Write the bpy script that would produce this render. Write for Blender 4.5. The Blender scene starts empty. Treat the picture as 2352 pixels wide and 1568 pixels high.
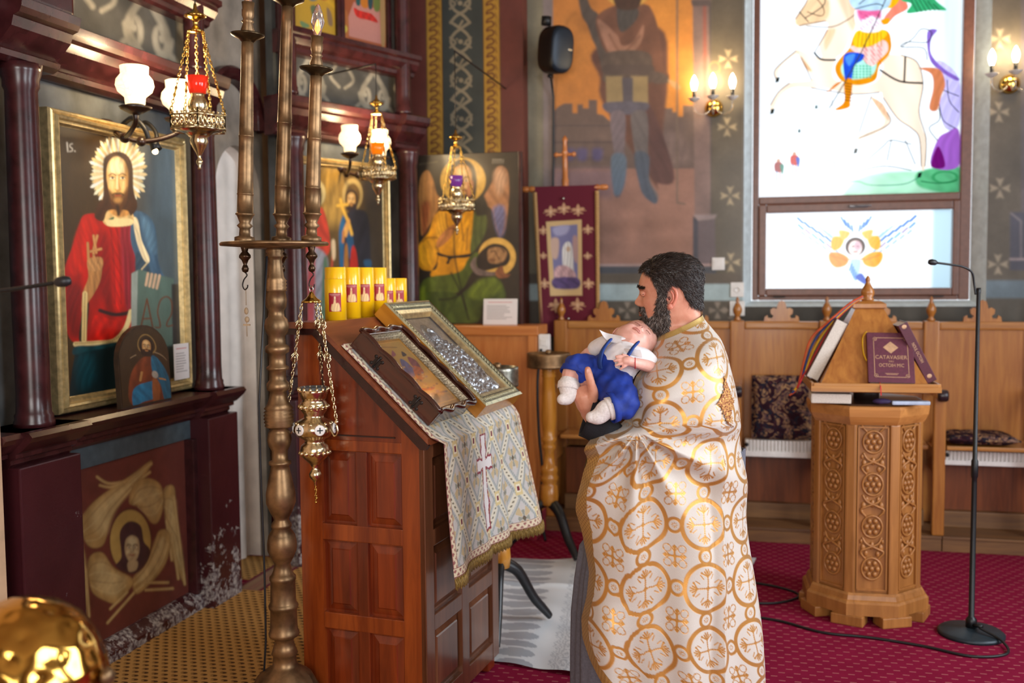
import bpy, bmesh, math, random
import numpy as np
from mathutils import Vector, Matrix
random.seed(7); RNG = np.random.default_rng(7)
PI = math.pi
S = bpy.context.scene
COL = S.collection
# ------------------------------------------------------------------ camera
YAW, PITCH, ROLL = math.radians(13.9), math.radians(3.75), math.radians(0.5)
fw = Vector((-math.sin(YAW)*math.cos(PITCH), math.cos(YAW)*math.cos(PITCH), -math.sin(PITCH)))
rt = Vector((math.cos(YAW), math.sin(YAW), 0)); upv = rt.cross(fw)
r2 = rt*math.cos(ROLL) - upv*math.sin(ROLL); u2 = upv*math.cos(ROLL) + rt*math.sin(ROLL)
cd = bpy.data.cameras.new('camera'); cam = bpy.data.objects.new('camera', cd); COL.objects.link(cam)
cd.sensor_width = 36; cd.lens = 35; cd.clip_start = .05
m = Matrix((r2, u2, -fw)).transposed().to_4x4(); m.translation = (0, 0, 1.65); cam.matrix_world = m
cd.dof.use_dof = True; cd.dof.focus_distance = 3.36; cd.dof.aperture_fstop = 2.0
S.camera = cam
S.view_settings.view_transform = 'Standard'; S.view_settings.look = 'None'
S.view_settings.gamma = 1; S.view_settings.use_curve_mapping = False
S.view_settings.exposure = 0.12
S.cycles.max_bounces = 6; S.cycles.diffuse_bounces = 4; S.cycles.glossy_bounces = 3
S.cycles.transmission_bounces = 5; S.cycles.transparent_max_bounces = 8
S.cycles.caustics_reflective = False; S.cycles.caustics_refractive = False; S.cycles.sample_clamp_indirect = 4
# ------------------------------------------------------------------ daylight
w = bpy.data.worlds.new('sky'); S.world = w; w.use_nodes = True
w.node_tree.nodes['Background'].inputs[0].default_value = (.88, .94, 1, 1)
w.node_tree.nodes['Background'].inputs[1].default_value = 2.2
def area(name, loc, target, sx, sy, power, col):
    l = bpy.data.lights.new(name, 'AREA'); l.shape = 'RECTANGLE'; l.size = sx; l.size_y = sy; l.energy = power; l.color = col
    o = bpy.data.objects.new(name, l); COL.objects.link(o); o.location = loc
    o.rotation_euler = (Vector(target)-Vector(loc)).to_track_quat('-Z', 'Y').to_euler(); return o
# daylight entering the windows of the nave (one behind the lector, two on the right, the entrance end behind the camera)
area('daylight_window_north', (.62, 7.5, 2.6), (.62, 0, 1.4), 1.5, 2.6, 45, (.86, .94, 1))
area('daylight_window_right', (3.75, 3.6, 2.4), (-1, 3.6, 1.2), 1.5, 2.6, 150, (.84, .92, 1))
area('daylight_window_right_rear', (3.75, .6, 2.4), (-1, 1.0, 1.2), 1.5, 2.6, 150, (.9, .95, 1))
area('daylight_entrance', (.6, -3.6, 2.3), (-.4, 3, 1.0), 2.6, 3.0, 190, (1, .96, .9))
def point(name, loc, power, col, r=.05):
    l = bpy.data.lights.new(name, 'POINT'); l.energy = power; l.color = col; l.shadow_soft_size = r
    o = bpy.data.objects.new(name, l); COL.objects.link(o); o.location = loc; return o
# ------------------------------------------------------------------ helpers: colour and materials
def lin(c):
    if isinstance(c, str):
        c = c.lstrip('#'); c = [int(c[i:i+2], 16)/255 for i in (0, 2, 4)]
        return tuple(x/12.92 if x <= .04045 else ((x+.055)/1.055)**2.4 for x in c)
    return tuple(c[:3])
MATS = {}
class Mat:
    """small node helper: a principled material with procedural nodes"""
    def __init__(s, name, col='#808080', rough=.5, metal=0, spec=.5, **k):
        s.m = bpy.data.materials.new(name); s.m.use_nodes = True; s.nt = s.m.node_tree; s.N = s.nt.nodes; s.L = s.nt.links
        s.b = s.N['Principled BSDF']; s.set('Base Color', (*lin(col), 1)); s.set('Roughness', rough); s.set('Metallic', metal); s.set('Specular IOR Level', spec)
        for a, v in k.items(): s.set(a.replace('_', ' '), v)
        MATS[name] = s
    def set(s, i, v):
        if hasattr(v, 'links'): s.L.new(v, s.b.inputs[i])
        else: s.b.inputs[i].default_value = v
    def n(s, t, **k):
        nd = s.N.new('ShaderNode'+t)
        for a, v in k.items():
            if a.startswith('i_'):
                key = a[2:]; key = int(key) if key.isdigit() else key.replace('_', ' ')
                if hasattr(v, 'links'): s.L.new(v, nd.inputs[key])
                else: nd.inputs[key].default_value = v
            else: setattr(nd, a, v)
        return nd
    def coord(s, kind='Object'): return s.n('TexCoord').outputs[kind]
    def math(s, op, a, b=0, c=0):
        return s.n('Math', operation=op, i_0=a, i_1=b, i_2=c).outputs[0]
    def noise(s, scale=5, detail=4, vec=None, rough=.5, dist=0):
        n = s.n('TexNoise', i_Scale=scale, i_Detail=detail, i_Roughness=rough, i_Distortion=dist); s.L.new(vec or s.coord(), n.inputs['Vector']); return n.outputs['Fac']
    def mapping(s, scale=(1, 1, 1), rot=(0, 0, 0), vec=None):
        n = s.n('Mapping'); s.L.new(vec or s.coord(), n.inputs[0]); n.inputs['Scale'].default_value = scale; n.inputs['Rotation'].default_value = rot; return n.outputs[0]
    def ramp(s, fac, stops):
        n = s.n('ValToRGB'); s.L.new(fac, n.inputs[0]); e = n.color_ramp.elements
        while len(e) < len(stops): e.new(.5)
        for q, (p, c) in zip(e, stops): q.position = p; q.color = (*lin(c), 1)
        return n.outputs[0]
    def mix(s, fac, a, b, mode='MIX'):
        n = s.n('MixRGB', blend_type=mode)
        for i, v in ((0, fac), (1, a), (2, b)):
            if hasattr(v, 'links'): s.L.new(v, n.inputs[i])
            elif i == 0: n.inputs[i].default_value = v
            else: n.inputs[i].default_value = (*lin(v), 1)
        return n.outputs[0]
    def bump(s, h, strength=.3, dist=.01):
        n = s.n('Bump', i_Strength=strength, i_Distance=dist); s.L.new(h, n.inputs['Height']); s.L.new(n.outputs[0], s.b.inputs['Normal'])
def wood(name, c0, c1, rough=.4, axis='Z', scale=1.0, knots=False, coat=0):
    m = Mat(name, c0, rough); sc = dict(X=(1.2, 14, 14), Y=(14, 1.2, 14), Z=(14, 14, 1.2))[axis]
    v = m.mapping(tuple(x*scale for x in sc)); f = m.noise(2.2, 6, v, .6, .6)
    big = m.noise(1.5, 2, m.mapping(tuple(x*.12*scale for x in sc)))
    c = m.ramp(f, [(.3, c0), (.7, c1)]); c = m.mix(m.math('MULTIPLY', big, .35), c, c0, 'MULTIPLY')
    m.set('Base Color', c); m.bump(f, .15, .002)
    if coat: m.set('Coat Weight', coat); m.set('Coat Roughness', .15)
    return m.m
def plain(name, c, rough=.5, metal=0, var=.12, nscale=30, bump=0, **k):
    m = Mat(name, c, rough, metal, **k); f = m.noise(nscale, 4)
    d = tuple(x*(1-var*1.6) for x in lin(c)); e = tuple(min(1, x*(1+var)) for x in lin(c))
    m.set('Base Color', m.ramp(f, [(.3, d), (.7, e)]))
    if bump: m.bump(f, bump, .004)
    return m.m
def painted(name, rough=.45, var=.18, nscale=60, coat=0, bump=.1, attr='Col'):
    """pigment colours come from the painting itself (per-vertex colours on a dense flat grid)"""
    m = Mat(name, '#808080', rough); a = m.n('Attribute', attribute_name=attr).outputs['Color']; f = m.noise(nscale, 5, None, .65)
    lo = m.mix(1.0, a, (1-var,)*3, 'MULTIPLY'); m.set('Base Color', m.mix(f, lo, a))
    if coat: m.set('Coat Weight', coat); m.set('Coat Roughness', .12)
    if bump: m.bump(f, bump, .003)
    return m.m
# ------------------------------------------------------------------ helpers: meshes
class MB:
    def __init__(s): s.v = []; s.f = []; s.mi = []; s.sm = []; s.cm = 0
    def add(s, vs, fs, smooth=False, M=None):
        o = len(s.v)
        if M is not None: vs = [tuple(M @ Vector(p)) for p in vs]
        s.v += [tuple(p) for p in vs]; s.f += [tuple(i+o for i in f) for f in fs]; s.mi += [s.cm]*len(fs); s.sm += [smooth]*len(fs); return s
    def box(s, a, b, M=None, bev=0):
        x0, y0, z0 = [min(p, q) for p, q in zip(a, b)]; x1, y1, z1 = [max(p, q) for p, q in zip(a, b)]
        if bev <= 0:
            vs = [(x, y, z) for z in (z0, z1) for y in (y0, y1) for x in (x0, x1)]
            return s.add(vs, [(0, 2, 3, 1), (4, 5, 7, 6), (0, 1, 5, 4), (2, 6, 7, 3), (0, 4, 6, 2), (1, 3, 7, 5)], False, M)
        bm = bmesh.new(); bmesh.ops.create_cube(bm, size=1)
        for q in bm.verts: q.co = ((x0+x1)/2+q.co.x*(x1-x0), (y0+y1)/2+q.co.y*(y1-y0), (z0+z1)/2+q.co.z*(z1-z0))
        bmesh.ops.bevel(bm, geom=list(bm.edges), offset=min(bev, .45*min(x1-x0, y1-y0, z1-z0)), segments=2, affect='EDGES', profile=.6)
        return s.bm(bm, M)
    def bm(s, bm, M=None, smooth=False):
        bm.verts.ensure_lookup_table(); bm.verts.index_update()
        s.add([tuple(q.co) for q in bm.verts], [[q.index for q in f.verts] for f in bm.faces], smooth, M); bm.free(); return s
    def lathe(s, prof, n=32, M=None, smooth=True, cap=True, flute=None):
        """prof: (radius, z) list"""
        vs = []; fs = []
        for k, (r, z) in enumerate(prof):
            for i in range(n):
                a = 2*PI*i/n; rr = r*(flute(a, k) if flute else 1); vs.append((rr*math.cos(a), rr*math.sin(a), z))
        for k in range(len(prof)-1):
            for i in range(n): fs.append((k*n+i, k*n+(i+1) % n, (k+1)*n+(i+1) % n, (k+1)*n+i))
        if cap:
            if prof[0][0] > 1e-5: fs.append(tuple(range(n))[::-1])
            if prof[-1][0] > 1e-5: fs.append(tuple((len(prof)-1)*n+i for i in range(n)))
        return s.add(vs, fs, smooth, M)
    def tube(s, pts, r, n=8, M=None, smooth=True, closed=False, flat=1):
        P = [Vector(p) for p in pts]; R = r if hasattr(r, '__len__') else [r]*len(P); vs = []; fs = []; up = None; K = len(P)
        for i, p in enumerate(P):
            t = ((P[(i+1) % K] if closed else P[min(i+1, K-1)]) - (P[i-1] if closed or i else P[0])).normalized()
            if t.length == 0: t = Vector((0, 0, 1))
            if up is None: up = t.orthogonal().normalized()
            up = (up-t*up.dot(t)).normalized() if (up-t*up.dot(t)).length > 1e-6 else t.orthogonal().normalized(); b = t.cross(up)
            for j in range(n): a = 2*PI*j/n; vs.append(p+up*R[i]*math.cos(a)+b*R[i]*flat*math.sin(a))
        for i in range(K if closed else K-1):
            for j in range(n): fs.append((i*n+j, i*n+(j+1) % n, ((i+1) % K)*n+(j+1) % n, ((i+1) % K)*n+j))
        if not closed: fs.append(tuple(range(n))[::-1]); fs.append(tuple((K-1)*n+j for j in range(n)))
        return s.add(vs, fs, smooth, M)
    def prism(s, poly, d0, d1, M=None, plane='XZ', smooth=False):
        """polygon extruded; plane XZ -> along Y, XY -> along Z, YZ -> along X"""
        n = len(poly); g = dict(XZ=lambda p, d: (p[0], d, p[1]), XY=lambda p, d: (p[0], p[1], d), YZ=lambda p, d: (d, p[0], p[1]))[plane]
        vs = [g(p, d0) for p in poly]+[g(p, d1) for p in poly]
        fs = [tuple(range(n)), tuple(range(2*n-1, n-1, -1))]
        o = len(s.f); s.add(vs, fs+[(i, n+i, n+(i+1) % n, (i+1) % n) for i in range(n)], False, M)
        if smooth:
            for i in range(o+2, len(s.f)): s.sm[i] = True
        return s
    def ball(s, c, r, n=16, M=None, sc=(1, 1, 1)):
        prof = [(max(1e-6, math.sin(PI*k/n))*r, -math.cos(PI*k/n)*r) for k in range(n+1)]
        T = Matrix.Translation(c) @ Matrix.Diagonal((*sc, 1)); return s.lathe(prof, n*2 if n < 12 else 24, (M @ T) if M is not None else T, True, False)
    def grid(s, P, smooth=True, closed_u=False):
        """P[v][u] array of points"""
        P = np.asarray(P); nv, nu = P.shape[:2]; fs = []
        for j in range(nv-1):
            for i in range(nu if closed_u else nu-1): fs.append((j*nu+i, j*nu+(i+1) % nu, (j+1)*nu+(i+1) % nu, (j+1)*nu+i))
        return s.add(P.reshape(-1, 3).tolist(), fs, smooth)
    def build(s, name, mat, parent=None, M=None):
        me = bpy.data.meshes.new(name); me.from_pydata(s.v, [], s.f)
        for x in (mat if isinstance(mat, (list, tuple)) else [mat]): me.materials.append(x.m if isinstance(x, Mat) else x)
        me.polygons.foreach_set('use_smooth', s.sm); me.polygons.foreach_set('material_index', s.mi); me.update()
        bm = bmesh.new(); bm.from_mesh(me); bmesh.ops.recalc_face_normals(bm, faces=bm.faces); bm.to_mesh(me); bm.free()
        o = bpy.data.objects.new(name, me); COL.objects.link(o)
        if parent is not None: o.parent = parent
        if M is not None: o.matrix_local = M
        return o
def fastgrid(name, P, mat, parent=None, cols=None, extra=None, closed_u=False, M=None):
    """dense grid mesh from a numpy array P[v,u,3] with per-vertex colours"""
    nv, nu = P.shape[:2]; me = bpy.data.meshes.new(name); idx = np.arange(nv*nu).reshape(nv, nu)
    if closed_u: idx = np.concatenate([idx, idx[:, :1]], 1)
    F = np.stack([idx[:-1, :-1], idx[:-1, 1:], idx[1:, 1:], idx[1:, :-1]], -1).reshape(-1, 4).astype(np.int32); nf = len(F)
    me.vertices.add(nv*nu); me.vertices.foreach_set('co', P.reshape(-1).astype(np.float32))
    me.loops.add(nf*4); me.loops.foreach_set('vertex_index', F.reshape(-1)); me.polygons.add(nf)
    me.polygons.foreach_set('loop_start', np.arange(0, nf*4, 4, dtype=np.int32)); me.polygons.foreach_set('use_smooth', np.ones(nf, bool)); me.update(calc_edges=True)
    for nm, A in dict(Col=cols, **(extra or {})).items():
        if A is None: continue
        at = me.attributes.new(nm, 'FLOAT_COLOR' if A.shape[-1] == 3 else 'FLOAT', 'POINT')
        if A.shape[-1] == 3: at.data.foreach_set('color', np.concatenate([A.reshape(-1, 3), np.ones((nv*nu, 1))], 1).astype(np.float32).reshape(-1))
        else: at.data.foreach_set('value', A.reshape(-1).astype(np.float32))
    me.materials.append(mat.m if isinstance(mat, Mat) else mat)
    o = bpy.data.objects.new(name, me); COL.objects.link(o)
    if parent is not None: o.parent = parent
    if M is not None: o.matrix_local = M
    return o
def thing(name, label, cat, loc=(0, 0, 0), rz=0, group=None):
    o = bpy.data.objects.new(name, None); COL.objects.link(o); o.location = loc; o.rotation_euler = (0, 0, rz); o.empty_display_size = .1
    o['label'] = label; o['category'] = cat
    if group: o['group'] = group
    return o
def tag(o, label, cat, group=None):
    o['label'] = label; o['category'] = cat
    if group: o['group'] = group
    return o
def struct(o, label=None):
    o['kind'] = 'structure'
    if label: o['label'] = label
    return o
def dup(root, loc=None, rz=None, label=None):
    def cp(o, par):
        c = o.copy(); COL.objects.link(c); c.parent = par
        for ch in o.children: cp(ch, c)
        return c
    r = cp(root, root.parent)
    if loc is not None: r.location = loc
    if rz is not None: r.rotation_euler = (0, 0, rz)
    if label: r['label'] = label
    return r
def smooth_poly(pts, n=6, closed=True):
    """Catmull-Rom through the points"""
    P = np.asarray(pts, float); K = len(P); out = []
    for i in range(K if closed else K-1):
        p0, p1, p2, p3 = (P[(i-1) % K] if closed or i else P[0]), P[i], P[(i+1) % K], (P[(i+2) % K] if closed or i+2 < K else P[-1])
        for t in np.linspace(0, 1, n, endpoint=False):
            out.append(.5*((2*p1)+(-p0+p2)*t+(2*p0-5*p1+4*p2-p3)*t*t+(-p0+3*p1-3*p2+p3)*t**3))
    if not closed: out.append(P[-1])
    return np.array(out)
# ------------------------------------------------------------------ helper: paintings
class Canvas:
    """a flat painting: shapes are drawn in tracing coordinates (the quad's four corners TL, TR, BR, BL are rectified to the picture plane)"""
    def __init__(s, quad, nx, ny, bg):
        s.nx, s.ny = nx, ny; s.auto = .22; s.k = 0; A = []; B = []
        for (x, y), (u, v) in zip(quad, [(0, 0), (1, 0), (1, 1), (0, 1)]):
            A += [[u, v, 1, 0, 0, 0, -x*u, -x*v], [0, 0, 0, u, v, 1, -y*u, -y*v]]; B += [x, y]
        h = np.append(np.linalg.solve(np.array(A, float), np.array(B, float)), 1).reshape(3, 3)
        u, v = np.meshgrid(np.linspace(0, 1, nx), np.linspace(0, 1, ny)); q = np.stack([u, v, np.ones_like(u)], -1) @ h.T
        s.X = q[..., 0]/q[..., 2]; s.Y = q[..., 1]/q[..., 2]; s.u, s.v = u, v; s.c = np.zeros((ny, nx, 3)); s.c[:] = lin(bg)
        s.px = s.px0 = max(abs(s.X[0, -1]-s.X[0, 0])/nx, abs(s.Y[-1, 0]-s.Y[0, 0])/ny); s.X0, s.Y0 = s.X, s.Y
    def view(s, ox=0, oy=0, k=1):
        s.X, s.Y, s.px = (s.X0-ox)*k, (s.Y0-oy)*k, s.px0*k; return s
    def blend(s, a, col, sl=None):
        sl = sl or (slice(None), slice(None)); c = np.array(lin(col)) if isinstance(col, (str, tuple)) else col
        s.c[sl] = s.c[sl]*(1-a[..., None])+c*a[..., None]
    def win(s, x0, y0, x1, y1):
        k = (s.X >= x0) & (s.X <= x1) & (s.Y >= y0) & (s.Y <= y1); r = np.where(k.any(1))[0]; c = np.where(k.any(0))[0]
        if len(r) == 0 or len(c) == 0: return None
        return (slice(r[0], r[-1]+1), slice(c[0], c[-1]+1))
    def poly(s, pts, col, soft=None, alpha=1, smooth=True, n=5):
        soft = soft or s.px; P = smooth_poly(pts, n) if smooth else np.asarray(pts, float)
        sl = s.win(P[:, 0].min()-soft, P[:, 1].min()-soft, P[:, 0].max()+soft, P[:, 1].max()+soft)
        if sl is None: return s
        x, y = s.X[sl], s.Y[sl]; ins = np.zeros(x.shape, bool); dm = np.full(x.shape, 1e9); K = len(P)
        for i in range(K):
            x0, y0 = P[i]; x1, y1 = P[(i+1) % K]; dx, dy = x1-x0, y1-y0; L = dx*dx+dy*dy+1e-12
            t = np.clip(((x-x0)*dx+(y-y0)*dy)/L, 0, 1); dm = np.minimum(dm, (x-x0-t*dx)**2+(y-y0-t*dy)**2)
            if y0 != y1: ins ^= ((y0 > y) != (y1 > y)) & (x < (x1-x0)*(y-y0)/(y1-y0)+x0)
        d = np.sqrt(dm)*np.where(ins, 1, -1); c = np.array(lin(col)); wd, ht = np.ptp(P[:, 0]), np.ptp(P[:, 1])
        if s.auto and smooth and min(wd, ht) > 14*s.px:      # brushwork: soft drapery strokes inside the painted shape
            s.k += 1; g = np.random.default_rng(s.k); th = g.uniform(-.5, .5); q = (x-P[:, 0].mean())*math.cos(th)+(y-P[:, 1].mean())*math.sin(th); e = (y-P[:, 1].mean())/ht
            fo = np.sin(q/wd*g.uniform(14, 22)+1.6*np.sin(e*g.uniform(4, 7)+g.uniform(0, 6)))+.5*np.sin(q/wd*g.uniform(30, 46)+2.2*np.sin(e*7+g.uniform(0, 6)))
            c = np.clip(c*np.exp(s.auto*(fo*.8-.9*q/wd-.25))[..., None], 0, 1)
        s.blend(np.clip(d/soft+.5, 0, 1)*alpha, c, sl); return s
    def finish(s, blur=1):
        k = np.array([1, 2, 1])/4
        for _ in range(blur):
            p = np.pad(s.c, ((1, 1), (1, 1), (0, 0)), 'edge'); p = p[:-2]*k[0]+p[1:-1]*k[1]+p[2:]*k[2]; s.c = p[:, :-2]*k[0]+p[:, 1:-1]*k[1]+p[:, 2:]*k[2]
        return s
    def line(s, pts, w, col, soft=None, alpha=1, smooth=True, taper=False):
        soft = soft or s.px; P = smooth_poly(pts, 5, False) if smooth and len(pts) > 2 else np.asarray(pts, float); m_ = w+soft
        sl = s.win(P[:, 0].min()-m_, P[:, 1].min()-m_, P[:, 0].max()+m_, P[:, 1].max()+m_)
        if sl is None: return s
        x, y = s.X[sl], s.Y[sl]; best = np.full(x.shape, 1e9); K = len(P)
        for i in range(K-1):
            (x0, y0), (x1, y1) = P[i], P[i+1]; dx, dy = x1-x0, y1-y0; t = np.clip(((x-x0)*dx+(y-y0)*dy)/(dx*dx+dy*dy+1e-12), 0, 1)
            ww = w/2*(1-(i+t)/(K-1)*.85) if taper else w/2; best = np.minimum(best, np.hypot(x-x0-t*dx, y-y0-t*dy)-ww)
        s.blend(np.clip(.5-best/soft, 0, 1)*alpha, col, sl); return s
    def ell(s, cx, cy, rx, ry, col, soft=None, alpha=1, ring=0, rot=0):
        soft = soft or s.px; m_ = max(rx, ry)+soft+ring; sl = s.win(cx-m_, cy-m_, cx+m_, cy+m_)
        if sl is None: return s
        x, y = s.X[sl]-cx, s.Y[sl]-cy
        if rot: x, y = x*math.cos(rot)+y*math.sin(rot), -x*math.sin(rot)+y*math.cos(rot)
        d = (1-np.hypot(x/rx, y/ry))*min(rx, ry)
        if ring: d = ring/2-abs(d)
        s.blend(np.clip(d/soft+.5, 0, 1)*alpha, col, sl); return s
    def rays(s, cx, cy, r0, r1, n, cols, jag=.25, seed=1, sx=1):
        x, y = (s.X-cx)/sx, s.Y-cy; r = np.hypot(x, y); a = np.arctan2(y, x); k = (a+PI)/(2*PI)*n; i = k.astype(int) % n; R = np.random.default_rng(seed).uniform(1-jag, 1, n)[i]
        e = np.clip((r1*R*(1-.18*abs(k % 1-.5))-r)/s.px, 0, 1)*np.clip((r-r0)/s.px, 0, 1); c = np.array([lin(q) for q in cols])[i % len(cols)]*(.75+.5*(1-abs(k % 1-.5)*1.2))[..., None]
        s.blend(e, np.clip(c, 0, 1)); return s
    def noise(s, amt=.15, seed=0, cell=14, stretch=(1, 1)):
        g = np.random.default_rng(seed); f = np.zeros((s.ny, s.nx))
        for o, a in ((cell, 1), (cell//2 or 1, .5), (cell//4 or 1, .25)):
            cy, cx = max(2, int(s.ny/o/stretch[1])+2), max(2, int(s.nx/o/stretch[0])+2); q = g.normal(0, 1, (cy, cx))
            yy = np.linspace(0, cy-1.001, s.ny); xx = np.linspace(0, cx-1.001, s.nx); yi, xi = yy.astype(int), xx.astype(int); fy, fx = (yy-yi)[:, None], (xx-xi)[None]
            f += a*((q[yi][:, xi]*(1-fx)+q[yi][:, xi+1]*fx)*(1-fy)+(q[yi+1][:, xi]*(1-fx)+q[yi+1][:, xi+1]*fx)*fy)
        s.c = np.clip(s.c*np.exp(amt*f)[..., None], 0, 1); return s
    def face(s, x, y, w, skin='#d9a066', dark='#5a3218', hair='#3a2416', beard=True, tilt=0, light='#f2cf94'):
        """a simple icon face: x,y centre, w width"""
        c, q = math.cos(tilt), math.sin(tilt); T = lambda px, py: (x+w*(px*c-py*q), y+w*(px*q+py*c)); TL = lambda l: [T(*p) for p in l]
        s.poly(TL([(0, -.95), (.48, -.7), (.66, -.1), (.6, .75), (.35, 1.15), (-.35, 1.15), (-.6, .75), (-.66, -.1), (-.48, -.7)]), hair)
        s.poly(TL([(0, -.72), (.36, -.5), (.45, 0), (.38, .5), (.16, .88), (-.16, .88), (-.38, .5), (-.45, 0), (-.36, -.5)]), skin)
        s.poly(TL([(-.02, -.6), (.22, -.45), (.2, -.15), (-.22, -.15), (-.26, -.45)]), light, soft=w*.2, alpha=.7)
        for e in (-1, 1):
            s.line(TL([(e*.32, -.1), (e*.2, -.17), (e*.07, -.1)]), w*.06, dark); s.ell(*T(e*.19, .02), w*.085, w*.05, '#f4e4c4'); s.ell(*T(e*.18, .02), w*.05, w*.05, '#1c0f08')
            s.ell(*T(e*.24, .28), w*.12, w*.1, light, soft=w*.12, alpha=.5)
        s.line(TL([(.05, -.08), (.07, .2), (.02, .3), (-.06, .29)]), w*.045, dark, alpha=.7); s.line(TL([(0, -.1), (0, .26)]), w*.07, light, soft=w*.06, alpha=.6)
        if beard: s.poly(TL([(-.4, .42), (-.2, .4), (0, .37), (.2, .4), (.4, .42), (.34, .8), (.12, 1.12), (-.12, 1.12), (-.34, .8)]), hair, soft=w*.1); s.poly(TL([(-.14, .48), (.14, .48), (.12, .62), (-.12, .62)]), skin, soft=w*.1)
        s.line(TL([(-.13, .47), (0, .49), (.13, .47)]), w*.07, '#8a3020'); return s
    def build(s, name, mat, O, U, V, parent=None, relief=None):
        """O top-left corner, U vector to the right edge, V vector to the bottom edge"""
        O, U, V = (np.array(q, float) for q in (O, U, V)); P = O+s.u[..., None]*U+s.v[..., None]*V
        return fastgrid(name, P, mat, parent, s.c)
# ------------------------------------------------------------------ shared materials
BURG = plain('burgundy_gloss_paint', '#3f1c1e', .26, 0, .3, 14, .12)
def worn(name):
    m = Mat(name, '#3a1416', .35); f = m.noise(9, 8, None, .7); g = m.noise(55, 4)
    z = m.n('SeparateXYZ'); m.L.new(m.n('NewGeometry').outputs['Position'], z.inputs[0])
    low = m.n('MapRange', i_1=.02, i_2=.75, i_3=1, i_4=0); m.L.new(z.outputs[2], low.inputs[0])
    k = m.math('GREATER_THAN', m.math('ADD', m.math('MULTIPLY', low.outputs[0], .27), f), .72)
    k2 = m.math('MULTIPLY', k, m.math('GREATER_THAN', g, .38))
    c = m.mix(m.noise(5, 3), '#4a1e22', '#331018'); m.set('Base Color', m.mix(k2, c, m.ramp(g, [(.4, '#57464c'), (.7, '#b9b3ae')])))
    m.set('Roughness', m.math('ADD', m.math('MULTIPLY', k2, .35), .3)); m.bump(m.math('SUBTRACT', f, m.math('MULTIPLY', k2, .2)), .3, .01); return m.m
WORN = worn('worn_burgundy_paint')
DKGREY = plain('dark_blue_grey_plaster', '#4b4f52', .6, 0, .35, 7, .25)
GREYB = plain('grey_painted_band', '#44525a', .6, 0, .15, 20, .1)
PALE = plain('pale_plaster', '#f0e6dc', .75, 0, .08, 8, .12)
BEIGE = plain('beige_plaster', '#c2a081', .8, 0, .1, 10, .15)
GOLD = plain('gilded_wood', '#ceb47e', .34, .55, .2, 40, .1)
GOLDP = plain('polished_brass', '#e0b860', .16, 1, .12, 30)
SILVG = plain('gilt_silver', '#ddcba4', .22, 1, .2, 60, .15)
SILV = plain('silver_metal', '#cfc8bd', .25, 1, .2, 60, .12)
BRASS = plain('aged_brass', '#86694a', .42, .8, .35, 18, .12)
BLACK = plain('black_plastic', '#15161a', .45, 0, .2, 40)
WHITE = plain('white_plastic', '#e4e0dc', .4, 0, .05, 30)
IRON = plain('dark_iron', '#2a2320', .45, .4, .3, 20, .1)
OAK = wood('honey_oak', '#985a22', '#bd7f38', .34, 'Z', 1, coat=.25)
OAKX = wood('honey_oak_horizontal', '#9d6228', '#c48a44', .34, 'X', 1, coat=.25)
ORWOOD = wood('orange_beech_panel', '#b5682c', '#d08a48', .35, 'Z', 1, coat=.2)
PINE = wood('carved_pine', '#94602c', '#b67b40', .42, 'Z', 1)
RED_W = wood('red_brown_varnished_wood', '#6a2408', '#a04a18', .3, 'Z', .8, coat=.4)
RED_D = wood('dark_red_brown_varnished_wood', '#541808', '#8a3612', .3, 'Z', .8, coat=.4)
WAL_W = wood('walnut_front_wood', '#5c3623', '#7e4e33', .3, 'Z', .8, coat=.5)
STEPW = wood('worn_brown_step_wood', '#63422a', '#8c6238', .5, 'X', .8)
PAINT = painted('icon_oil_paint', .42, .2, 70, coat=.15)
FRESCO = painted('fresco_paint', .62, .25, 35, coat=.12, bump=.2)
PRINT = painted('printed_surface', .5, .06, 90, bump=0)
# ------------------------------------------------------------------ room shell
def carpet_red():
    m = Mat('crimson_carpet', '#7a0f2c', .95, spec=.1); p = m.n('SeparateXYZ'); m.L.new(m.coord(), p.inputs[0]); x, y = p.outputs[0], p.outputs[1]
    row = m.math('FLOOR', m.math('DIVIDE', y, .042)); xo = m.math('ADD', m.math('DIVIDE', x, .062), m.math('MULTIPLY', m.math('MODULO', m.math('ABSOLUTE', row), 2), .5))
    fx = m.math('FRACT', m.math('ADD', xo, 100)); fy = m.math('FRACT', m.math('ADD', m.math('DIVIDE', y, .042), 100))
    d = m.math('MULTIPLY', m.math('LESS_THAN', fx, .42), m.math('LESS_THAN', m.math('ABSOLUTE', m.math('SUBTRACT', fy, .5)), .1))
    pile = m.noise(420, 3); c = m.mix(m.noise(6, 3), '#780d2e', '#921a40'); c = m.mix(m.math('MULTIPLY', pile, .4), c, '#5c0622'); m.set('Base Color', m.mix(m.math('MULTIPLY', d, .5), c, '#c07a78')); m.bump(pile, .6, .004); return m.m
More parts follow.
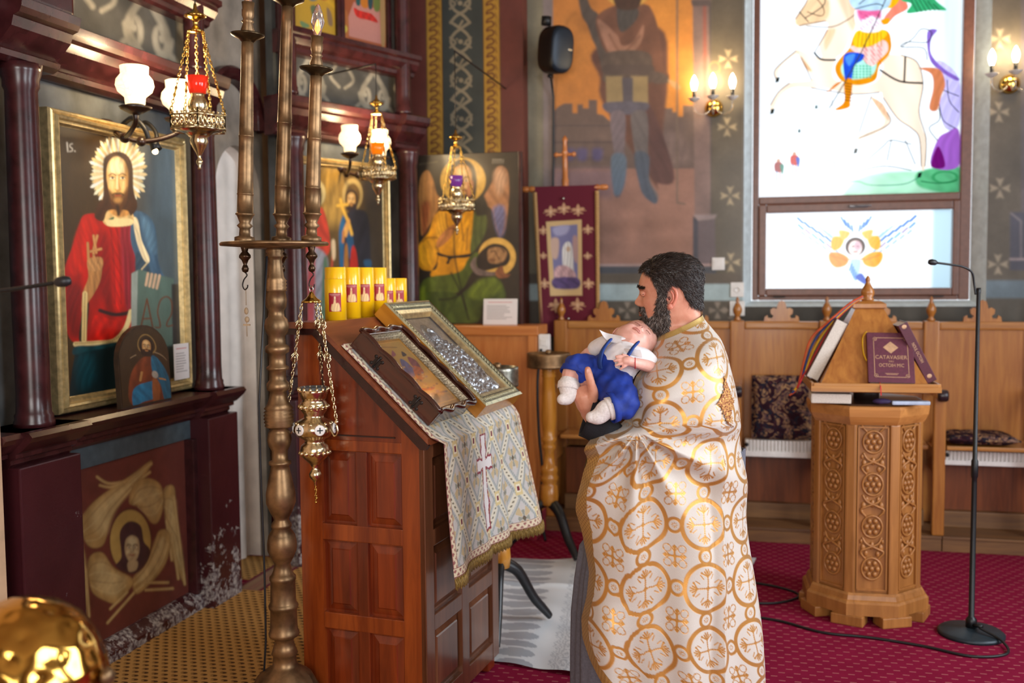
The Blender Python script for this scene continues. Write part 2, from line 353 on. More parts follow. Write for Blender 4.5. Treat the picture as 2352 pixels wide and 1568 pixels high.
def carpet_brown():
    m = Mat('tan_lattice_carpet', '#a5804f', .95, spec=.1); p = m.n('SeparateXYZ'); m.L.new(m.coord(), p.inputs[0]); x, y = p.outputs[0], p.outputs[1]
    row = m.math('FLOOR', m.math('DIVIDE', y, .036)); fx = m.math('FRACT', m.math('ADD', m.math('ADD', m.math('DIVIDE', x, .046), 50), m.math('MULTIPLY', m.math('MODULO', m.math('ABSOLUTE', row), 2), .5))); fy = m.math('FRACT', m.math('ADD', m.math('DIVIDE', y, .036), 50))
    dx = m.math('MULTIPLY', m.math('SUBTRACT', fx, .5), 1.0); dy = m.math('MULTIPLY', m.math('SUBTRACT', fy, .5), 1.3)
    r = m.math('SQRT', m.math('ADD', m.math('MULTIPLY', dx, dx), m.math('MULTIPLY', dy, dy)))
    k = m.math('MULTIPLY', m.math('LESS_THAN', r, .36), m.math('SUBTRACT', 1, m.math('MULTIPLY', m.math('LESS_THAN', m.math('ABSOLUTE', m.math('SUBTRACT', fy, .42)), .09), m.math('LESS_THAN', fx, .5))))
    pile = m.noise(380, 3); c = m.mix(pile, '#a87a42', '#d4a766'); m.set('Base Color', m.mix(m.math('MULTIPLY', k, .9), c, '#3a231c')); m.bump(pile, .6, .004); return m.m
fl = MB().box((-3.4, -3.4, -.06), (3.6, 7.3, 0)).build('floor', carpet_red()); struct(fl, 'crimson carpet floor with rows of small pale dashes')
TANC = carpet_brown()
o = MB().prism([(-2.6, -3), (-1.16, -3), (-1.16, 3.98), (-1.66, 4.0), (-1.66, 5.5), (-2.69, 5.5), (-2.69, 2.99), (-2.6, 2.99)], 0, .006, None, 'XY').build('carpet_runner', TANC); tag(o, 'tan and dark brown lattice carpet in front of the icon screen', 'carpet')
bd = Canvas([(0, 0), (1, 0), (1, 40), (0, 40)], 12, 500, '#8f6f56'); k = bd.Y*6
bd.blend(((bd.X < .16) | (bd.X > .9)).astype(float), '#6d0f26'); bd.blend(np.clip(1.2-np.hypot((bd.X-.53)*4, (k % 2)-1)*1.4, 0, 1)*(bd.X < .9), '#7d2f36'); bd.blend(np.clip(.6-np.hypot((bd.X-.53)*4, (k % 2)-1)*1.6, 0, 1), '#c9a98a')
bo = bd.build('border', painted('carpet_border_weave', .95, .3, 300), (-2.69, 4.68, .0075), (.16, 0, 0), (0, .8, 0), o)
o = MB().box((-3.05, 4.86, 0), (-2.695, 5.28, .006)).build('doorway_mat', TANC); tag(o, 'tan lattice carpet strip lying inside the arched doorway', 'carpet')
struct(MB().box((-3.4, -3.4, 4.6), (3.6, 7.3, 4.7)).build('ceiling', plain('ceiling_plaster', '#a08e78', .8, 0, .1, 4)))
wl = MB().box((-3.45, -3.4, 0), (-3.32, 7.3, 4.6)).box((-3.32, -3.4, 0), (-2.62, 2.98, 4.6)).build('wall_left', BEIGE); struct(wl, 'beige plaster wall at the left end of the icon screen')
# right wall with two tall windows, rear wall with the entrance
WR = MB()
for a, b, c, d in ((-3.4, -.15, 0, 4.6), (1.35, 2.85, 0, 4.6), (4.35, 7.3, 0, 4.6), (-.15, 1.35, 0, 1.1), (-.15, 1.35, 3.7, 4.6), (2.85, 4.35, 0, 1.1), (2.85, 4.35, 3.7, 4.6)): WR.box((3.5, a, c), (3.62, b, d))
struct(WR.build('wall_right', plain('ochre_wall', '#84684c', .8, 0, .2, 4)))
WQ = MB()
for a, b, c, d in ((-3.4, -.7, 0, 4.6), (1.9, 3.6, 0, 4.6), (-.7, 1.9, 3.8, 4.6), (-.7, 1.9, 0, .8)): WQ.box((a, -3.4, c), (b, -3.28, d))
struct(WQ.build('wall_rear', plain('ochre_wall_rear', '#84684c', .8, 0, .2, 4)))
# wall with the window: blocks around the opening; its fresco is a thin painted plaster skin
FW = plain('dark_fresco_ground', '#3e382f', .6, 0, .3, 6, .15)
wb = MB()
for a, b, c, d in ((-2.4, -.11, 0, 4.6), (1.42, 3.6, 0, 4.6), (-.11, 1.42, 0, 1.43), (-.11, 1.42, 3.95, 4.6)): wb.box((a, 6.955, c), (b, 7.25, d))
wb = struct(wb.build('wall_back', FW), 'fresco painted wall around the bright window')
def fresco():
    c = Canvas([(1206, -140), (1712, -186), (1706, 849), (1214, 842)], 250, 500, '#5a5348'); c.auto = .1; c.view(1250, 0, 3.136)
    # orange sky, battlements, ground, painted pillar
    c.poly([(60, -700), (1085, -700), (1085, 900), (60, 900)], '#a86a2c', smooth=False); c.poly([(500, -700), (1085, -700), (1085, 850), (800, 850)], '#b87a2a', soft=300, alpha=.6, smooth=False)
    c.poly([(-200, -700), (-10, -700), (-10, 2700), (-200, 2700)], '#65604f', smooth=False); c.poly([(-10, -700), (62, -700), (70, 2700), (0, 2700)], '#6e6362', smooth=False)
    bat = [(70, 800), (100, 770), (145, 745), (205, 745), (205, 815), (240, 815), (240, 752), (280, 752), (280, 780), (320, 780), (320, 720), (382, 720), (382, 820), (425, 828), (480, 880), (800, 860), (860, 780), (925, 780), (925, 808), (960, 808), (960, 840), (1000, 840), (1000, 760), (1090, 760), (1090, 1220), (70, 1220)]
    c.poly(bat, '#56463f', smooth=False); c.line([(70, 905), (470, 905)], 10, '#463a38'); c.line([(70, 1025), (560, 1025)], 14, '#453734')
    for x in (150, 240, 350): c.poly([(x, 1075), (x+70, 1075), (x+60, 1150), (x+5, 1150)], '#4a4260', soft=30)
    c.poly([(850, 960), (1000, 1000), (1060, 1150), (900, 1180)], '#6d5a54', soft=60, alpha=.8)
    c.poly([(70, 1215), (1090, 1215), (1090, 1910), (70, 1910)], '#7e5c4e', smooth=False); c.poly([(70, 1215), (560, 1215), (480, 1420), (70, 1400)], '#6f585c', soft=60, alpha=.8, smooth=False)
    for x, y in ((470, 1640), (800, 1620), (300, 1800), (930, 1760)): c.ell(x, y, 160, 50, '#644638', soft=60, alpha=.5)
    # standing soldier saint
    c.poly([(360, 360), (830, 200), (890, 560), (860, 900), (820, 1300), (780, 1310), (430, 760), (400, 560)], '#553629', soft=25)
    c.poly([(740, 760), (830, 900), (940, 1290), (790, 1300), (760, 1100)], '#4a2f2b', soft=15)
    c.poly([(246, -40), (300, -30), (340, 60), (400, 120), (470, 330), (440, 560), (380, 360), (345, 280), (310, 180), (270, 110)], '#4b4038', soft=8)
    c.poly([(380, 120), (540, 30), (720, 30), (780, 80), (830, 240), (860, 470), (900, 560), (760, 590), (740, 400), (600, 420), (470, 400), (400, 280)], '#5f3d2c', soft=8)
    c.poly([(385, 140), (520, 250), (560, 330), (640, 300), (715, 180), (700, 300), (610, 400), (520, 400), (450, 350)], '#86604c', soft=10); c.line([(470, 250), (560, 380), (690, 260)], 16, '#6d4936', soft=10)
    c.poly([(530, 40), (670, 60), (660, 150), (550, 230)], '#3c3733', soft=8)
    c.poly([(450, 380), (750, 380), (770, 560), (740, 600), (450, 600), (430, 500)], '#4a3d34', soft=8); c.line([(450, 500), (760, 500)], 70, '#423630', soft=10)
    for x in (445, 625): c.poly([(x, 550), (x+120, 550), (x+125, 745), (x+5, 745)], '#7c6a48', soft=10, smooth=False)
    c.poly([(560, 560), (640, 560), (640, 760), (570, 760)], '#453f44', smooth=False); c.poly([(440, 740), (740, 740), (700, 820), (470, 815)], '#4b4750', soft=8)
    c.poly([(480, 820), (580, 820), (580, 1060), (560, 1390), (500, 1400), (520, 1250), (490, 1000)], '#5e5357', soft=8); c.poly([(630, 820), (740, 820), (750, 1100), (760, 1290), (820, 1400), (815, 1455), (780, 1460), (700, 1380), (680, 1240), (640, 1000)], '#57504f', soft=8)
    c.poly([(650, 1110), (755, 1120), (755, 1300), (800, 1400), (815, 1455), (780, 1460), (700, 1370)], '#3f4753', soft=12); c.poly([(485, 1130), (590, 1130), (575, 1350), (505, 1395)], '#4d5c6b', soft=14)
    c.poly([(760, 520), (860, 530), (905, 590), (790, 600)], '#4a3d36', soft=8); c.poly([(890, 575), (960, 600), (980, 640), (940, 640)], '#a88358', soft=6)
    c.ell(600, -130, 190, 190, '#b58a3e', soft=14); c.face(600, -130, 170, '#a07848', '#3a2416', '#3a2418', True)
    c.line([(958, -700), (958, 1460), (1015, 1470)], 13, '#5f4f44', smooth=False)
    # painted pillar and dark ground with crosslets
    c.poly([(1062, -800), (1192, -800), (1205, 2700), (1095, 2700)], '#6a5650', smooth=False); c.line([(1155, 20), (1160, 700)], 22, '#7c4438', soft=14); c.line([(1195, 20), (1208, 1600)], 14, '#3f3a38'); c.poly([(1055, 0), (1200, 0), (1195, 45), (1065, 45)], '#4d413e', smooth=False)
    c.poly([(1205, -800), (1440, -800), (1460, 2700), (1205, 2700)], '#4b4336', smooth=False)
    for x, y in ((1325, 425), (1318, 915), (1340, 1410), (1345, 1890), (1325, -90), (1330, 2360)):
        for a in range(4):
            q = a*PI/2; u, v = math.cos(q), math.sin(q); c.poly([(x+u*8, y+v*8), (x+u*70-v*26, y+v*70+u*26), (x+u*58, y+v*58), (x+u*70+v*26, y+v*70-u*26)], '#8f8064', smooth=False, soft=6)
    c.ell(1228, 490, 38, 42, '#7d6a3e', ring=6, soft=5)
    c.poly([(1075, 1570), (1230, 1570), (1235, 1920), (1075, 1920)], '#54484a', smooth=False); c.poly([(1072, 1555), (1110, 1590), (1110, 1920), (1072, 1900)], '#35343c', smooth=False); c.poly([(1075, 1545), (1245, 1545), (1230, 1575), (1110, 1590)], '#7d6e6c', smooth=False)
    # bands under the picture
    c.poly([(60, 1900), (1240, 1900), (1240, 1925), (60, 1925)], '#8d7772', smooth=False); c.poly([(60, 1918), (1240, 1918), (1240, 1970), (60, 1970)], '#37393f', smooth=False)
    c.poly([(-200, 1970), (1500, 1970), (1500, 2060), (-200, 2060)], '#4a4136', smooth=False); c.poly([(-200, 2045), (1500, 2045), (1500, 2165), (-200, 2165)], '#8a9a9c', smooth=False)
    c.poly([(-200, 2165), (1500, 2165), (1500, 2800), (-200, 2800)], '#453d33', smooth=False)
    for x in (600, 1250, 1350): 
        for a in range(4):
            q = a*PI/2; u, v = math.cos(q), math.sin(q); y = 2235; c.poly([(x+u*8, y+v*8), (x+u*60-v*22, y+v*60+u*22), (x+u*60+v*22, y+v*60-u*22)], '#7d7164', smooth=False, soft=8)
    c.noise(.10, 3, 18); c.c = np.clip(c.c*1.7+.018, 0, 1); return c.finish(1)
fresco().build('fresco_panel', FRESCO, (-1.6, 6.945, 4.0), (1.5, 0, 0), (0, 0, -3), wb)
def fresco_right():
    c = Canvas([(2277, -238), (2777, -284), (2736, 863), (2252, 856)], 200, 460, '#4b443a'); c.view(1680, 0, 2.177)
    for x, y in ((1325, 195), (1325, 940), (1315, 1320), (1320, 560), (1330, -200)):
        for a in range(4):
            q = a*PI/2; u, v = math.cos(q), math.sin(q); c.poly([(x+u*5, y+v*5), (x+u*52-v*20, y+v*52+u*20), (x+u*44, y+v*44), (x+u*52+v*20, y+v*52-u*20)], '#857a68', smooth=False, soft=5)
    c.poly([(1430, -600), (1560, -600), (1560, 1330), (1430, 1330)], '#4d464a', smooth=False); c.poly([(1375, 1060), (1600, 1060), (1600, 1350), (1375, 1350)], '#3a3a46', smooth=False); c.line([(1380, 1065), (1430, 1105), (1430, 1290)], 8, '#6b6468', smooth=False); c.line([(1375, 1295), (2400, 1295)], 10, '#8d7f80')
    c.poly([(1560, -600), (2400, -600), (2400, 1290), (1560, 1290)], '#7d5c42', smooth=False); c.poly([(1700, -100), (2100, -100), (2150, 1200), (1650, 1200)], '#5a3a34', soft=60)
    c.poly([(1100, 1400), (2500, 1400), (2500, 1490), (1100, 1490)], '#53616a', smooth=False); c.poly([(1100, 1490), (2500, 1490), (2500, 2000), (1100, 2000)], '#433c32', smooth=False); c.noise(.14, 5, 18); c.c = np.clip(c.c*1.5+.014, 0, 1); return c.finish(1)
fresco_right().build('fresco_panel', FRESCO, (1.42, 6.945, 4.0), (1.2, 0, 0), (0, 0, -3), wb)
MB().box((-.11, 6.94, 1.235), (1.42, 6.955, 1.43)).build('painted_dado', FW, wb)
# ------------------------------------------------------------------ window
WF = plain('brown_window_frame', '#6d4536', .35, 0, .12, 30)
win = MB()
REV = plain('bluish_white_reveal', '#c6d2d6', .6, 0, .1, 20, .2)
win = bpy.data.objects.new('window_1', None); COL.objects.link(win); win.location = (.65, 7.07, 1.43); struct(win, 'tall window of painted glass in a brown frame')
MW = Matrix.Translation((-.65, -7.07, -1.43))
rv = MB(); a, b = (-.11, 1.42, 1.43, 3.95), (-.045, 1.34, 1.468, 3.9)
Q = lambda r, y: [(r[0], y, r[2]), (r[1], y, r[2]), (r[1], y, r[3]), (r[0], y, r[3])]
rv.add(Q(a, 6.944)+Q(b, 7.04), [(i, (i+1) % 4, 4+(i+1) % 4, 4+i) for i in range(4)])
rv.build('reveal', REV, win, MW)
def bar(x0, x1, z0, z1, y0=7.03, y1=7.11): return MB().box((x0, y0, z0), (x1, y1, z1), None, .008)
for r in ((-.042, .0, 1.47, 3.9), (1.27, 1.338, 1.47, 3.9), (0, 1.27, 1.47, 1.5), (0, 1.27, 2.12, 2.172), (0, 1.27, 3.85, 3.9)): bar(*r).build('frame_bar', WF, win, MW)
for r in ((0, .05, 1.5, 2.12), (1.228, 1.27, 1.5, 2.12), (.05, 1.228, 1.5, 1.55), (.05, 1.228, 2.062, 2.12)): bar(*r, 7.015, 7.09).build('sash_bar', WF, win, MW)
MB().box((.58, 6.985, 2.085), (.7, 7.015, 2.102), None, .005).box((.62, 6.97, 2.09), (.72, 6.99, 2.1), Matrix.Rotation(0, 4, 'Z'), .004).build('handle', plain('steel_handle', '#6c6a6c', .3, .8), win, MW)
for x in (.1, 1.1): MB().box((x, 7.0, 1.49), (x+.08, 7.02, 1.5), None, .003).build('hinge', IRON, win, MW)
def glass_mat():
    m = Mat('painted_glass', '#ffffff', .3); a = m.n('Attribute', attribute_name='Col').outputs['Color']
    t = m.n('BsdfTranslucent'); m.L.new(a, t.inputs[0]); p = m.n('BsdfTransparent'); m.L.new(a, p.inputs[0]); g = m.n('BsdfGlossy', i_Roughness=.1)
    x = m.n('MixShader', i_Fac=.55); m.L.new(p.outputs[0], x.inputs[1]); m.L.new(t.outputs[0], x.inputs[2])
    y = m.n('MixShader', i_Fac=.03); m.L.new(x.outputs[0], y.inputs[1]); m.L.new(g.outputs[0], y.inputs[2]); m.L.new(y.outputs[0], m.N['Material Output'].inputs[0]); return m.m
GLASS = glass_mat()
def glass_horse():
    W0, W1 = '#ffffff', '#fdfcf8'
    c = Canvas([(1747, -122), (2215, -162), (2203, 441), (1743, 454)], 300, 480, '#fbfdff'); c.auto = .06; c.view(1680, 0, 2.177)
    L = lambda p, w=5, col='#4a4a4a', al=.9: c.line(p, max(w, 4.5), col, alpha=al)
    c.poly([(1000, -600), (1140, -600), (1140, 500), (1060, 450)], '#cfe2e4', soft=120, alpha=.6)
    # ground, rocks
    c.poly([(620, 900), (760, 860), (960, 850), (1138, 830), (1138, 965), (700, 985), (560, 990)], '#c4e6cf', soft=20); c.poly([(960, 850), (1138, 832), (1138, 960), (960, 940), (920, 890)], '#7ec39a', soft=14)
    c.ell(1070, 885, 60, 28, '#5fae80', ring=8); L([(950, 905), (1040, 915), (1130, 900)], 5, '#3c8a60'); L([(500, 930), (620, 905), (700, 925), (860, 920), (930, 890)], 4, '#6aa090')
    c.poly([(1030, 300), (1138, 390), (1138, 620), (1070, 640), (1040, 520), (1065, 440)], '#d5cdf0', soft=6); c.poly([(1000, 830), (1030, 700), (1080, 660), (1138, 650), (1138, 830)], '#b884cc', soft=6); c.poly([(1000, 830), (1035, 730), (1070, 830)], '#8f2a8e', soft=6); c.poly([(980, 160), (1030, 150), (1000, 195), (1000, 270), (1060, 340), (1138, 390), (1120, 400), (1040, 350), (990, 290)], '#a487cc', soft=5)
    for p in ([(850, 235), (910, 190), (950, 145), (1000, 160), (980, 210), (880, 210), (850, 235), (960, 240), (980, 300)], [(1040, 520), (1060, 600), (1120, 640)], [(1060, 450), (1138, 480)], [(1030, 700), (990, 640), (1040, 600), (1040, 540)], [(620, 860), (760, 830), (900, 850)], [(680, 800), (760, 730), (800, 700), (900, 720)], [(800, 700), (780, 800)], [(870, 700), (920, 820)], [(480, 930), (515, 810), (420, 815)], [(440, 930), (470, 840)], [(1080, 400), (1090, 500), (1138, 560)]): L(p, 3)
    for x in (370, 400, 430, 470, 500): L([(x, 485), (x+8, 540)], 2, '#8a9090', .5)
    # horse
    H = '#f6e6d6'
    c.poly([(490, -90), (560, -60), (620, 20), (625, 120), (600, 180), (560, 260), (520, 300), (520, 400), (700, 420), (760, 340), (750, 280), (850, 275), (930, 310), (960, 420), (940, 560), (960, 650), (975, 690), (970, 830), (950, 840), (940, 690), (900, 640), (830, 590), (760, 490), (740, 460), (600, 470), (470, 440), (400, 440), (300, 440), (240, 490), (205, 560), (195, 560), (195, 525), (235, 460), (290, 415), (400, 400), (380, 350), (350, 290), (330, 270), (250, 330), (228, 395), (218, 390), (220, 345), (320, 255), (350, 255), (410, 280), (450, 290), (440, 220), (480, 150), (470, 110), (380, 120), (340, 130), (320, 95), (370, 20), (400, -50), (450, -80)], H, soft=5)
    c.poly([(700, 480), (780, 560), (790, 620), (720, 670), (640, 700), (620, 745), (615, 720), (640, 680), (760, 620), (740, 560)], H, soft=4)
    c.poly([(370, 20), (450, -80), (490, 20), (470, 100), (340, 130), (320, 95)], '#efd2b0', soft=16, alpha=.9); c.poly([(500, -90), (620, 20), (610, 150), (560, 60)], '#e7cdb2', soft=20, alpha=.7); c.poly([(325, 255), (400, 350), (370, 340), (335, 270)], '#e9c4a0', soft=10); c.poly([(940, 340), (1040, 345), (1070, 420), (1050, 480), (1030, 550), (990, 540), (1010, 440), (1000, 370)], '#d99c78', soft=8); c.poly([(470, 160), (520, 150), (470, 250)], '#f0cfae', soft=14, alpha=.8); c.poly([(700, 490), (760, 520), (790, 600), (750, 560)], '#e6c7ac', soft=10)
    O = '#75604e'
    for p in ([(320, 95), (370, 20), (400, -50), (450, -80)], [(340, 130), (380, 120), (470, 105)], [(480, 150), (440, 220), (415, 265)], [(320, 255), (220, 345), (220, 392)], [(350, 290), (400, 400)], [(290, 415), (235, 460), (195, 525)], [(400, 440), (600, 470), (740, 462)], [(850, 275), (930, 310), (960, 420), (940, 560), (975, 690), (970, 830)], [(760, 490), (830, 590), (900, 640), (940, 690), (950, 830)], [(700, 480), (640, 660)], [(780, 560), (790, 620), (640, 690)], [(375, 130), (500, 135), (580, 100), (620, 70)], [(400, -40), (460, 40), (450, 80), (380, 60)]): L(p, 4, O, .9)
    for p in ([(415, 265), (450, 297), (520, 300)], [(745, 350), (840, 405), (955, 415)], [(870, 285), (865, 410)]): c.line(p, 9, '#231c20')
    for x, y in ((228, 400), (202, 558), (620, 755), (940, 875)): c.poly([(x-10, y+14), (x-4, y-12), (x+14, y-14), (x+8, y+10)], '#1d3b36', smooth=False)
    L([(455, -60), (465, 20), (370, 90)], 5, '#4a5250'); L([(340, 60), (385, 110)], 5, '#4a5250')
    # rider
    c.poly([(520, 330), (545, 290), (590, 240), (630, 160), (770, 150), (800, 210), (790, 270), (740, 330), (720, 400), (640, 425), (560, 410), (525, 370)], '#e3a800', soft=5); c.poly([(550, 330), (620, 260), (720, 300), (710, 370), (640, 395), (570, 390)], '#bfe6d8', soft=8)
    for k in range(30): c.ell(610+(k % 6)*17, 330+(k//6)*14, 5, 4, '#59b59b')
    c.poly([(590, 235), (640, 225), (760, 200), (785, 250), (740, 300), (700, 330), (640, 280)], '#f3d2cc', soft=6); c.poly([(610, 190), (640, 150), (760, 150), (775, 180), (700, 230), (620, 235)], '#f0cf3a', soft=5)
    for k in range(7): L([(640+k*18, 160), (630+k*20, 232)], 3, '#c79a18')
    for k in range(14): L([(660+(k*37 % 110), 225+(k*23 % 90)), (676+(k*37 % 110), 250+(k*23 % 90))], 4, '#c0505a', .6)
    c.poly([(560, 290), (590, 262), (660, 270), (655, 300), (615, 330), (600, 400), (570, 405)], '#2f6fd0', soft=4); c.poly([(570, 285), (620, 270), (590, 330)], '#6fa6ea', soft=8)
    c.poly([(565, 405), (605, 400), (595, 500), (590, 535), (540, 550), (520, 545), (565, 505)], '#e2a21a', soft=4); c.poly([(555, 405), (500, 450), (475, 462), (495, 445), (520, 420)], '#d9931c', soft=4)
    for k in range(7): L([(567, 415+k*14), (602, 420+k*14)], 3, '#8a5a10')
    c.poly([(625, 40), (770, 40), (750, 150), (640, 150)], '#f2eaf0', soft=6); c.poly([(640, 40), (735, 40), (745, 90), (700, 80), (650, 100), (630, 70)], '#e05a9a', soft=14, alpha=.8)
    for k in range(16): L([(640+(k*29 % 100), 60+(k*17 % 80)), (652+(k*29 % 100), 72+(k*17 % 80))], 3, '#c76a90', .6)
    c.poly([(760, 100), (800, 40), (840, -10), (875, 10), (880, 45), (820, 80), (785, 115)], '#f0a08c', soft=5); c.poly([(750, 100), (790, 90), (785, 118), (760, 122)], '#e8b020', soft=3); c.poly([(770, -60), (840, -10), (800, 40), (760, 20)], '#f0c020', soft=5)
    c.poly([(600, -40), (780, -60), (780, 40), (620, 45)], '#c6d9e6', soft=8); L([(620, 45), (720, 20), (760, 30)], 5, '#51606a'); L([(640, 20), (700, -30)], 4); L([(860, -200), (650, 260), (490, 540)], 6, '#5c5a52', .8)
    c.poly([(860, -60), (980, -40), (1030, 10), (1075, 50), (1000, 50), (880, 66), (900, 20), (850, 0)], '#58b98c', soft=6)
    for k in range(6): L([(880+k*26, -40+k*12), (930+k*22, 60-k*2)], 4, '#2a7a5a')
    c.ell(690, -150, 120, 120, '#f3cf57', soft=6); c.face(690, -145, 95, '#f3d3b0', '#6a4020', '#7a4a20', False)
    # little bystanders
    for x, y, a, b in ((315, 800, '#d04838', '#3f6fc0'), (235, 835, '#b05050', '#4a9a8a')):
        c.ell(x, y-30, 10, 12, '#d0a890'); c.poly([(x-18, y-20), (x+18, y-20), (x+20, y+20), (x-16, y+24)], a, soft=4); c.poly([(x+8, y-10), (x+28, y-8), (x+20, y+40)], b, soft=4); c.line([(x-8, y+22), (x-10, y+70)], 5, '#8ab0d0'); c.line([(x+8, y+22), (x+10, y+68)], 5, '#c05a50')
    for x, y in ((425, 535), (340, 655)): c.poly([(x-4, y-10), (x+4, y-10), (x+6, y+8), (x-8, y+8)], '#24605a', smooth=False)
    return c
def glass_seraph():
    c = Canvas([(1760, 487), (2185, 485), (2185, 661), (1760, 661)], 280, 124, '#fdfeff'); c.auto = .06; c.view(1680, 0, 2.177)
    c.poly([(1010, 1040), (1110, 1040), (1110, 1450), (1010, 1450)], '#dbeaf0', soft=20, smooth=False)
    B = '#2e8fd6'
    for s_ in (-1, 1):
        for k in range(6):
            x, y = 630+s_*(295-k*36), 1085+k*24; c.line([(x, y), (x-s_*26, y+24)], 10, B, alpha=.9); c.line([(x-s_*4, y+34), (x-s_*28, y+56)], 9, ['#4aa4e0', '#b9a6c8', '#7fc0ea'][k % 3], alpha=.85); c.line([(x-s_*20, y+70), (x-s_*38, y+86)], 7, B, alpha=.6)
        for k in range(6): c.line([(630+s_*(200-k*22), 1120+k*14), (630+s_*(120-k*10), 1190+k*6)], 5, '#9cc4dc', alpha=.6)
        for k in range(4): c.line([(630+s_*(75-k*18), 1085+k*14), (630+s_*(52-k*12), 1125+k*10)], 9, B, alpha=.85)
        c.poly([(630+s_*60, 1190), (630+s_*110, 1180), (630+s_*125, 1220), (630+s_*110, 1250), (630+s_*75, 1235)], '#f2c84e', soft=8); c.poly([(630+s_*30, 1160), (630+s_*85, 1150), (630+s_*70, 1195), (630+s_*45, 1190)], '#f0d080', soft=8)
        c.poly([(630+s_*35, 1290), (630+s_*80, 1262), (630+s_*130, 1262), (630+s_*132, 1300), (630+s_*100, 1335), (630+s_*50, 1325)], '#f3c22e' if s_ > 0 else '#f2b45c', soft=8); c.line([(630+s_*45, 1300), (630+s_*120, 1275)], 6, '#e09a20', alpha=.6)
    c.ell(628, 1232, 50, 46, '#6a3c20', ring=0); c.ell(628, 1240, 34, 38, '#f6e9e4'); c.line([(612, 1232), (622, 1230)], 5, '#6a4030'); c.line([(636, 1230), (646, 1232)], 5, '#6a4030'); c.line([(620, 1258), (638, 1258)], 5, '#b06a5a'); c.ell(640, 1228, 18, 24, '#d7b3c0', soft=12, alpha=.7); c.line([(600, 1295), (640, 1300), (670, 1290)], 6, '#e3a030')
    c.poly([(605, 1300), (655, 1300), (650, 1360), (625, 1400), (610, 1360)], '#cfe4f0', soft=8)
    for k in range(5): c.line([(612+k*7, 1320+k*14), (600+k*8, 1350+k*12)], 9, B, alpha=.7)
    c.poly([(630, 1385), (660, 1365), (685, 1400), (680, 1420), (660, 1410)], '#3a7fd0', soft=4); return c
c = glass_horse(); c.c = .42*c.c**1.6
g = c.build('glass_pane', GLASS, (0, 7.075, 3.85), (1.27, 0, 0), (0, 0, -1.678), win); g.matrix_local = MW
c = glass_seraph(); c.c = .42*c.c**1.8
g = c.build('glass_pane', GLASS, (.05, 7.075, 2.062), (1.178, 0, 0), (0, 0, -.512), win); g.matrix_local = MW
# socket, switch
def plate(name, x, z, wd, hh, label, round_=False):
    t = thing(name, label, 'switch' if 'switch' in name else 'socket', (x, 6.945, z))
    MB().box((-wd/2, -.012, -hh/2), (wd/2, 0, hh/2), None, .003).build('cover_plate', WHITE, t)
    if round_: MB().lathe([(.021, 0), (.021, .004), (.017, .004), (.016, .002), (.001, .002)], 20, Matrix.Translation((0, -.012, 0)) @ Matrix.Rotation(PI/2, 4, 'X')).build('socket_ring', WHITE, t)
    else: MB().box((-wd*.36, -.017, -hh*.36), (wd*.36, -.012, hh*.36), Matrix.Rotation(.03, 4, 'X'), .002).build('rocker', WHITE, t)
plate('light_switch', -.265, 1.722, .085, .085, 'white square light switch on the fresco beside the priest\'s head')
plate('wall_socket', -.138, 1.545, .088, .1, 'upper white wall socket at the lower left of the window', True)
plate('wall_socket', -.138, 1.418, .1, .1, 'lower white wall socket just above the stall finial', True)
# ------------------------------------------------------------------ icon screen (two faces, a doorway between)
ico = thing('iconostasis', 'dark burgundy carved icon screen with columns, cornices and an arched doorway', 'icon screen', (-2.82, 3.2, 0))
MI = Matrix.Translation((2.82, -3.2, 0))
M1 = MI @ Matrix.Translation((-2.82, 0, 0))                       # local: out, along, up
ang = math.atan2(-.40856, .91273)
M2 = MI @ Matrix.Translation((-2.72, 5.15, 0)) @ Matrix.Rotation(ang, 4, 'Z')
W1 = Matrix.Translation((-2.82, 0, 0)); W2 = Matrix.Translation((-2.72, 5.15, 0)) @ Matrix.Rotation(ang, 4, 'Z')
def prof(base, pts): return [(0, pts[0][1])]+[(base+o, z) for o, z in pts]+[(0, pts[-1][1])]
CORN = [(.03, 2.455), (.06, 2.47), (.065, 2.49), (.05, 2.5), (.08, 2.53), (.115, 2.565), (.125, 2.6), (.15, 2.61), (.16, 2.63), (.165, 2.66), (.14, 2.672)]
SILL = [(.1, .955), (.115, .97), (.115, .985), (.14, .995), (.14, 1.01), (.16, 1.02), (.2, 1.055), (.215, 1.075), (.2, 1.092)]
UPC = [(.03, 2.925), (.05, 2.935), (.055, 2.955), (.08, 2.97), (.1, 3.0), (.1, 3.02), (.125, 3.03), (.125, 3.055)]
def run(name, P, a0, a1, M, mat=BURG, base=0): return MB().prism(prof(base, P), a0, a1, M, 'XZ').build(name, mat, ico)
def column(a, M, z0=1.09, z1=2.46, r=.062, o=.12):
    p = [(r*1.2, z0), (r*1.2, z0+.02), (r*1.12, z0+.03), (r*1.14, z0+.045), (r*1.04, z0+.055), (r*1.0, z0+.12), (r*1.03, z0+.5), (r*.94, z1-.1), (r*1.06, z1-.085), (r*1.05, z1-.06), (r*1.2, z1-.03), (r*1.25, z1)]
    return MB().lathe(p, 28, M @ Matrix.Translation((o, a, 0))).build('column', BURG, ico)
# wall boards
MB().box((-.06, 2.985, 0), (0, 4.66, 4.4), M1).build('wall_board', DKGREY, ico)
MB().box((-.06, .1, 0), (0, 1.16, 4.4), M2).build('wall_board', DKGREY, ico)
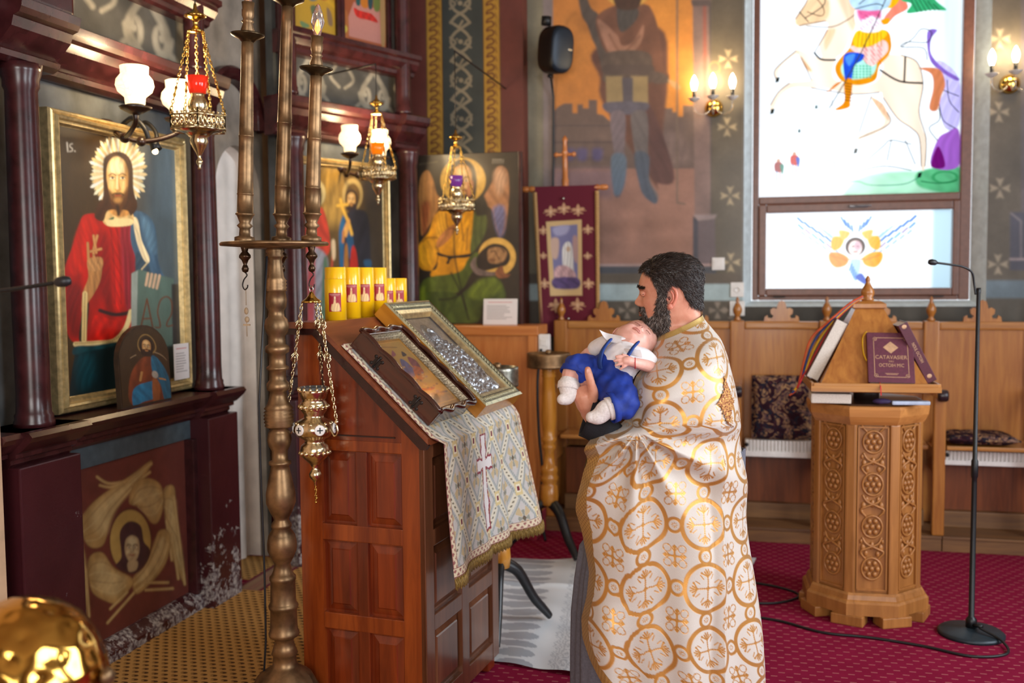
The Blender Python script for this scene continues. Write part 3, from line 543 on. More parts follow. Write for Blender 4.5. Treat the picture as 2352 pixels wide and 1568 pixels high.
# doorway: plaster sheet with an arched opening, pale reveal and curtain behind
arch = [(4.66, 0), (4.66, 4.4), (5.34, 4.4), (5.34, 0)]
ac, ar, az = 5.07, .245, 2.13
ap = [(ac+ar*math.cos(t), az+ar*1.05*math.sin(t)) for t in np.linspace(0, PI, 19)]
dw = MB(); n = len(ap)
fr = [(5.36, 0), (5.36, 4.4), (4.66, 4.4), (4.66, 0)]
dw.prism([(5.36, 0), (5.36, 4.4), (4.66, 4.4), (4.66, 0), (ac-ar, 0)]+ap[::-1]+[(ac+ar, 0)], -.05, 0, M1, 'YZ')
dw.build('doorway_plaster', plain('mottled_grey_plaster', '#8d8377', .7, 0, .3, 5, .2), ico)
ring = [(ac+ar, 0)]+ap+[(ac-ar, 0)]
rv = MB(); P = [[(x, y, z) for (y, z) in ring] for x in (-.045, -.12)]; vs = [tuple(M1 @ Vector(p)) for r_ in P for p in r_]; k = len(ring)
rv.add(vs, [(i, i+1, k+i+1, k+i) for i in range(k-1)], True); rv.build('doorway_reveal', PALE, ico)
cu = np.array([[(-.115+.008*math.sin(u*26)*(.4+v), 4.80+u*.55, 2.5*(1-v)) for u in np.linspace(0, 1, 50)] for v in np.linspace(0, 1, 8)])
cm = MB().grid(cu); cm.v = [tuple(M1 @ Vector(p)) for p in cm.v]; cm.build('door_curtain', PALE, ico)
MB().box((-.1, ac-ar+.004, 0), (-.02, ac-ar+.03, 2.1), M1, .004).build('door_jamb', PALE, ico)
MB().box((-.09, ac-ar+.03, .2), (-.06, ac-ar+.05, 2.0), M1).build('jamb_slot', BLACK, ico)
am = []
for (rr, oo) in ((.31, .0), (.31, .05), (.295, .07), (.27, .05), (.255, .075), (.235, .05), (.225, .0)):
    am.append([(oo, 4.99+rr*math.cos(t), 2.5+rr*.98*math.sin(t)) for t in np.linspace(-.05, PI+.05, 28)])
a_ = MB().grid(np.array(am), False); a_.v = [tuple(M1 @ Vector(p)) for p in a_.v]; a_.build('arch_moulding', BURG, ico)
# face one
for a in (3.25, 4.51): column(a, M1)
column(4.70, M1, 0.0, 2.46, .03, .03); 
for a in (3.25, 4.51): column(a, M1, 2.68, 4.3, .05, .09)
run('cornice', CORN, 2.985, 4.64, M1); run('cornice_break', CORN, 3.10, 3.42, M1, BURG, .1); run('cornice_break', CORN, 4.4, 4.64, M1, BURG, .05)
MB().box((0, 3.10, 2.66), (.24, 3.42, 2.76), M1, .02).build('cornice_block', BURG, ico); run('upper_cornice', UPC, 3.3, 4.66, M1, BURG, .04)
run('sill', SILL, 2.985, 4.64, M1); run('sill_break', SILL, 3.08, 3.42, M1, BURG, .035); run('sill_break', SILL, 4.38, 4.66, M1, BURG, .03)
MB().box((0, 3.08, 0), (.19, 3.42, .96), M1, .006).build('pedestal', WORN, ico); MB().box((0, 4.38, 0), (.19, 4.66, .96), M1, .006).build('pedestal', WORN, ico)
MB().box((0, 3.4, .86), (.085, 4.4, .955), M1, .004).build('grey_band', GREYB, ico)
MB().box((0, 4.345, .08), (.12, 4.385, .86), M1, .004).build('panel_stile', BURG, ico); MB().box((0, 3.41, .08), (.12, 3.44, .86), M1, .004).build('panel_stile', BURG, ico)
MB().prism([(0, 0), (.135, 0), (.135, .05), (.11, .075), (.085, .09), (0, .09)], 3.4, 4.4, M1, 'XZ').build('plinth', WORN, ico)
def seraph_panel():
    c = Canvas([(140, 1090), (426, 1008), (437, 1358), (156, 1514)], 190, 190, '#6b3228'); c.auto = .12; c.view(0, 900, 2.347)
    G, G2, D = '#b08c54', '#d8c08a', '#7a5a30'
    def wing(p, hl, fe):
        c.poly(p, G, soft=8); c.poly([(p[0][0]*.7+q[0]*.3, p[0][1]*.7+q[1]*.3) if 0 else (sum(r[0] for r in p)/len(p)*.3+q[0]*.7, sum(r[1] for r in p)/len(p)*.3+q[1]*.7) for q in p], G2, soft=40, alpha=.5); c.line(p+[p[0]], 5, D, alpha=.6)
        h = len(p)//2
        for k in range(1, 5):
            t_ = k/5; c.line([(a_[0]*(1-t_)+b_[0]*t_, a_[1]*(1-t_)+b_[1]*t_) for a_, b_ in zip(p[:h], p[::-1][:h])], 5, D if k % 2 else G2, alpha=.55, soft=6)
        for l in fe: c.line(l, 15, G, taper=False); c.line(l, 5, G2, alpha=.6)
    wing([(440, 700), (500, 600), (600, 520), (720, 440), (815, 370), (810, 410), (740, 500), (640, 620), (600, 700), (560, 820), (480, 820)], 0, [[(700, 480), (820, 385)], [(720, 500), (812, 430)], [(530, 455), (590, 490), (680, 480)], [(545, 500), (600, 510), (660, 490)]])
    wing([(700, 590), (730, 490), (800, 462), (870, 500), (885, 600), (860, 690), (820, 700), (760, 620)], 0, [])
    wing([(400, 780), (420, 680), (440, 660), (440, 760), (470, 900), (480, 1050), (470, 1180), (450, 1280), (425, 1100), (405, 950)], 0, [[(440, 900), (452, 1280)], [(470, 950), (487, 1200)]])
    wing([(885, 540), (915, 500), (945, 520), (950, 640), (970, 780), (990, 900), (1000, 1030), (960, 950), (920, 850), (900, 730)], 0, [[(940, 560), (1000, 1030)], [(930, 760), (965, 1000)], [(915, 800), (930, 900)]])
    wing([(480, 930), (500, 870), (560, 860), (620, 940), (720, 1000), (700, 1060), (640, 1130), (560, 1110), (500, 1060)], 0, [[(690, 1070), (600, 1160)], [(740, 1060), (585, 1235)]])
    wing([(720, 1000), (780, 930), (830, 820), (860, 745), (910, 745), (920, 830), (890, 930), (820, 1020), (740, 1080)], 0, [[(780, 1020), (910, 1020)], [(790, 1060), (935, 1052)]])
    c.ell(708, 798, 112, 172, '#b59450', soft=4); c.ell(708, 798, 112, 172, '#5a2c22', ring=7)
    c.poly([(630, 930), (660, 880), (650, 760), (680, 705), (720, 692), (765, 720), (780, 800), (810, 840), (800, 900), (740, 965), (690, 965)], '#46282a', soft=4)
    c.face(717, 830, 88, '#b59a72', '#3a2420', '#45282c', False, light='#dccca0'); c.poly([(695, 910), (745, 905), (740, 950), (700, 960)], '#b59a72', soft=6)
    c.noise(.08, 8, 12); return c.finish(1)
c = seraph_panel(); p = c.build('seraph_panel', painted('matt_panel_paint', .5, .2, 50), (.07, 3.44, .86), (0, .915, 0), (0, 0, -.775), ico); p.matrix_local = M1; p['label'] = 'painted haloed face wrapped in six tan wings'
def scrolls(quad, k=1):
    c = Canvas(quad, 150, 60, '#474540'); g = '#8f8878'; (x0, y0), (x1, y1), (x2, y2), (x3, y3) = quad
    U = lambda u, v: (x0+(x1-x0)*u+(x3-x0)*v+(x0-x1+x2-x3)*u*v, y0+(y1-y0)*u+(y3-y0)*v+(y0-y1+y2-y3)*u*v); h = abs(y3-y0)
    for c0 in (.25, .78):
        for s_ in (-1, 1):
            sp = [U(c0+s_*(.012+.2*(1-t)**1.0*abs(math.sin(t*2.2))), .95-.9*t) for t in np.linspace(0, 1, 9)]; c.line(sp, h*.09, g, soft=h*.04)
            sp = [U(c0+s_*(.07+.05*(1-t)*math.cos(t*8)), .55+.3*(1-t)*math.sin(t*8)) for t in np.linspace(0, 1, 14)]; c.line(sp, h*.07, g, soft=h*.04)
            c.line([U(c0+s_*.16, .9), U(c0+s_*.1, .75), U(c0+s_*.02, .95)], h*.07, g, soft=h*.04)
            c.line([U(c0+s_*.22, .05), U(c0+s_*.17, .3), U(c0+s_*.24, .5)], h*.06, g, soft=h*.04)
    c.noise(.25, 4, 20); return c
p = scrolls([(-38, -196), (441, 26), (446, 183), (-29, 19)]).build('scroll_frieze', FRESCO, (.012, 3.3, 3.0), (0, 1.3, 0), (0, 0, -.34), ico); p.matrix_local = M1
# face two
for a in (.13, 1.06): column(a, M2); column(a, M2, 2.68, 4.3, .05, .09)
run('cornice', CORN, .1, 1.16, M2); run('cornice_break', CORN, .03, .24, M2, BURG, .04); run('cornice_break', CORN, .96, 1.18, M2, BURG, .05); run('upper_cornice', UPC, .1, 1.16, M2, BURG, .04)
run('sill', SILL, .08, 1.16, M2); MB().box((0, .05, 0), (.19, .24, .96), M2, .006).build('pedestal', WORN, ico); MB().box((0, .97, 0), (.19, 1.16, .96), M2, .006).build('pedestal', WORN, ico)
MB().box((0, .24, .0), (.07, .97, .95), M2, .004).build('base_panel', BURG, ico)
p = scrolls([(633, 112), (920, 175), (921, 276), (636, 228)]).build('scroll_frieze', FRESCO, (.012, .14, 2.94), (0, .98, 0), (0, 0, -.28), ico); p.matrix_local = M2
def upper1():
    c = Canvas([(627, -163), (771, -115), (775, 93), (632, 58)], 60, 80, '#c79a2c'); c.view(660, 0, 5.227)
    c.poly([(-200, -900), (620, -900), (620, -300), (-200, -300)], '#b77a2a', smooth=False); c.poly([(260, 100), (330, 90), (350, 200), (300, 230)], '#5e6f4e', soft=10); c.poly([(480, 120), (540, 180), (560, 320), (500, 300)], '#8a6d4e', soft=14); c.poly([(120, 250), (240, 300), (230, 330), (150, 320)], '#6d8a5a', soft=10); c.poly([(330, 250), (390, 280), (360, 330)], '#c47a3a', soft=10); c.line([(430, 0), (600, 120)], 40, '#d9a72a', soft=20); c.line([(540, -20), (620, 100)], 16, '#b57a1c')
    for x, k in ((100, '#8a3a2a'), (300, '#3f6a7a'), (450, '#a8502a')): c.poly([(x-60, -300), (x+60, -300), (x+70, 0), (x-70, 0)], k, soft=16); c.face(x, -360, 80)
    return c
def upper2():
    c = Canvas([(786, -110), (890, -75), (894, 121), (790, 96)], 60, 90, '#a5552e'); c.view(660, 0, 5.227)
    c.poly([(650, -600), (1230, -600), (1230, -200), (650, -200)], '#c09434', smooth=False); c.poly([(820, 60), (1140, 160), (1160, 540), (760, 440), (750, 230)], '#c9877a', soft=8, smooth=False); c.poly([(820, 130), (900, 160), (1040, 200), (1120, 300), (1000, 270), (860, 230)], '#d32a20', soft=6); c.poly([(660, 150), (740, 180), (750, 440), (680, 430)], '#b56a34', soft=20); c.ell(710, 360, 30, 40, '#d6c04a', soft=12)
    c.poly([(900, -100), (1000, -100), (1000, 120), (910, 100)], '#cf7a24', soft=6); c.poly([(850, -100), (900, -100), (900, 90), (850, 80)], '#2a5a58', soft=6); c.poly([(1000, -100), (1050, -100), (1050, 130), (1000, 120)], '#2a4a50', soft=6); c.poly([(1070, -60), (1150, -40), (1140, 160), (1070, 150)], '#6d7a3a', soft=14); c.face(950, -170, 90); c.line([(680, 490), (1220, 620)], 40, '#b5721e', soft=8); c.poly([(1150, 0), (1200, 0), (1210, 520), (1160, 520)], '#b08a5a', soft=10); return c
for i, (c, a0, a1, lab) in enumerate(((upper1(), .14, .575, 'yellow narrative icon'), (upper2(), .61, 1.0, 'narrative icon with red cloth over a pink tomb'))):
    f = MB()
    for b in (((.0, a0-.015, 3.06), (.04, a0+.012, 3.66)), ((.0, a1-.012, 3.06), (.04, a1+.015, 3.66)), ((.0, a0, 3.05), (.04, a1, 3.075)), ((.0, a0, 3.64), (.04, a1, 3.66))): f.box(*b, M2, .004)
    f = f.build('painting_frame', BURG, ico); p = c.build('painted_panel', PAINT, (.015, a0+.01, 3.645), (0, a1-a0-.02, 0), (0, 0, -.57), ico); p.matrix_local = M2; p['label'] = lab
# ------------------------------------------------------------------ framed icons
def icon_frame(t, M, a0, a1, z0, z1, wd, d, mat=GOLD):
    """mitred profiled frame: four bars, local (out, along, up)"""
    pr = [(0, 0), (d*.6, 0), (d*.75, wd*.08), (d*.8, wd*.2), (d*.7, wd*.3), (d, wd*.42), (d*.95, wd*.55), (d*.7, wd*.62), (d*.72, wd*.78), (d*.45, wd*.88), (d*.4, wd), (0, wd)]
    cn = [(a0, z0, 1, 1), (a1, z0, -1, 1), (a1, z1, -1, -1), (a0, z1, 1, -1)]
    for i in range(4):
        b = MB(); A, B = cn[i], cn[(i+1) % 4]; n = len(pr); vs = []
        for (a, z, da, dz) in (A, B): vs += [(o, a+da*w_, z+dz*w_) for o, w_ in pr]
        b.add(vs, [(j, (j+1) % n, n+(j+1) % n, n+j) for j in range(n)]+[tuple(range(n)), tuple(range(2*n-1, n-1, -1))], False, M).build('frame_bar', mat, t)
ic1 = thing('framed_icon', 'large gilt-framed icon of a red-robed man with a rayed halo', 'icon', (-2.815, 4.0, 1.1))
MA = Matrix.Translation((2.815-2.815, -4.0, -1.1))
icon_frame(ic1, MA, 3.48, 4.46, 1.1, 2.345, .07, .07)
MB().box((0, 3.49, 1.11), (.012, 4.45, 2.335), MA).build('backing_board', BLACK, ic1)
def christ():
    c = Canvas([(146, 280), (418, 340), (434, 872), (170, 921)], 230, 380, '#3c2a10'); c.view(100, 240, 4.126)
    c.poly([(950, 200), (1400, 250), (1500, 2000), (1400, 2600), (1000, 2400), (980, 1200)], '#46545a', soft=260, smooth=False); c.poly([(1150, 300), (1400, 300), (1400, 1100), (1200, 1000)], '#6a7e88', soft=160, alpha=.5, smooth=False)  # bluish window sheen of the varnish, painted into the background's right side
    c.rays(780, 640, 100, 400, 58, ['#f1e2bb', '#dcc48e', '#f6ecd0', '#cdb27a'], .16, 3, .73)
    # mantle and tunic
    c.poly([(470, 1040), (640, 1040), (760, 1120), (900, 1110), (940, 1400), (930, 1950), (900, 2150), (780, 2230), (560, 2250), (380, 2260), (300, 2150), (270, 1900), (280, 1560), (350, 1350), (410, 1150)], '#a81208', soft=8)
    c.poly([(470, 1060), (600, 1150), (560, 1400), (420, 1600), (340, 1560), (370, 1300)], '#c8200e', soft=50, alpha=.8); c.poly([(700, 1160), (800, 1150), (830, 1500), (820, 1900), (740, 1900), (720, 1500)], '#c41a10', soft=40, alpha=.8)
    c.poly([(560, 1230), (690, 1250), (720, 1600), (700, 1950), (620, 1800), (560, 1600)], '#7a0a0a', soft=60, alpha=.7); c.poly([(300, 1700), (440, 1750), (430, 2150), (350, 2200), (290, 2000)], '#6d0a08', soft=60, alpha=.8)
    c.poly([(800, 1150), (920, 1130), (930, 1880), (850, 1900)], '#8c2230', soft=30, alpha=.9)
    for x in (740, 800, 850, 890): c.line([(x-30, 1180), (x, 1500), (x+10, 1880)], 14, '#6a0c12', soft=20, alpha=.7)
    c.line([(610, 1950), (760, 1990), (930, 1960)], 36, '#2c1418', soft=12); c.poly([(560, 2000), (740, 2040), (900, 2000), (900, 2150), (780, 2240), (600, 2260), (520, 2260)], '#bc160c', soft=14)
    c.poly([(930, 1010), (1050, 1040), (1130, 1180), (1160, 1500), (1240, 1720), (1120, 1860), (1000, 1700), (960, 1500), (900, 1300), (900, 1130)], '#3c5a72', soft=12); c.poly([(1000, 1060), (1100, 1160), (1140, 1400), (1060, 1350)], '#56788e', soft=40, alpha=.8)
    c.poly([(950, 1400), (1060, 1500), (1080, 1700), (960, 1720)], '#2d4352', soft=30)
    c.poly([(920, 1080), (965, 1090), (1000, 1280), (1070, 1440), (1060, 1500), (1010, 1450), (950, 1280)], '#e2cfa4', soft=6); c.line([(1060, 1490), (1000, 1560)], 12, '#cbb98e')
    c.poly([(640, 980), (760, 1010), (900, 1000), (910, 1130), (690, 1150), (620, 1060)], '#d9b578', soft=6); c.poly([(690, 1085), (900, 1080), (900, 1140), (695, 1148)], '#e6cf94', soft=4); c.poly([(690, 1085), (740, 1060), (735, 1085)], '#2c5a40')
    c.poly([(690, 870), (880, 880), (890, 1030), (780, 1060), (690, 1000)], '#c98f4a', soft=10)
    # hair and face
    c.poly([(640, 560), (670, 480), (760, 440), (860, 470), (915, 580), (925, 800), (960, 960), (900, 1050), (860, 1000), (690, 1000), (640, 1100), (560, 1060), (590, 940), (640, 860)], '#40230f', soft=10)
    c.poly([(775, 490), (840, 530), (870, 640), (868, 780), (840, 880), (800, 950), (770, 955), (720, 900), (690, 800), (672, 680), (680, 570), (720, 510)], '#e0ae62', soft=10); c.poly([(770, 500), (820, 540), (830, 640), (700, 640), (715, 540)], '#f6deae', soft=50); c.poly([(690, 700), (740, 720), (740, 800), (710, 800)], '#f0c98a', soft=40); c.poly([(810, 720), (850, 720), (850, 800), (815, 800)], '#edc684', soft=40); c.poly([(845, 560), (875, 640), (868, 800), (845, 860), (850, 700)], '#b57c3c', soft=25, alpha=.8)
    for x in (725, 820): c.line([(x-34, 668), (x, 650), (x+34, 668)], 10, '#6b3f1a', soft=6); c.ell(x, 692, 24, 11, '#f4e6c8', soft=5); c.ell(x+3, 691, 11, 11, '#23140a', soft=4); c.line([(x-28, 688), (x, 678), (x+28, 690)], 6, '#4a2a14', soft=4); c.line([(x-24, 712), (x+22, 712)], 6, '#b98048', soft=8, alpha=.7)
    c.line([(782, 690), (790, 770), (800, 800), (770, 812), (752, 800)], 8, '#9c6230', soft=8, alpha=.8); c.line([(770, 680), (772, 790)], 16, '#f7e2b8', soft=14, alpha=.8)
    c.poly([(690, 800), (730, 840), (775, 828), (830, 838), (868, 780), (862, 880), (830, 980), (800, 1030), (765, 1010), (715, 930)], '#5a3414', soft=26, alpha=.92); c.line([(728, 850), (750, 836), (778, 842), (806, 836), (832, 852)], 12, '#43250f', soft=8); c.line([(752, 862), (778, 858), (806, 862)], 11, '#a8482c', soft=5); c.ell(778, 900, 34, 26, '#c28e4c', soft=24, alpha=.8); c.line([(775, 960), (785, 1040)], 30, '#2c180c', soft=20)
    # blessing hand and sleeve
    c.poly([(460, 1900), (510, 1880), (470, 2220), (410, 2210)], '#2c2018', soft=8); c.poly([(500, 1480), (620, 1470), (620, 1640), (560, 1780), (480, 1900), (440, 1960), (450, 1780), (500, 1640)], '#b57f48', soft=8)
    for l in ([(505, 1500), (495, 1310)], [(560, 1480), (550, 1380), (585, 1240)], [(575, 1400), (550, 1240)], [(520, 1390), (620, 1365)]): c.line(l, 26, '#a87440'); c.line(l, 12, '#cf9a60', alpha=.7)
    c.poly([(500, 1460), (630, 1450), (620, 1560), (510, 1570)], '#b98650', soft=10); c.line([(540, 1420), (600, 1440), (590, 1500)], 8, '#6b4020', alpha=.7)
    c.line([(470, 1790), (460, 2230)], 46, '#dcc484', soft=6); c.line([(380, 2270), (560, 2262), (740, 2240), (850, 2120), (900, 1960)], 44, '#e0ca90', soft=6)
    for k in range(26): t = k/25; c.ell(380+480*t, 2265-30*t-90*max(0, t-.7)*3, 9, 9, '#8a6a2c', alpha=.7); c.ell(470-10*t, 1790+440*t, 8, 8, '#8a6a2c', alpha=.7)
    # book with letters
    c.poly([(915, 1590), (975, 1560), (1300, 1650), (1310, 2270), (950, 2380), (900, 2300)], '#51685f', soft=8, smooth=False); c.poly([(905, 1600), (965, 1570), (950, 2330), (900, 2340)], '#8f9a92', soft=8, smooth=False); c.poly([(1280, 1700), (1350, 1700), (1370, 2300), (1290, 2280)], '#2b2a2c', soft=14, smooth=False)
    A = '#5f3a26'
    for l in ([(985, 2150), (1050, 1840), (1110, 2140)], [(1010, 2030), (1090, 2025)]): c.line(l, 15, A, smooth=False)
    c.line([(1130, 2110), (1170, 2110), (1170, 2060), (1150, 1960), (1180, 1850), (1240, 1820), (1280, 1870), (1280, 1980), (1240, 2060), (1240, 2100), (1290, 2090)], 14, A)
    for k in range(4): c.line([(1060+k*36, 1600+k*6), (1040+k*34, 1710+k*10)], 24, '#c4a486')
    # lap
    c.poly([(390, 2310), (560, 2290), (800, 2260), (930, 2260), (960, 2900), (300, 2900), (350, 2500)], '#0d2226', soft=10, smooth=False); c.poly([(400, 2400), (540, 2370), (560, 2600), (420, 2700)], '#12404a', soft=80, alpha=.9)
    c.poly([(380, 2290), (560, 2280), (760, 2250), (700, 2300), (480, 2340), (360, 2370)], '#124048', soft=12)
    # letters
    c.line([(302, 355), (308, 440)], 12, '#cfc6b4'); c.line([(352, 365), (330, 375), (330, 395), (350, 410), (350, 432), (325, 440)], 9, '#cfc6b4'); c.ell(375, 436, 7, 7, '#cfc6b4')
    c.noise(.07, 2, 10, (1, 3)); c.c = np.clip(c.c*1.2, 0, 1); return c.finish(1)
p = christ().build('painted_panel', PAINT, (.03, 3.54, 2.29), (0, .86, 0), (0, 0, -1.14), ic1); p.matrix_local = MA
# small arched icon standing on the sill, printed card beside it
si = thing('arched_icon', 'small round-topped wooden icon of a saint in blue standing on the ledge', 'icon', (-2.66, 3.925, 1.092))
si.rotation_euler = (0, -.05, 0)
ou = [(-.19, 0), (.19, 0), (.19, .2)]+[(.19*math.cos(t), .2+.155*math.sin(t)) for t in np.linspace(.1, PI-.1, 15)]+[(-.19, .2)]
MB().prism(ou, -.022, 0, None, 'YZ').build('panel_board', plain('old_brown_board', '#3b2a1c', .5, 0, .3, 20), si)
def small_icon():
    c = Canvas([(279, 770), (386, 760), (391, 937), (285, 961)], 110, 110, '#3d2b14'); c.view(0, 400, 2.613)
    c.poly([(790, 1260), (850, 1160), (920, 1140), (1000, 1200), (1010, 1320), (990, 1440), (800, 1450)], '#7a3a1c', soft=8); c.poly([(920, 1130), (960, 1140), (1010, 1220), (1020, 1400), (985, 1420), (960, 1300), (920, 1230)], '#1c6a90', soft=6); c.poly([(810, 1340), (900, 1300), (960, 1290), (930, 1400), (860, 1430), (806, 1460)], '#1f78a8', soft=6); c.poly([(920, 1280), (960, 1310), (950, 1440), (920, 1440)], '#9a5a30', soft=6)
    c.ell(895, 1060, 50, 62, '#9a7a44', ring=6); c.face(893, 1070, 56, '#b8864e', '#3a2010', '#2c1a10', True); c.ell(935, 1250, 18, 24, '#b5b0a8', soft=6); c.line([(860, 1240), (850, 1290)], 14, '#b88850'); c.line([(960, 1270), (990, 1265)], 12, '#b88850'); c.line([(800, 1125), (830, 1122)], 6, '#a89070'); c.line([(940, 1100), (1000, 1088)], 6, '#a89070'); c.noise(.1, 3, 8); return c
P = small_icon(); U_, V_ = P.u, P.v; yy = -.183+.366*U_; zt = np.where(abs(yy) < .19, .2+.15*np.sqrt(np.clip(1-(yy/.19)**2, 0, 1)), .2); zz = .006+(zt-.012)*(1-V_)
fastgrid('painted_face', np.stack([np.full_like(yy, .0012), yy, zz], -1), PAINT, si, P.c)
def card(name, label, loc, rot, w_, h_, lines, head='#c46a6a'):
    t = thing(name, label, 'card', loc); t.rotation_euler = rot
    MB().box((-w_/2, 0, 0), (w_/2, .003, h_), None, .001).build('paper_sheet', WHITE, t)
    c = Canvas([(0, 0), (100, 0), (100, 100), (0, 100)], 70, 70, '#ddd8d8'); r = random.Random(3)
    c.line([(14, 12), (84, 12)], 3.5, head, alpha=.7)
    for k in range(lines): c.line([(10, 26+k*60/lines), (60+r.random()*30, 26+k*60/lines)], 2.4, '#6d6a70', alpha=.75)
    c.build('printed_text', PRINT, (-w_/2+.003, -.0008, h_-.003), (w_-.006, 0, 0), (0, 0, -h_+.006), t)
card('notice_card', 'white printed notice tucked in the gilt frame beside the arched icon', (-2.742, 4.335, 1.16), (-.0, 0, PI/2), .13, .175, 8)
# second framed icon, with two standing saints
ic2 = thing('framed_icon', 'gilt-framed icon of standing saints behind the yellow candles', 'icon', W2 @ Vector((0, .6, 1.095)), ang)
MB2 = Matrix.Translation((.003, -.6, -1.095)); icon_frame(ic2, MB2, .22, .97, 1.1, 2.36, .055, .065)
MB().box((0, .23, 1.11), (.012, .96, 2.35), MB2).build('backing_board', BLACK, ic2)
def icon2():
    c = Canvas([(695, 376), (888, 396), (895, 799), (705, 815)], 130, 200, '#5a4318'); c.view(660, 340, 3.735)
    c.poly([(330, 200), (480, 200), (520, 600), (300, 600)], '#b08a3c', soft=120, alpha=.9); c.poly([(650, 200), (900, 250), (900, 1100), (700, 1100)], '#2a2218', soft=80, alpha=.8, smooth=False); c.poly([(100, 100), (190, 110), (200, 900), (100, 900)], '#6b7f86', soft=60, alpha=.7, smooth=False)
    c.ell(265, 390, 85, 110, '#d9c78c', soft=8); c.face(255, 400, 95, '#c98f50', '#4a2a14', '#3a2010', True); c.poly([(240, 480), (300, 490), (310, 640), (250, 650)], '#4d7a3c', soft=8)
    c.poly([(150, 700), (240, 620), (310, 500), (360, 600), (390, 820), (340, 900), (240, 900), (160, 880)], '#c23a22', soft=10); c.poly([(190, 880), (350, 880), (370, 1100), (330, 1600), (190, 1600)], '#8a8a94', soft=20); c.poly([(200, 900), (260, 880), (240, 1600), (190, 1600)], '#a8454a', soft=20); c.poly([(330, 950), (370, 1000), (350, 1600), (310, 1600)], '#4d6b50', soft=14); c.line([(420, 780), (400, 1020)], 16, '#b8472e'); c.poly([(400, 780), (430, 770), (435, 900), (410, 920)], '#d8c09a', soft=6)
    c.ell(583, 400, 88, 130, '#b59a5c', soft=6); c.ell(583, 410, 62, 100, '#6a4f20', soft=8); c.face(572, 440, 80, '#d8a24c', '#4a2a14', '#2c1a14', True)
    c.poly([(530, 560), (640, 520), (720, 600), (740, 1000), (760, 1600), (480, 1600), (480, 800)], '#1c1a24', soft=10); c.poly([(465, 700), (500, 570), (520, 620), (510, 760), (500, 1000), (475, 1000)], '#1c5a86', soft=8); c.poly([(530, 720), (580, 700), (590, 900), (545, 900)], '#1a4a70', soft=10); c.poly([(565, 880), (590, 810), (620, 900), (630, 1100), (560, 1100)], '#b5200e', soft=6); c.poly([(510, 880), (545, 880), (540, 1600), (505, 1600)], '#a06a24', soft=6); c.poly([(680, 930), (740, 930), (740, 990), (690, 980)], '#1f4a6a', soft=10)
    c.line([(480, 440), (500, 520), (545, 620), (575, 720)], 24, '#e0b040'); c.line([(450, 490), (540, 480)], 22, '#e0b040'); c.poly([(500, 700), (540, 600), (560, 620), (530, 740)], '#d8a050', soft=6); c.line([(505, 700), (500, 780)], 22, '#b07030'); c.noise(.08, 6, 8); return c.finish(1)
p = icon2().build('painted_panel', PAINT, (.028, .255, 2.325), (0, .68, 0), (0, 0, -1.19), ic2); p.matrix_local = MB2
# ------------------------------------------------------------------ painted pier and the angel icon
pier = MB().box((-2.55, 6.81, 0), (-1.588, 6.95, 4.6)).build('wall_pier', plain('brick_red_fresco', '#6a342a', .6, 0, .15, 6, .15)); struct(pier, 'red and green painted pier with braided ornament')
def pier_art():
    c = Canvas([(914, -192), (1199, -221), (1207, 863), (931, 859)], 150, 540, '#6a332a'); c.view(900, 0, 2.613)
    lx = lambda x0, y: x0+.012*(y-0)
    for x0, x1, col in ((203, 298, '#b98a2e'), (298, 545, '#3b3f3b'), (545, 645, '#b98a2e')): c.poly([(lx(x0, -600), -600), (lx(x1, -600), -600), (lx(x1, 2300), 2300), (lx(x0, 2300), 2300)], col, smooth=False)
    for x in (203, 298, 545, 645): c.line([(lx(x, -600), -600), (lx(x, 2300), 2300)], 5, '#4a2f1c')
    for k in range(56):
        y = -600+k*52
        for x in (225, 568):
            X = lx(x, y); c.line([(X, y+8), (X+28, y), (X+42, y+18), (X+30, y+32), (X+8, y+40), (X-2, y+56)], 10, '#6d3a1c'); c.line([(X+50, y+4), (X+58, y+30)], 6, '#7a4a1c')
    for k in range(13):
        y = -560+k*232; X = lx(410, y); g = '#8d8068'
        for s_ in (-1, 1):
            c.line([(X+s_*55, y), (X+s_*10, y+30), (X-s_*40, y+70), (X-s_*58, y+115), (X-s_*30, y+160), (X+s_*20, y+190), (X+s_*58, y+232)], 17, g); c.line([(X+s_*62, y+90), (X+s_*30, y+120), (X+s_*62, y+150)], 12, g)
        c.ell(X, y+115, 14, 14, g); c.ell(X-22, y+100, 6, 6, g); c.ell(X+22, y+130, 6, 6, g); c.line([(X-12, y+30), (X+12, y-10)], 12, g)
    c.noise(.1, 7, 20); return c
pier_art().build('fresco_panel', FRESCO, (-2.483, 6.804, 4.187), (.896, 0, 0), (0, 0, -3.24), pier)
ga = MB().box((-3.3, 6.5, 0), (-2.48, 6.95, 4.6)).build('wall_pier_return', plain('brick_red_return', '#5e3029', .6, 0, .15, 6)); struct(ga)
an = thing('angel_icon', 'unframed panel icon of a winged figure in yellow carrying a haloed head', 'icon', (-1.843, 6.225, 1.342))
MB().box((-.38, 0, 0), (.375, .03, 1.1), None, .003).build('panel_board', plain('dark_panel_edge', '#2c1d18', .4), an)
MB().box((.355, -.004, 0), (.375, 0, 1.1), None, .001).build('edge_strip', BURG, an); MB().box((-.38, -.004, 0), (-.362, 0, 1.1), None, .001).build('edge_strip', BURG, an)
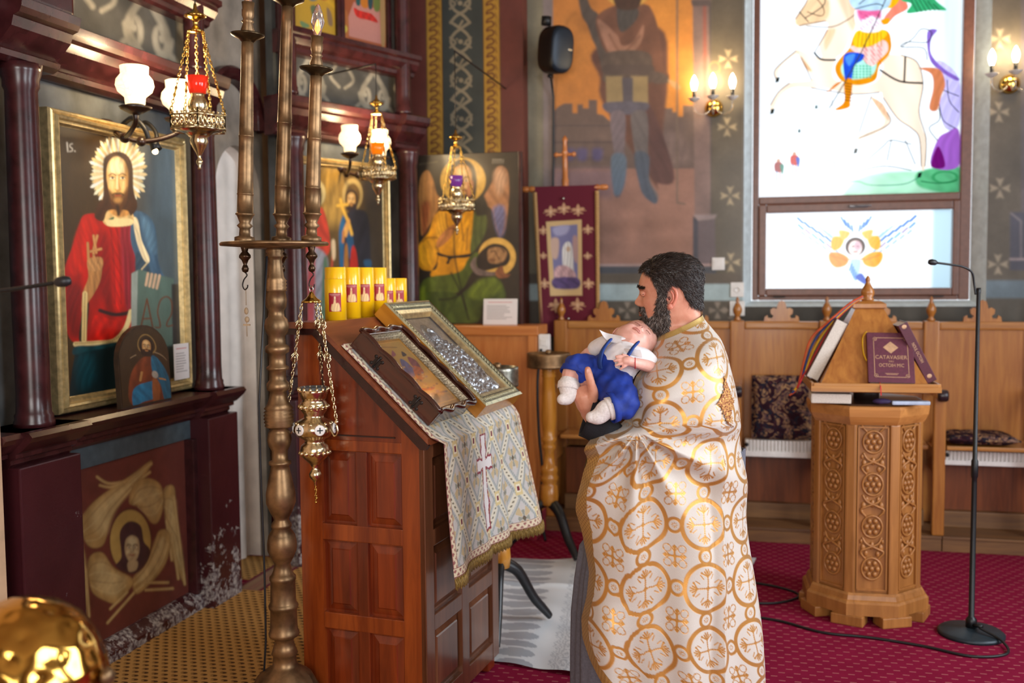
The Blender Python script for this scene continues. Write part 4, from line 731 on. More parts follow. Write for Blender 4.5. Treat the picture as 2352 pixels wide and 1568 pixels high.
def angel():
    c = Canvas([(940, 352), (1195, 347), (1197, 745), (940, 745)], 190, 290, '#2e2418'); c.view(920, 330, 3.647)
    c.poly([(130, 420), (150, 260), (210, 200), (260, 280), (290, 400), (330, 460), (250, 620), (180, 720), (150, 750), (140, 600)], '#a5703a', soft=10); c.poly([(150, 500), (230, 480), (200, 700), (155, 730)], '#8c4a24', soft=40)
    c.poly([(780, 300), (810, 200), (860, 175), (910, 220), (925, 350), (915, 520), (890, 700), (840, 770), (800, 680), (770, 540), (700, 500), (680, 470)], '#9c6a44', soft=10); c.poly([(780, 540), (880, 520), (880, 720), (830, 770)], '#5a5f86', soft=40, alpha=.9); c.poly([(790, 250), (860, 190), (900, 300), (830, 420)], '#c49a78', soft=50, alpha=.8)
    c.ell(522, 290, 198, 190, '#c2963c', soft=8); c.ell(522, 300, 120, 130, '#2c1d12', soft=8); c.face(515, 290, 190, '#c98c48', '#4a2a14', '#2c1a10', True); c.poly([(560, 300), (610, 300), (600, 400), (560, 420)], '#a5653a', soft=20)
    c.poly([(320, 540), (420, 470), (560, 470), (610, 560), (600, 800), (570, 960), (540, 1030), (460, 1080), (230, 1110), (290, 980), (270, 1050), (160, 1050), (110, 980), (110, 880), (170, 780), (220, 720), (260, 600)], '#cf8a10', soft=8)
    c.poly([(150, 820), (270, 800), (260, 1000), (160, 1020), (120, 930)], '#e09c1c', soft=40, alpha=.9); c.poly([(300, 580), (380, 560), (360, 760), (290, 780)], '#e0a024', soft=40, alpha=.8); c.poly([(430, 620), (580, 600), (570, 860), (440, 880)], '#dc9818', soft=40, alpha=.8)
    for l in ([(370, 570), (375, 660), (400, 720)], [(280, 850), (300, 900), (280, 1000)], [(160, 810), (200, 775), (290, 775)], [(500, 620), (520, 800)], [(560, 700), (545, 880)]): c.line(l, 12, '#6d3f08', soft=10, alpha=.8)
    c.poly([(290, 860), (290, 800), (350, 720), (440, 660), (450, 680), (420, 760), (350, 830)], '#b3713a', soft=6)
    for k in range(4): c.line([(380+k*12, 710-k*4), (440+k*10, 665+k*14)], 9, '#7a4420', alpha=.6)
    c.poly([(290, 900), (400, 930), (560, 915), (600, 905), (560, 945), (420, 955), (390, 1000), (365, 995), (380, 950), (300, 930)], '#16120e', soft=6)
    c.poly([(620, 560), (720, 590), (720, 720), (640, 860), (580, 900), (600, 700)], '#4c5424', soft=14); c.poly([(630, 480), (700, 420), (740, 560), (640, 590)], '#1c1812', soft=20)
    c.poly([(230, 1110), (480, 1070), (560, 960), (640, 900), (660, 1000), (580, 1090), (520, 1200), (420, 1260), (220, 1280), (130, 1250), (150, 1160)], '#4f5a1c', soft=12); c.poly([(130, 1260), (230, 1240), (430, 1250), (480, 1330), (380, 1500), (200, 1500), (140, 1400), (125, 1300)], '#434f1a', soft=14); c.poly([(480, 1280), (640, 1160), (760, 1120), (860, 1180), (880, 1300), (700, 1340), (640, 1500), (360, 1520), (420, 1380)], '#46521e', soft=14); c.poly([(640, 1150), (800, 1120), (850, 1220), (700, 1300), (560, 1280)], '#63701f', soft=40, alpha=.8); c.poly([(130, 1260), (170, 1200), (180, 1400), (140, 1400)], '#7a8a1e', soft=30, alpha=.8)
    for l in ([(300, 1310), (440, 1290), (560, 1180)], [(410, 1080), (470, 1200), (520, 1330), (560, 1480)], [(440, 700), (440, 900), (470, 1090), (540, 1400)]): c.line(l, 16, '#201a0e', soft=14, alpha=.8)
    c.ell(815, 940, 165, 160, '#d0a24c', soft=8, rot=.5); c.poly([(700, 870), (780, 830), (880, 850), (930, 930), (900, 1010), (800, 1040), (700, 1060), (640, 1020), (640, 940)], '#271b12', soft=8); c.poly([(740, 880), (830, 860), (900, 900), (880, 970), (810, 1000), (740, 980)], '#9c7248', soft=14); c.line([(800, 900), (830, 960)], 10, '#5a3820'); c.line([(760, 900), (800, 890)], 8, '#3a2214'); c.line([(850, 870), (880, 900)], 8, '#3a2214'); c.ell(770, 970, 30, 18, '#7a5030', soft=14)
    c.poly([(580, 1000), (630, 940), (640, 1030), (760, 1070), (860, 1060), (800, 1100), (660, 1100), (600, 1060)], '#6d5a52', soft=8); c.poly([(800, 1060), (860, 1020), (880, 1080), (930, 1090), (900, 1120), (820, 1120)], '#7c4a2c', soft=6)
    for k in range(6): c.line([(785+k*18, 120), (780+k*18, 152)], 5, '#a89e8c', alpha=.8)
    c.line([(780, 118), (860, 120)], 4, '#a89e8c', alpha=.7); c.line([(140, 150), (300, 130)], 5, '#8f8268', alpha=.4); c.noise(.09, 9, 8); c.c = np.clip(c.c*1.15, 0, 1); return c.finish(1)
angel().build('painted_face', PAINT, (-.362, -.002, 1.095), (.717, 0, 0), (0, 0, -1.09), an)
card('notice_card', 'white laminated text card standing below the angel icon', (-1.605, 6.17, 1.342), (-.12, 0, 0), .225, .165, 9)
# orange wood cabinet block and the red carpeted step under it
st = MB().box((-1.98, 5.56, 0), (-1.5, 6.3, .15), None, .01).box((-1.505, 5.98, 0), (-1.33, 6.3, .15), None, .01).build('altar_step', plain('crimson_step_carpet', '#8a1830', .95, 0, .2, 60, .4)); tag(st, 'crimson carpeted step in front of the painted pier', 'step')
cb = thing('panel_cabinet', 'orange beech panelled cabinet under the angel icon', 'cabinet', (-1.72, 6.15, .15))
MB().box((-.2, -.13, 0), (.39, .13, 1.19), None, .004).build('side_board', ORWOOD, cb)
MB().box((-.2, -.145, 1.13), (.40, .14, 1.192), None, .006).build('top_rail', wood('orange_beech_rail', '#b5682c', '#d08a48', .35, 'X', 1, coat=.2), cb)
MB().box((.335, -.15, 0), (.395, -.13, 1.13), None, .006).build('edge_lath', ORWOOD, cb)
def speaker():
    t = thing('wall_speaker', 'rounded black loudspeaker bracketed high on the wall beside the pier', 'loudspeaker', (-1.39, 6.70, 3.165)); t.scale = (1.14,)*3
    M = Matrix.Rotation(math.radians(52), 4, 'Z') @ Matrix.Rotation(math.radians(6), 4, 'X')
    sh = lambda y, s_: [(s_*(.085*math.copysign(abs(math.cos(a))**.75, math.cos(a))), y, s_*(.135*math.copysign(abs(math.sin(a))**.6, math.sin(a)))) for a in np.linspace(0, 2*PI, 36, endpoint=False)]
    MB().grid(np.array([[(0, .0, 0)]*36, sh(0, .8), sh(0, .93), sh(-.02, 1), sh(-.11, 1.02), sh(-.125, .98)]), True, True).build('cabinet', plain('speaker_shell', '#1d1514', .4, 0, .2, 60), t, M)
    MB().grid(np.array([sh(-.1255, .97), sh(-.138, .93), sh(-.143, .8), sh(-.146, .4), [(0, -.147, 0)]*36]), True, True).build('grille', plain('speaker_grille', '#1e2a38', .35, .3, .1, 300, .3), t, M)
    MB().box((.03, -.149, -.003), (.06, -.144, .006), None, .001).build('badge', SILV, t, M)
    b = MB().tube([(0, .03, .14), (0, .1, .14), (0, .1, -.14), (0, .03, -.14)], .012, 8, None, True).box((-.03, .1, -.06), (.03, .17, .06), M.inverted() if 0 else None, .006).tube([(0, .14, 0), (-.08, .22, 0)], .018, 8); b.build('bracket', BLACK, t)
    MB().lathe([(.03, 0), (.03, .05)], 14, Matrix.Translation((0, -.05, .137)) @ M).build('pivot', BLACK, t)
speaker()
cbl = MB().tube([(-1.41, 6.88, 3.05), (-1.40, 6.925, 2.9), (-1.405, 6.928, 2.4), (-1.41, 6.928, 1.9), (-1.41, 6.928, 1.3)], .008, 8).build('speaker_cable', BLACK); tag(cbl, 'dark cable running down the wall below the loudspeaker', 'cable')
# processional banner
def banner():
    t = thing('church_banner', 'burgundy velvet banner with gold embroidery hanging from a wooden cross pole', 'banner', (-1.28, 6.715, .11))
    MV = plain('burgundy_velvet', '#5e0722', .85, 0, .2, 40, .2, Sheen_Weight=.6); TW = wood('banner_pole_wood', '#b5692e', '#d48d4e', .35, 'Z', 1, coat=.3)
    pole = [(.016, -.02), (.016, 2.1), (.026, 2.11), (.028, 2.14), (.022, 2.16), (.026, 2.19), (.02, 2.2), (.018, 2.36), (.024, 2.37), (.016, 2.39), (.014, 2.44), (.02, 2.46), (.012, 2.475), (0.001, 2.49)]
    MB().lathe([(r, z) for r, z in pole], 16).build('pole', TW, t)
    MB().lathe([(.012, -.075), (.016, -.065), (.02, -.06), (.012, -.05), (.01, 0), (.012, .05), (.02, .06), (.016, .065), (.012, .075)], 12, Matrix.Translation((0, -.0, 2.36)) @ Matrix.Rotation(PI/2, 4, 'Y')).build('cross_arm', TW, t)
    MB().lathe([(.012, -.3), (.02, -.29), (.02, -.25), (.014, -.24), (.024, -.23), (.016, -.2), (.014, 0), (.016, .2), (.022, .23), (.014, .24), (.02, .26), (.018, .29), (.01, .3)], 14, Matrix.Translation((0, -.035, 2.13)) @ Matrix.Rotation(PI/2, 4, 'Y')).build('cross_bar', TW, t)
    nu, nv = 90, 200; u, v = np.meshgrid(np.linspace(0, 1, nu), np.linspace(0, 1, nv)); x = (-.2+.43*u)*(1-.09*v)+.025*v
    y = -.052-.012*np.cos(u*PI*2.0)*v-.008*np.sin(u*9+v*2)*v; z = 2.145-1.02*v
    c = Canvas([(170, 395), (665, 430), (640, 1480), (220, 1500)], nu, nv, '#640824'); g = '#c99a74'
    for cx, cy, s_ in ((300, 615, 1), (405, 600, 1), (515, 620, 1), (240, 760, .8), (585, 770, .8), (240, 950, .6), (578, 960, .6), (248, 1150, .8), (580, 1150, .8), (330, 1300, 1), (495, 1290, 1)):
        for sx in (-1, 1): c.poly([(cx, cy), (cx+sx*24*s_, cy-22*s_), (cx+sx*50*s_, cy-14*s_), (cx+sx*34*s_, cy+2*s_)], g, soft=5); c.poly([(cx, cy+8*s_), (cx+sx*20*s_, cy+12*s_), (cx+sx*40*s_, cy+26*s_), (cx+sx*14*s_, cy+24*s_)], g, soft=5); c.line([(cx+sx*10*s_, cy), (cx+sx*58*s_, cy+4*s_)], 5*s_, g)
        c.poly([(cx, cy-52*s_), (cx+15*s_, cy-20*s_), (cx, cy+2*s_), (cx-15*s_, cy-20*s_)], g, soft=5); c.poly([(cx, cy+10*s_), (cx+10*s_, cy+26*s_), (cx, cy+44*s_), (cx-10*s_, cy+26*s_)], g, soft=5)
        c.ell(cx, cy, 12*s_, 16*s_, '#dcb48e')
    c.poly([(262, 690), (540, 690), (532, 1225), (290, 1232)], '#d6b47e', smooth=False); c.poly([(296, 730), (508, 725), (500, 1178), (324, 1180)], '#7d7aa0', smooth=False)
    c.poly([(320, 740), (440, 730), (420, 790), (340, 800)], '#a9a6c4', soft=20); c.poly([(300, 830), (360, 830), (350, 960), (310, 960)], '#cfae9c', soft=16); c.poly([(470, 820), (505, 830), (500, 1000), (470, 960)], '#b8938c', soft=16); c.poly([(385, 950), (395, 880), (430, 850), (460, 880), (470, 1000), (465, 1090), (400, 1090)], '#e2ddd6', soft=10); c.poly([(330, 1040), (400, 1020), (470, 1060), (480, 1110), (330, 1110)], '#c8a0a0', soft=14); c.poly([(320, 1110), (500, 1110), (500, 1178), (325, 1178)], '#5d4a76', soft=14); c.ell(432, 905, 16, 20, '#c9a88c', soft=6)
    fastgrid('cloth', np.stack([x, y, z], -1), painted('embroidered_velvet', .8, .15, 80), t, c.c)
    bk = fastgrid('lining', np.stack([x, y+.004, z], -1), MV, t)
    for s_ in (-1, 1):
        q = MB(); 
        for k in range(60): zz = 2.10-k*.0163; q.tube([(.015+s_*.2*(1-.09*k/60)+.025*k/60, -.062, zz), (.015+s_*.226*(1-.09*k/60)+.025*k/60, -.06, zz-.006)], .0085, 5)
        q.build('fringe', plain('gold_fringe_%d' % s_, '#c39a62', .6, 0, .2, 200), t)
    for p_ in ((.0, 2.06), (.03, 1.25)): MB().ball((p_[0], -.066, p_[1]), .01, 8).build('stud', SILV, t)
banner()
# ------------------------------------------------------------------ lamps
def emis(name, col, strength, base='#ffffff'):
    m = Mat(name, base, .3); m.set('Emission Color', (*lin(col), 1)); m.set('Emission Strength', strength); return m.m
SHADE = Mat('lit_crackle_glass', '#fff3d8', .25); _v = SHADE.n('TexVoronoi', feature='DISTANCE_TO_EDGE', i_Scale=38.0); SHADE.L.new(SHADE.coord(), _v.inputs['Vector'])
_k = SHADE.n('MapRange', i_1=0.0, i_2=.08, i_3=.55, i_4=1.0); SHADE.L.new(_v.outputs['Distance'], _k.inputs[0])
SHADE.set('Emission Color', SHADE.mix(_k.outputs[0], '#d9a860', '#ffe2b0')); SHADE.set('Emission Strength', 1.5)
BULB = emis('lit_bulb_glass', '#fff0cf', 14); DKW = wood('dark_carved_wood', '#22130d', '#3c2316', .35, 'Y', 1, coat=.3)
def chain(b, p0, p1, sag=0, link=.016, r=.0017, plates=()):
    p0, p1 = Vector(p0), Vector(p1); L = (p1-p0).length; n = max(3, int(L/(link*.8))); d = (p1-p0).normalized(); s1 = d.orthogonal().normalized(); s2 = d.cross(s1)
    for k in range(n):
        t = (k+.5)/n; c = p0.lerp(p1, t)+Vector((0, 0, -sag*4*t*(1-t))); s_ = s1 if k % 2 else s2
        if any(abs(t-q) < .5/n for q in plates):
            for a in (0, 1, 2, 3):
                e = d*(.014 if a % 2 else -.014)+s_*(.008 if a < 2 else -.008); b.tube([c-d*.022, c+e*.5+s_*(.009 if a < 2 else -.009), c+d*.022], .0022, 4)
            b.ball(c, .005, 5)
        else: b.tube([c+d*math.cos(a)*link*.55+s_*math.sin(a)*link*.28 for a in np.linspace(0, 2*PI, 8, endpoint=False)], r, 4, None, True, True)
    return b
GALM = SILVG
def vigil_lamp(label, loc, glasscol, gmat, anchor, scale=1):
    """gilt hanging oil lamp; loc = centre of the pierced gallery"""
    t = thing('vigil_lamp', label, 'hanging lamp', loc); t.scale = (scale,)*3
    MB().lathe([(.001, -.19), (.008, -.185), (.004, -.175), (.013, -.16), (.012, -.15), (.005, -.14), (.01, -.125), (.03, -.09), (.038, -.07), (.034, -.055), (.06, -.035), (.105, -.022), (.108, -.012), (.05, -.01), (.028, .02), (.024, .035), (.034, .05), (.042, .075), (.04, .095), (.032, .11), (.028, .12), (.032, .13)], 28).build('body', SILVG, t)
    g = MB(); R = .125
    for k in range(6):
        a0, a1 = k*PI/3, (k+1)*PI/3; A, B = Vector((R*math.cos(a0), R*math.sin(a0), 0)), Vector((R*math.cos(a1), R*math.sin(a1), 0)); u = (B-A)/6
        for z in (-.025, .03): g.tube([A+Vector((0, 0, z)), B+Vector((0, 0, z))], .0045, 5)
        for q in range(7): p = A+u*q; g.tube([p+Vector((0, 0, -.025)), p+Vector((0, 0, .03 if q % 3 else .055))], .003, 4)
        for q in range(6): p = A+u*(q+.5); g.tube([p+Vector((0, 0, .002))+(u.normalized()*math.cos(e)*.008+Vector((0, 0, math.sin(e)*.016))) for e in np.linspace(0, 2*PI, 8, endpoint=False)], .0028, 4, None, True, True); g.ball(p+Vector((0, 0, .04)), .006, 4)
        g.tube([A+Vector((0, 0, -.02)), A*.45+Vector((0, 0, -.03))], .004, 4)
    g.build('pierced_gallery', GALM, t)
    MB().lathe([(.02, .12), (.034, .13), (.04, .16), (.046, .2), (.043, .2), (.036, .16), (.028, .135)], 24).build('glass_cup', gmat, t)
    MB().lathe([(.001, .5), (.006, .5), (.008, .48), (.02, .465), (.045, .452), (.046, .446), (.03, .44), (.012, .43), (.01, .41), (.02, .395), (.035, .388), (.034, .382), (.001, .38)], 24).build('canopy', GOLDP, t)
    for k in range(6):
        if k % 2 == 0:
            a = k*PI/3; chain(MB(), (R*math.cos(a), R*math.sin(a), .035), (.03*math.cos(a), .03*math.sin(a), .385), 0, .018, .0022, (.25, .6)).build('chain', GOLDP, t)
    for a in (.5, 3.6): chain(MB(), (.055*math.cos(a), .055*math.sin(a), .0), (.03*math.cos(a), .03*math.sin(a), .385), 0, .018, .0022, (.4, .8)).build('chain', GOLDP, t)
    if anchor:
        v = [(Vector(p)-Vector(loc))/scale for p in anchor]; h = v[-1]
        MB().tube([(0, 0, .5), (0, 0, h.z)], .003, 6).build('hanging_wire', IRON, t); MB().tube([h*1.0, *[q for q in v[:-1]]], .006, 6).build('bracket_rod', IRON, t)
    return t
def cglass(name, col):
    m = Mat(name, col, .1); m.set('Transmission Weight', .55); m.set('Emission Color', (*lin(col), 1)); m.set('Emission Strength', .35); return m.m
vigil_lamp('gilt hanging vigil lamp with a red glass in front of the first big icon', (-2.3, 3.815, 2.30), 0, cglass('ruby_glass', '#e0371f'), [(-2.80, 3.815, 3.12), (-2.3, 3.815, 3.15)])
vigil_lamp('gilt hanging vigil lamp with an amber glass before the second framed icon', (-2.12, 5.40, 2.235), 0, cglass('amber_glass', '#f08a12'), [tuple(W2 @ Vector((.02, .5, 2.86))), (-2.12, 5.40, 2.86)], .9)
vigil_lamp('gilt hanging vigil lamp with a violet glass in front of the angel icon', (-1.712, 5.60, 2.06), 0, cglass('violet_glass', '#7a3a8c'), [(-1.712, 6.80, 2.95), (-1.712, 5.6, 2.95)], .88)
def shade_profile(): return [(.03, 0), (.036, .004), (.038, .03), (.04, .034), (.062, .055), (.07, .08), (.066, .105), (.052, .125), (.05, .128), (.052, .16), (.048, .162), (.046, .13)]
def sconce2(label, M):
    """two glass shades on a dark carved bracket; local (out, along, up)"""
    t = thing('wall_sconce', label, 'wall lamp'); t.matrix_world = M
    MB().lathe([(.001, .05), (.03, .045), (.05, .03), (.065, .015), (.07, 0)], 20, Matrix.Rotation(PI/2, 4, 'Y') @ Matrix.Diagonal((.7, 1.1, 1, 1))).build('back_plate', DKW, t)
    for s_ in (-1, 1):
        pts = [(.03, 0, -.0), (.1, s_*.04, -.045), (.18, s_*.1, -.04), (.25, s_*.155, -.005), (.26, s_*.165, .03)]
        MB().tube(smooth_poly(pts, 5, False), .011, 8).ball((.13, s_*.06, -.05), .022, 8).build('arm', DKW, t)
        MB().lathe([(.02, .0), (.06, .02), (.068, .03), (.04, .034), (.034, .045)], 20, Matrix.Translation((.26, s_*.165, .03))).build('cup', DKW, t)
        MB().lathe(shade_profile(), 28, Matrix.Translation((.26, s_*.165, .068)) @ Matrix.Diagonal((1.12, 1.12, 1.0, 1)), cap=False).build('glass_shade', SHADE.m, t)
    return t
sconce2('two-globe wall lamp above the gilt-framed icon of the red-robed man', Matrix.Translation((-2.815, 3.915, 2.315)))
sconce2('two-globe wall lamp above the icon of standing saints', W2 @ Matrix.Translation((.003, .58, 2.315)) @ Matrix.Diagonal((.9, .75, .95, 1)))
point('sconce_glow_first', (-2.45, 3.9, 2.56), 17, (1, .74, .42), .08); point('sconce_glow_second', tuple(W2 @ Vector((.34, .58, 2.52))), 15, (1, .74, .42), .08)
t = thing('picture_light', 'small black clamp lamp hooked over the top of the gilt frame', 'picture light', (-2.74, 4.05, 2.30))
MB().tube(smooth_poly([(-.06, -.04, .05), (0, -.05, .075), (.05, -.04, .03), (.06, -.02, -.03)], 5, False), .012, 8).build('clamp_arm', BLACK, t); MB().tube(smooth_poly([(-.06, .05, .05), (0, .05, .07), (.05, .05, .02), (.06, .03, -.04)], 5, False), .01, 8).build('clamp_arm', BLACK, t)
MB().lathe([(.012, .03), (.02, .02), (.026, -.02), (.022, -.022), (.01, 0)], 16, Matrix.Translation((.075, .0, -.045)) @ Matrix.Rotation(-.4, 4, 'Y')).build('lamp_head', BLACK, t); MB().ball((.075, 0, -.07), .014, 8).build('bulb', emis('small_warm_bulb', '#ffd9a0', 6), t)
def sconce3(label, x, z):
    t = thing('bulb_sconce', label, 'wall lamp', (x, 6.945, z)); WD = plain('porcelain_dish_%d' % (x*100), '#cfc8c0', .25, 0, .05)
    MB().lathe([(.062, 0), (.06, .015), (.045, .035), (.02, .048), (.001, .05)], 24, Matrix.Rotation(PI/2, 4, 'X')).build('back_dome', GOLDP, t)
    for dx, dy in ((-.125, -.1), (0, -.15), (.125, -.1)):
        MB().tube(smooth_poly([(0, -.03, 0), (dx*.5, dy*.6, -.05), (dx*.95, dy, -.03), (dx, dy, .035)], 5, False), .006, 8).build('glass_arm', cl_glass, t)
        MB().lathe([(.006, .03), (.02, .036), (.036, .05), (.042, .056), (.036, .056), (.012, .046), (.001, .046)], 20, Matrix.Translation((dx, dy, 0))).build('dish', WD, t)
        MB().lathe([(.012, .045), (.012, .105), (.001, .106)], 14, Matrix.Translation((dx, dy, 0))).build('candle_sleeve', BLACK, t)
        MB().lathe([(.011, .105), (.015, .115), (.022, .14), (.023, .155), (.017, .18), (.007, .2), (.001, .208)], 16, Matrix.Translation((dx, dy, 0))).build('bulb', BULB, t)
    point('sconce_bulb_light', (x, 6.79, z+.2), 9, (1, .72, .38), .06); return t
cl_glass = Mat('clear_glass', '#ffffff', .05, Transmission_Weight=.9).m
sconce3('three-bulb wall lamp between the soldier fresco and the window', -.30, 2.77); sconce3('three-bulb wall lamp right of the window at the picture edge', 1.53, 2.83)
# ------------------------------------------------------------------ choir stalls, step, radiators, cushions
pl = thing('stall_platform', 'low brown wooden platform under the choir stalls', 'platform', (0, 6.6, 0))
for i in range(8): MB().box((-1.33+i*.6, 6.245, 0), (-1.335+(i+1)*.6, 6.27, .078), None, .003).build('riser_board', STEPW, pl, Matrix.Translation((0, -6.6, 0)))
for i in range(8): MB().box((-1.33+i*.6, 6.235, .078), (-1.334+(i+1)*.6, 6.94, .092), None, .002).build('tread_board', STEPW, pl, Matrix.Translation((0, -6.6, 0)))
stl = thing('choir_stalls', 'row of tall honey oak choir stalls under the window', 'choir stalls', (0, 6.63, .092)); MS = Matrix.Translation((0, -6.7, -.092)); 
PX = [-1.295, -.715, -.13, .425, 1.045, 1.635, 2.2, 2.8]
def cresting():
    o = [(-.11, 0)]
    half = [(.11, 0), (.105, .03), (.088, .04), (.085, .022), (.06, .02), (.05, .035), (.068, .05), (.07, .075), (.05, .088), (.03, .08), (.028, .1), (.02, .125), (.0, .135)]
    return [(-x, z) for x, z in half][:-1]+[half[-1]]+half[:-1][::-1]
cr = MB().prism(cresting(), -.012, .012).build('cresting', OAK, stl); crm = cr.data
fin = MB().lathe([(.02, 0), (.026, .008), (.014, .02), (.016, .03), (.028, .055), (.03, .075), (.02, .1), (.009, .12), (.012, .132), (.006, .148), (.001, .155)], 18)
for i, x in enumerate(PX):
    ps = MB().box((x-.045, 6.665, .092), (x+.045, 6.745, 1.35), MS, .008).build('post', OAK, stl)
    fin.build('finial', OAK, ps, Matrix.Translation((x, 6.70-6.7, 1.35-.092)))
    MB().box((x-.034, 6.32, .092), (x+.034, 6.375, .93), MS, .008).build('front_post', OAK, stl)
    MB().box((x-.03, 6.30, .91), (x+.03, 6.67, .945), MS, .012).build('armrest', OAK, stl)
    MB().lathe([(.001, -.03), (.03, -.028), (.036, -.015), (.036, .015), (.03, .028), (.001, .03)], 18, MS @ Matrix.Translation((x+.01, 6.30, .93)) @ Matrix.Rotation(PI/2, 4, 'Y')).build('armrest_knob', plain('dark_knob_%d' % i, '#2e2024', .3), stl)
    MB().box((x-.02, 6.375, .45), (x+.02, 6.665, .60), MS, .004).build('side_rail', OAK, stl)
    if i < len(PX)-1:
        x1 = PX[i+1]; mx = (x+x1)/2
        MB().box((x+.045, 6.70, .5), (x1-.045, 6.725, 1.30), MS).build('back_panel', OAK, stl); MB().box((x+.045, 6.68, 1.295), (x1-.045, 6.75, 1.345), MS, .012).build('top_rail', OAKX, stl)
        MB().box((x+.045, 6.60, .19), (x1-.045, 6.64, .5), MS, .004).build('lower_panel', wood('brown_lower_panel_%d' % i, '#5e3018', '#8a4a26', .35, 'Z'), stl)
        MB().box((x+.045, 6.55, .092), (x1-.045, 6.66, .19), MS, .004).build('kick_ledge', STEPW, stl)
        if i == 0: cr.matrix_local = Matrix.Translation((mx, .01, 1.345-.092))
        else:
            q = bpy.data.objects.new('cresting', crm); COL.objects.link(q); q.parent = stl; q.matrix_local = Matrix.Translation((mx, .01, 1.345-.092))
        if i != 2: MB().box((x+.05, 6.38, .595), (x1-.05, 6.68, .62), MS, .006).build('seat', OAKX, stl)
def radiator(label, x0, x1, z0, z1):
    t = thing('radiator', label, 'radiator', ((x0+x1)/2, 6.46, z0)); h = z1-z0; hw = (x1-x0)/2
    MB().box((-hw, -.05, 0), (hw, .06, h*.35), None, .004).build('lower_casing', WHITE, t); MB().box((-hw, -.03, h*.3), (hw, .06, h-.004), None, .004).build('upper_casing', WHITE, t)
    for k in range(int((x1-x0)/.022)): MB().box((-hw+.01+k*.022, -.045, h*.35), (-hw+.02+k*.022, -.03, h), None, .001).build('fin', WHITE, t)
    MB().lathe([(.012, 0), (.012, .02)], 10, Matrix.Translation((-hw+.012, -.055, h*.75)) @ Matrix.Rotation(PI/2, 4, 'X')).build('valve', BLACK, t)
radiator('white ribbed heater under the upright cushion in the stall beside the book stand', -.075, .37, .50, .605); radiator('white ribbed heater under the seat behind the microphone stand', 1.10, 1.58, .49, .575)
def cush_mat():
    m = Mat('paisley_tapestry', '#3a2028', .9, spec=.1); n = m.noise(9, 3, None, .5, 2.5); n2 = m.noise(26, 3, None, .5, 1.5)
    c = m.ramp(n, [(.42, '#2a161e'), (.5, '#43242c'), (.54, '#a8835c'), (.6, '#3c2430'), (.68, '#8a6a5a')]); m.set('Base Color', m.mix(m.math('GREATER_THAN', n2, .56), c, '#23222e')); m.bump(m.noise(300), .4, .003); return m.m
CUSH = cush_mat()
def cushion(label, loc, rot, sx, sy, sz):
    t = thing('seat_cushion', label, 'cushion', loc); t.rotation_euler = rot; n = 22; top = []; bot = []
    for sgn, L_ in ((1, top), (-1, bot)):
        for j in range(n):
            r = []
            for i in range(n):
                u, v = -1+2*i/(n-1), -1+2*j/(n-1); h = ((1-u**4)*(1-v**4))**.4; r.append((u*sx/2*(1-.03*(1-abs(v))), v*sy/2, sz/2+sgn*sz/2*h+.004*math.sin(u*9)*math.cos(v*7)*h))
            L_.append(r)
    MB().grid(top).grid(bot[::-1]).build('cover', CUSH, t)
    P_ = [(sx/2*a, sy/2*b, sz/2) for a, b in ((-1, -1), (0, -1), (1, -1), (1, 0), (1, 1), (0, 1), (-1, 1), (-1, 0))]; MB().tube([(p[0]*.99, p[1]*.99, p[2]) for p in P_], .006, 6, None, True, True).build('piping', CUSH, t)
cushion('dark paisley cushion standing upright in the stall left of the book stand', (.165, 6.535, .80), (math.radians(80), 0, .02), .40, .40, .09); cushion('dark paisley cushion lying flat on the stall seat behind the microphone stand', (1.29, 6.45, .625), (0, 0, .06), .40, .30, .065)
# ------------------------------------------------------------------ octagonal book stand
bs = thing('book_stand', 'carved octagonal wooden lectern with a pyramid book rest', 'lectern', (.515, 5.10, 0), math.radians(2.5))
def octp(a): R = a/math.cos(PI/8); return [(R*math.cos(PI/8+k*PI/4), R*math.sin(PI/8+k*PI/4)) for k in range(8)]
def octring(levels, smooth=False):
    b = MB(); P = [[(x, y, z) for x, y in octp(a)] for a, z in levels]; n = 8
    b.add([p for r in P for p in r], [(j*n+i, j*n+(i+1) % n, (j+1)*n+(i+1) % n, (j+1)*n+i) for j in range(len(P)-1) for i in range(n)]+[tuple(range(n))[::-1], tuple((len(P)-1)*n+i for i in range(n))]); return b
octring([(.28, .05), (.28, .105), (.272, .115), (.264, .12), (.258, .14), (.25, .15)]).build('base_moulding', PINE, bs)
for k in range(8):
    a = PI/8+k*PI/4; M = Matrix.Rotation(a, 4, 'Z'); MB().box((.21, -.075, 0), (.298, .075, .05), M, .006).build('foot_block', PINE, bs)
octring([(.236, .14), (.233, .96)]).build('body', PINE, bs)
octring([(.247, .945), (.256, .96), (.267, .985), (.271, 1.02), (.265, 1.032), (.25, 1.035)]).build('cornice', wood('pine_cornice', '#a96f38', '#c88a4a', .4, 'X'), bs)
octring([(.256, 1.036), (.252, 1.042)]).build('table_top', plain('dark_table_top', '#3a2418', .3, 0, .2), bs)
for k in range(8):
    a = PI/8+k*PI/4; M = Matrix.Rotation(a, 4, 'Z'); MB().box((.236, -.026, .14), (.261, .026, .95), M, .01).build('corner_pilaster', PINE, bs)
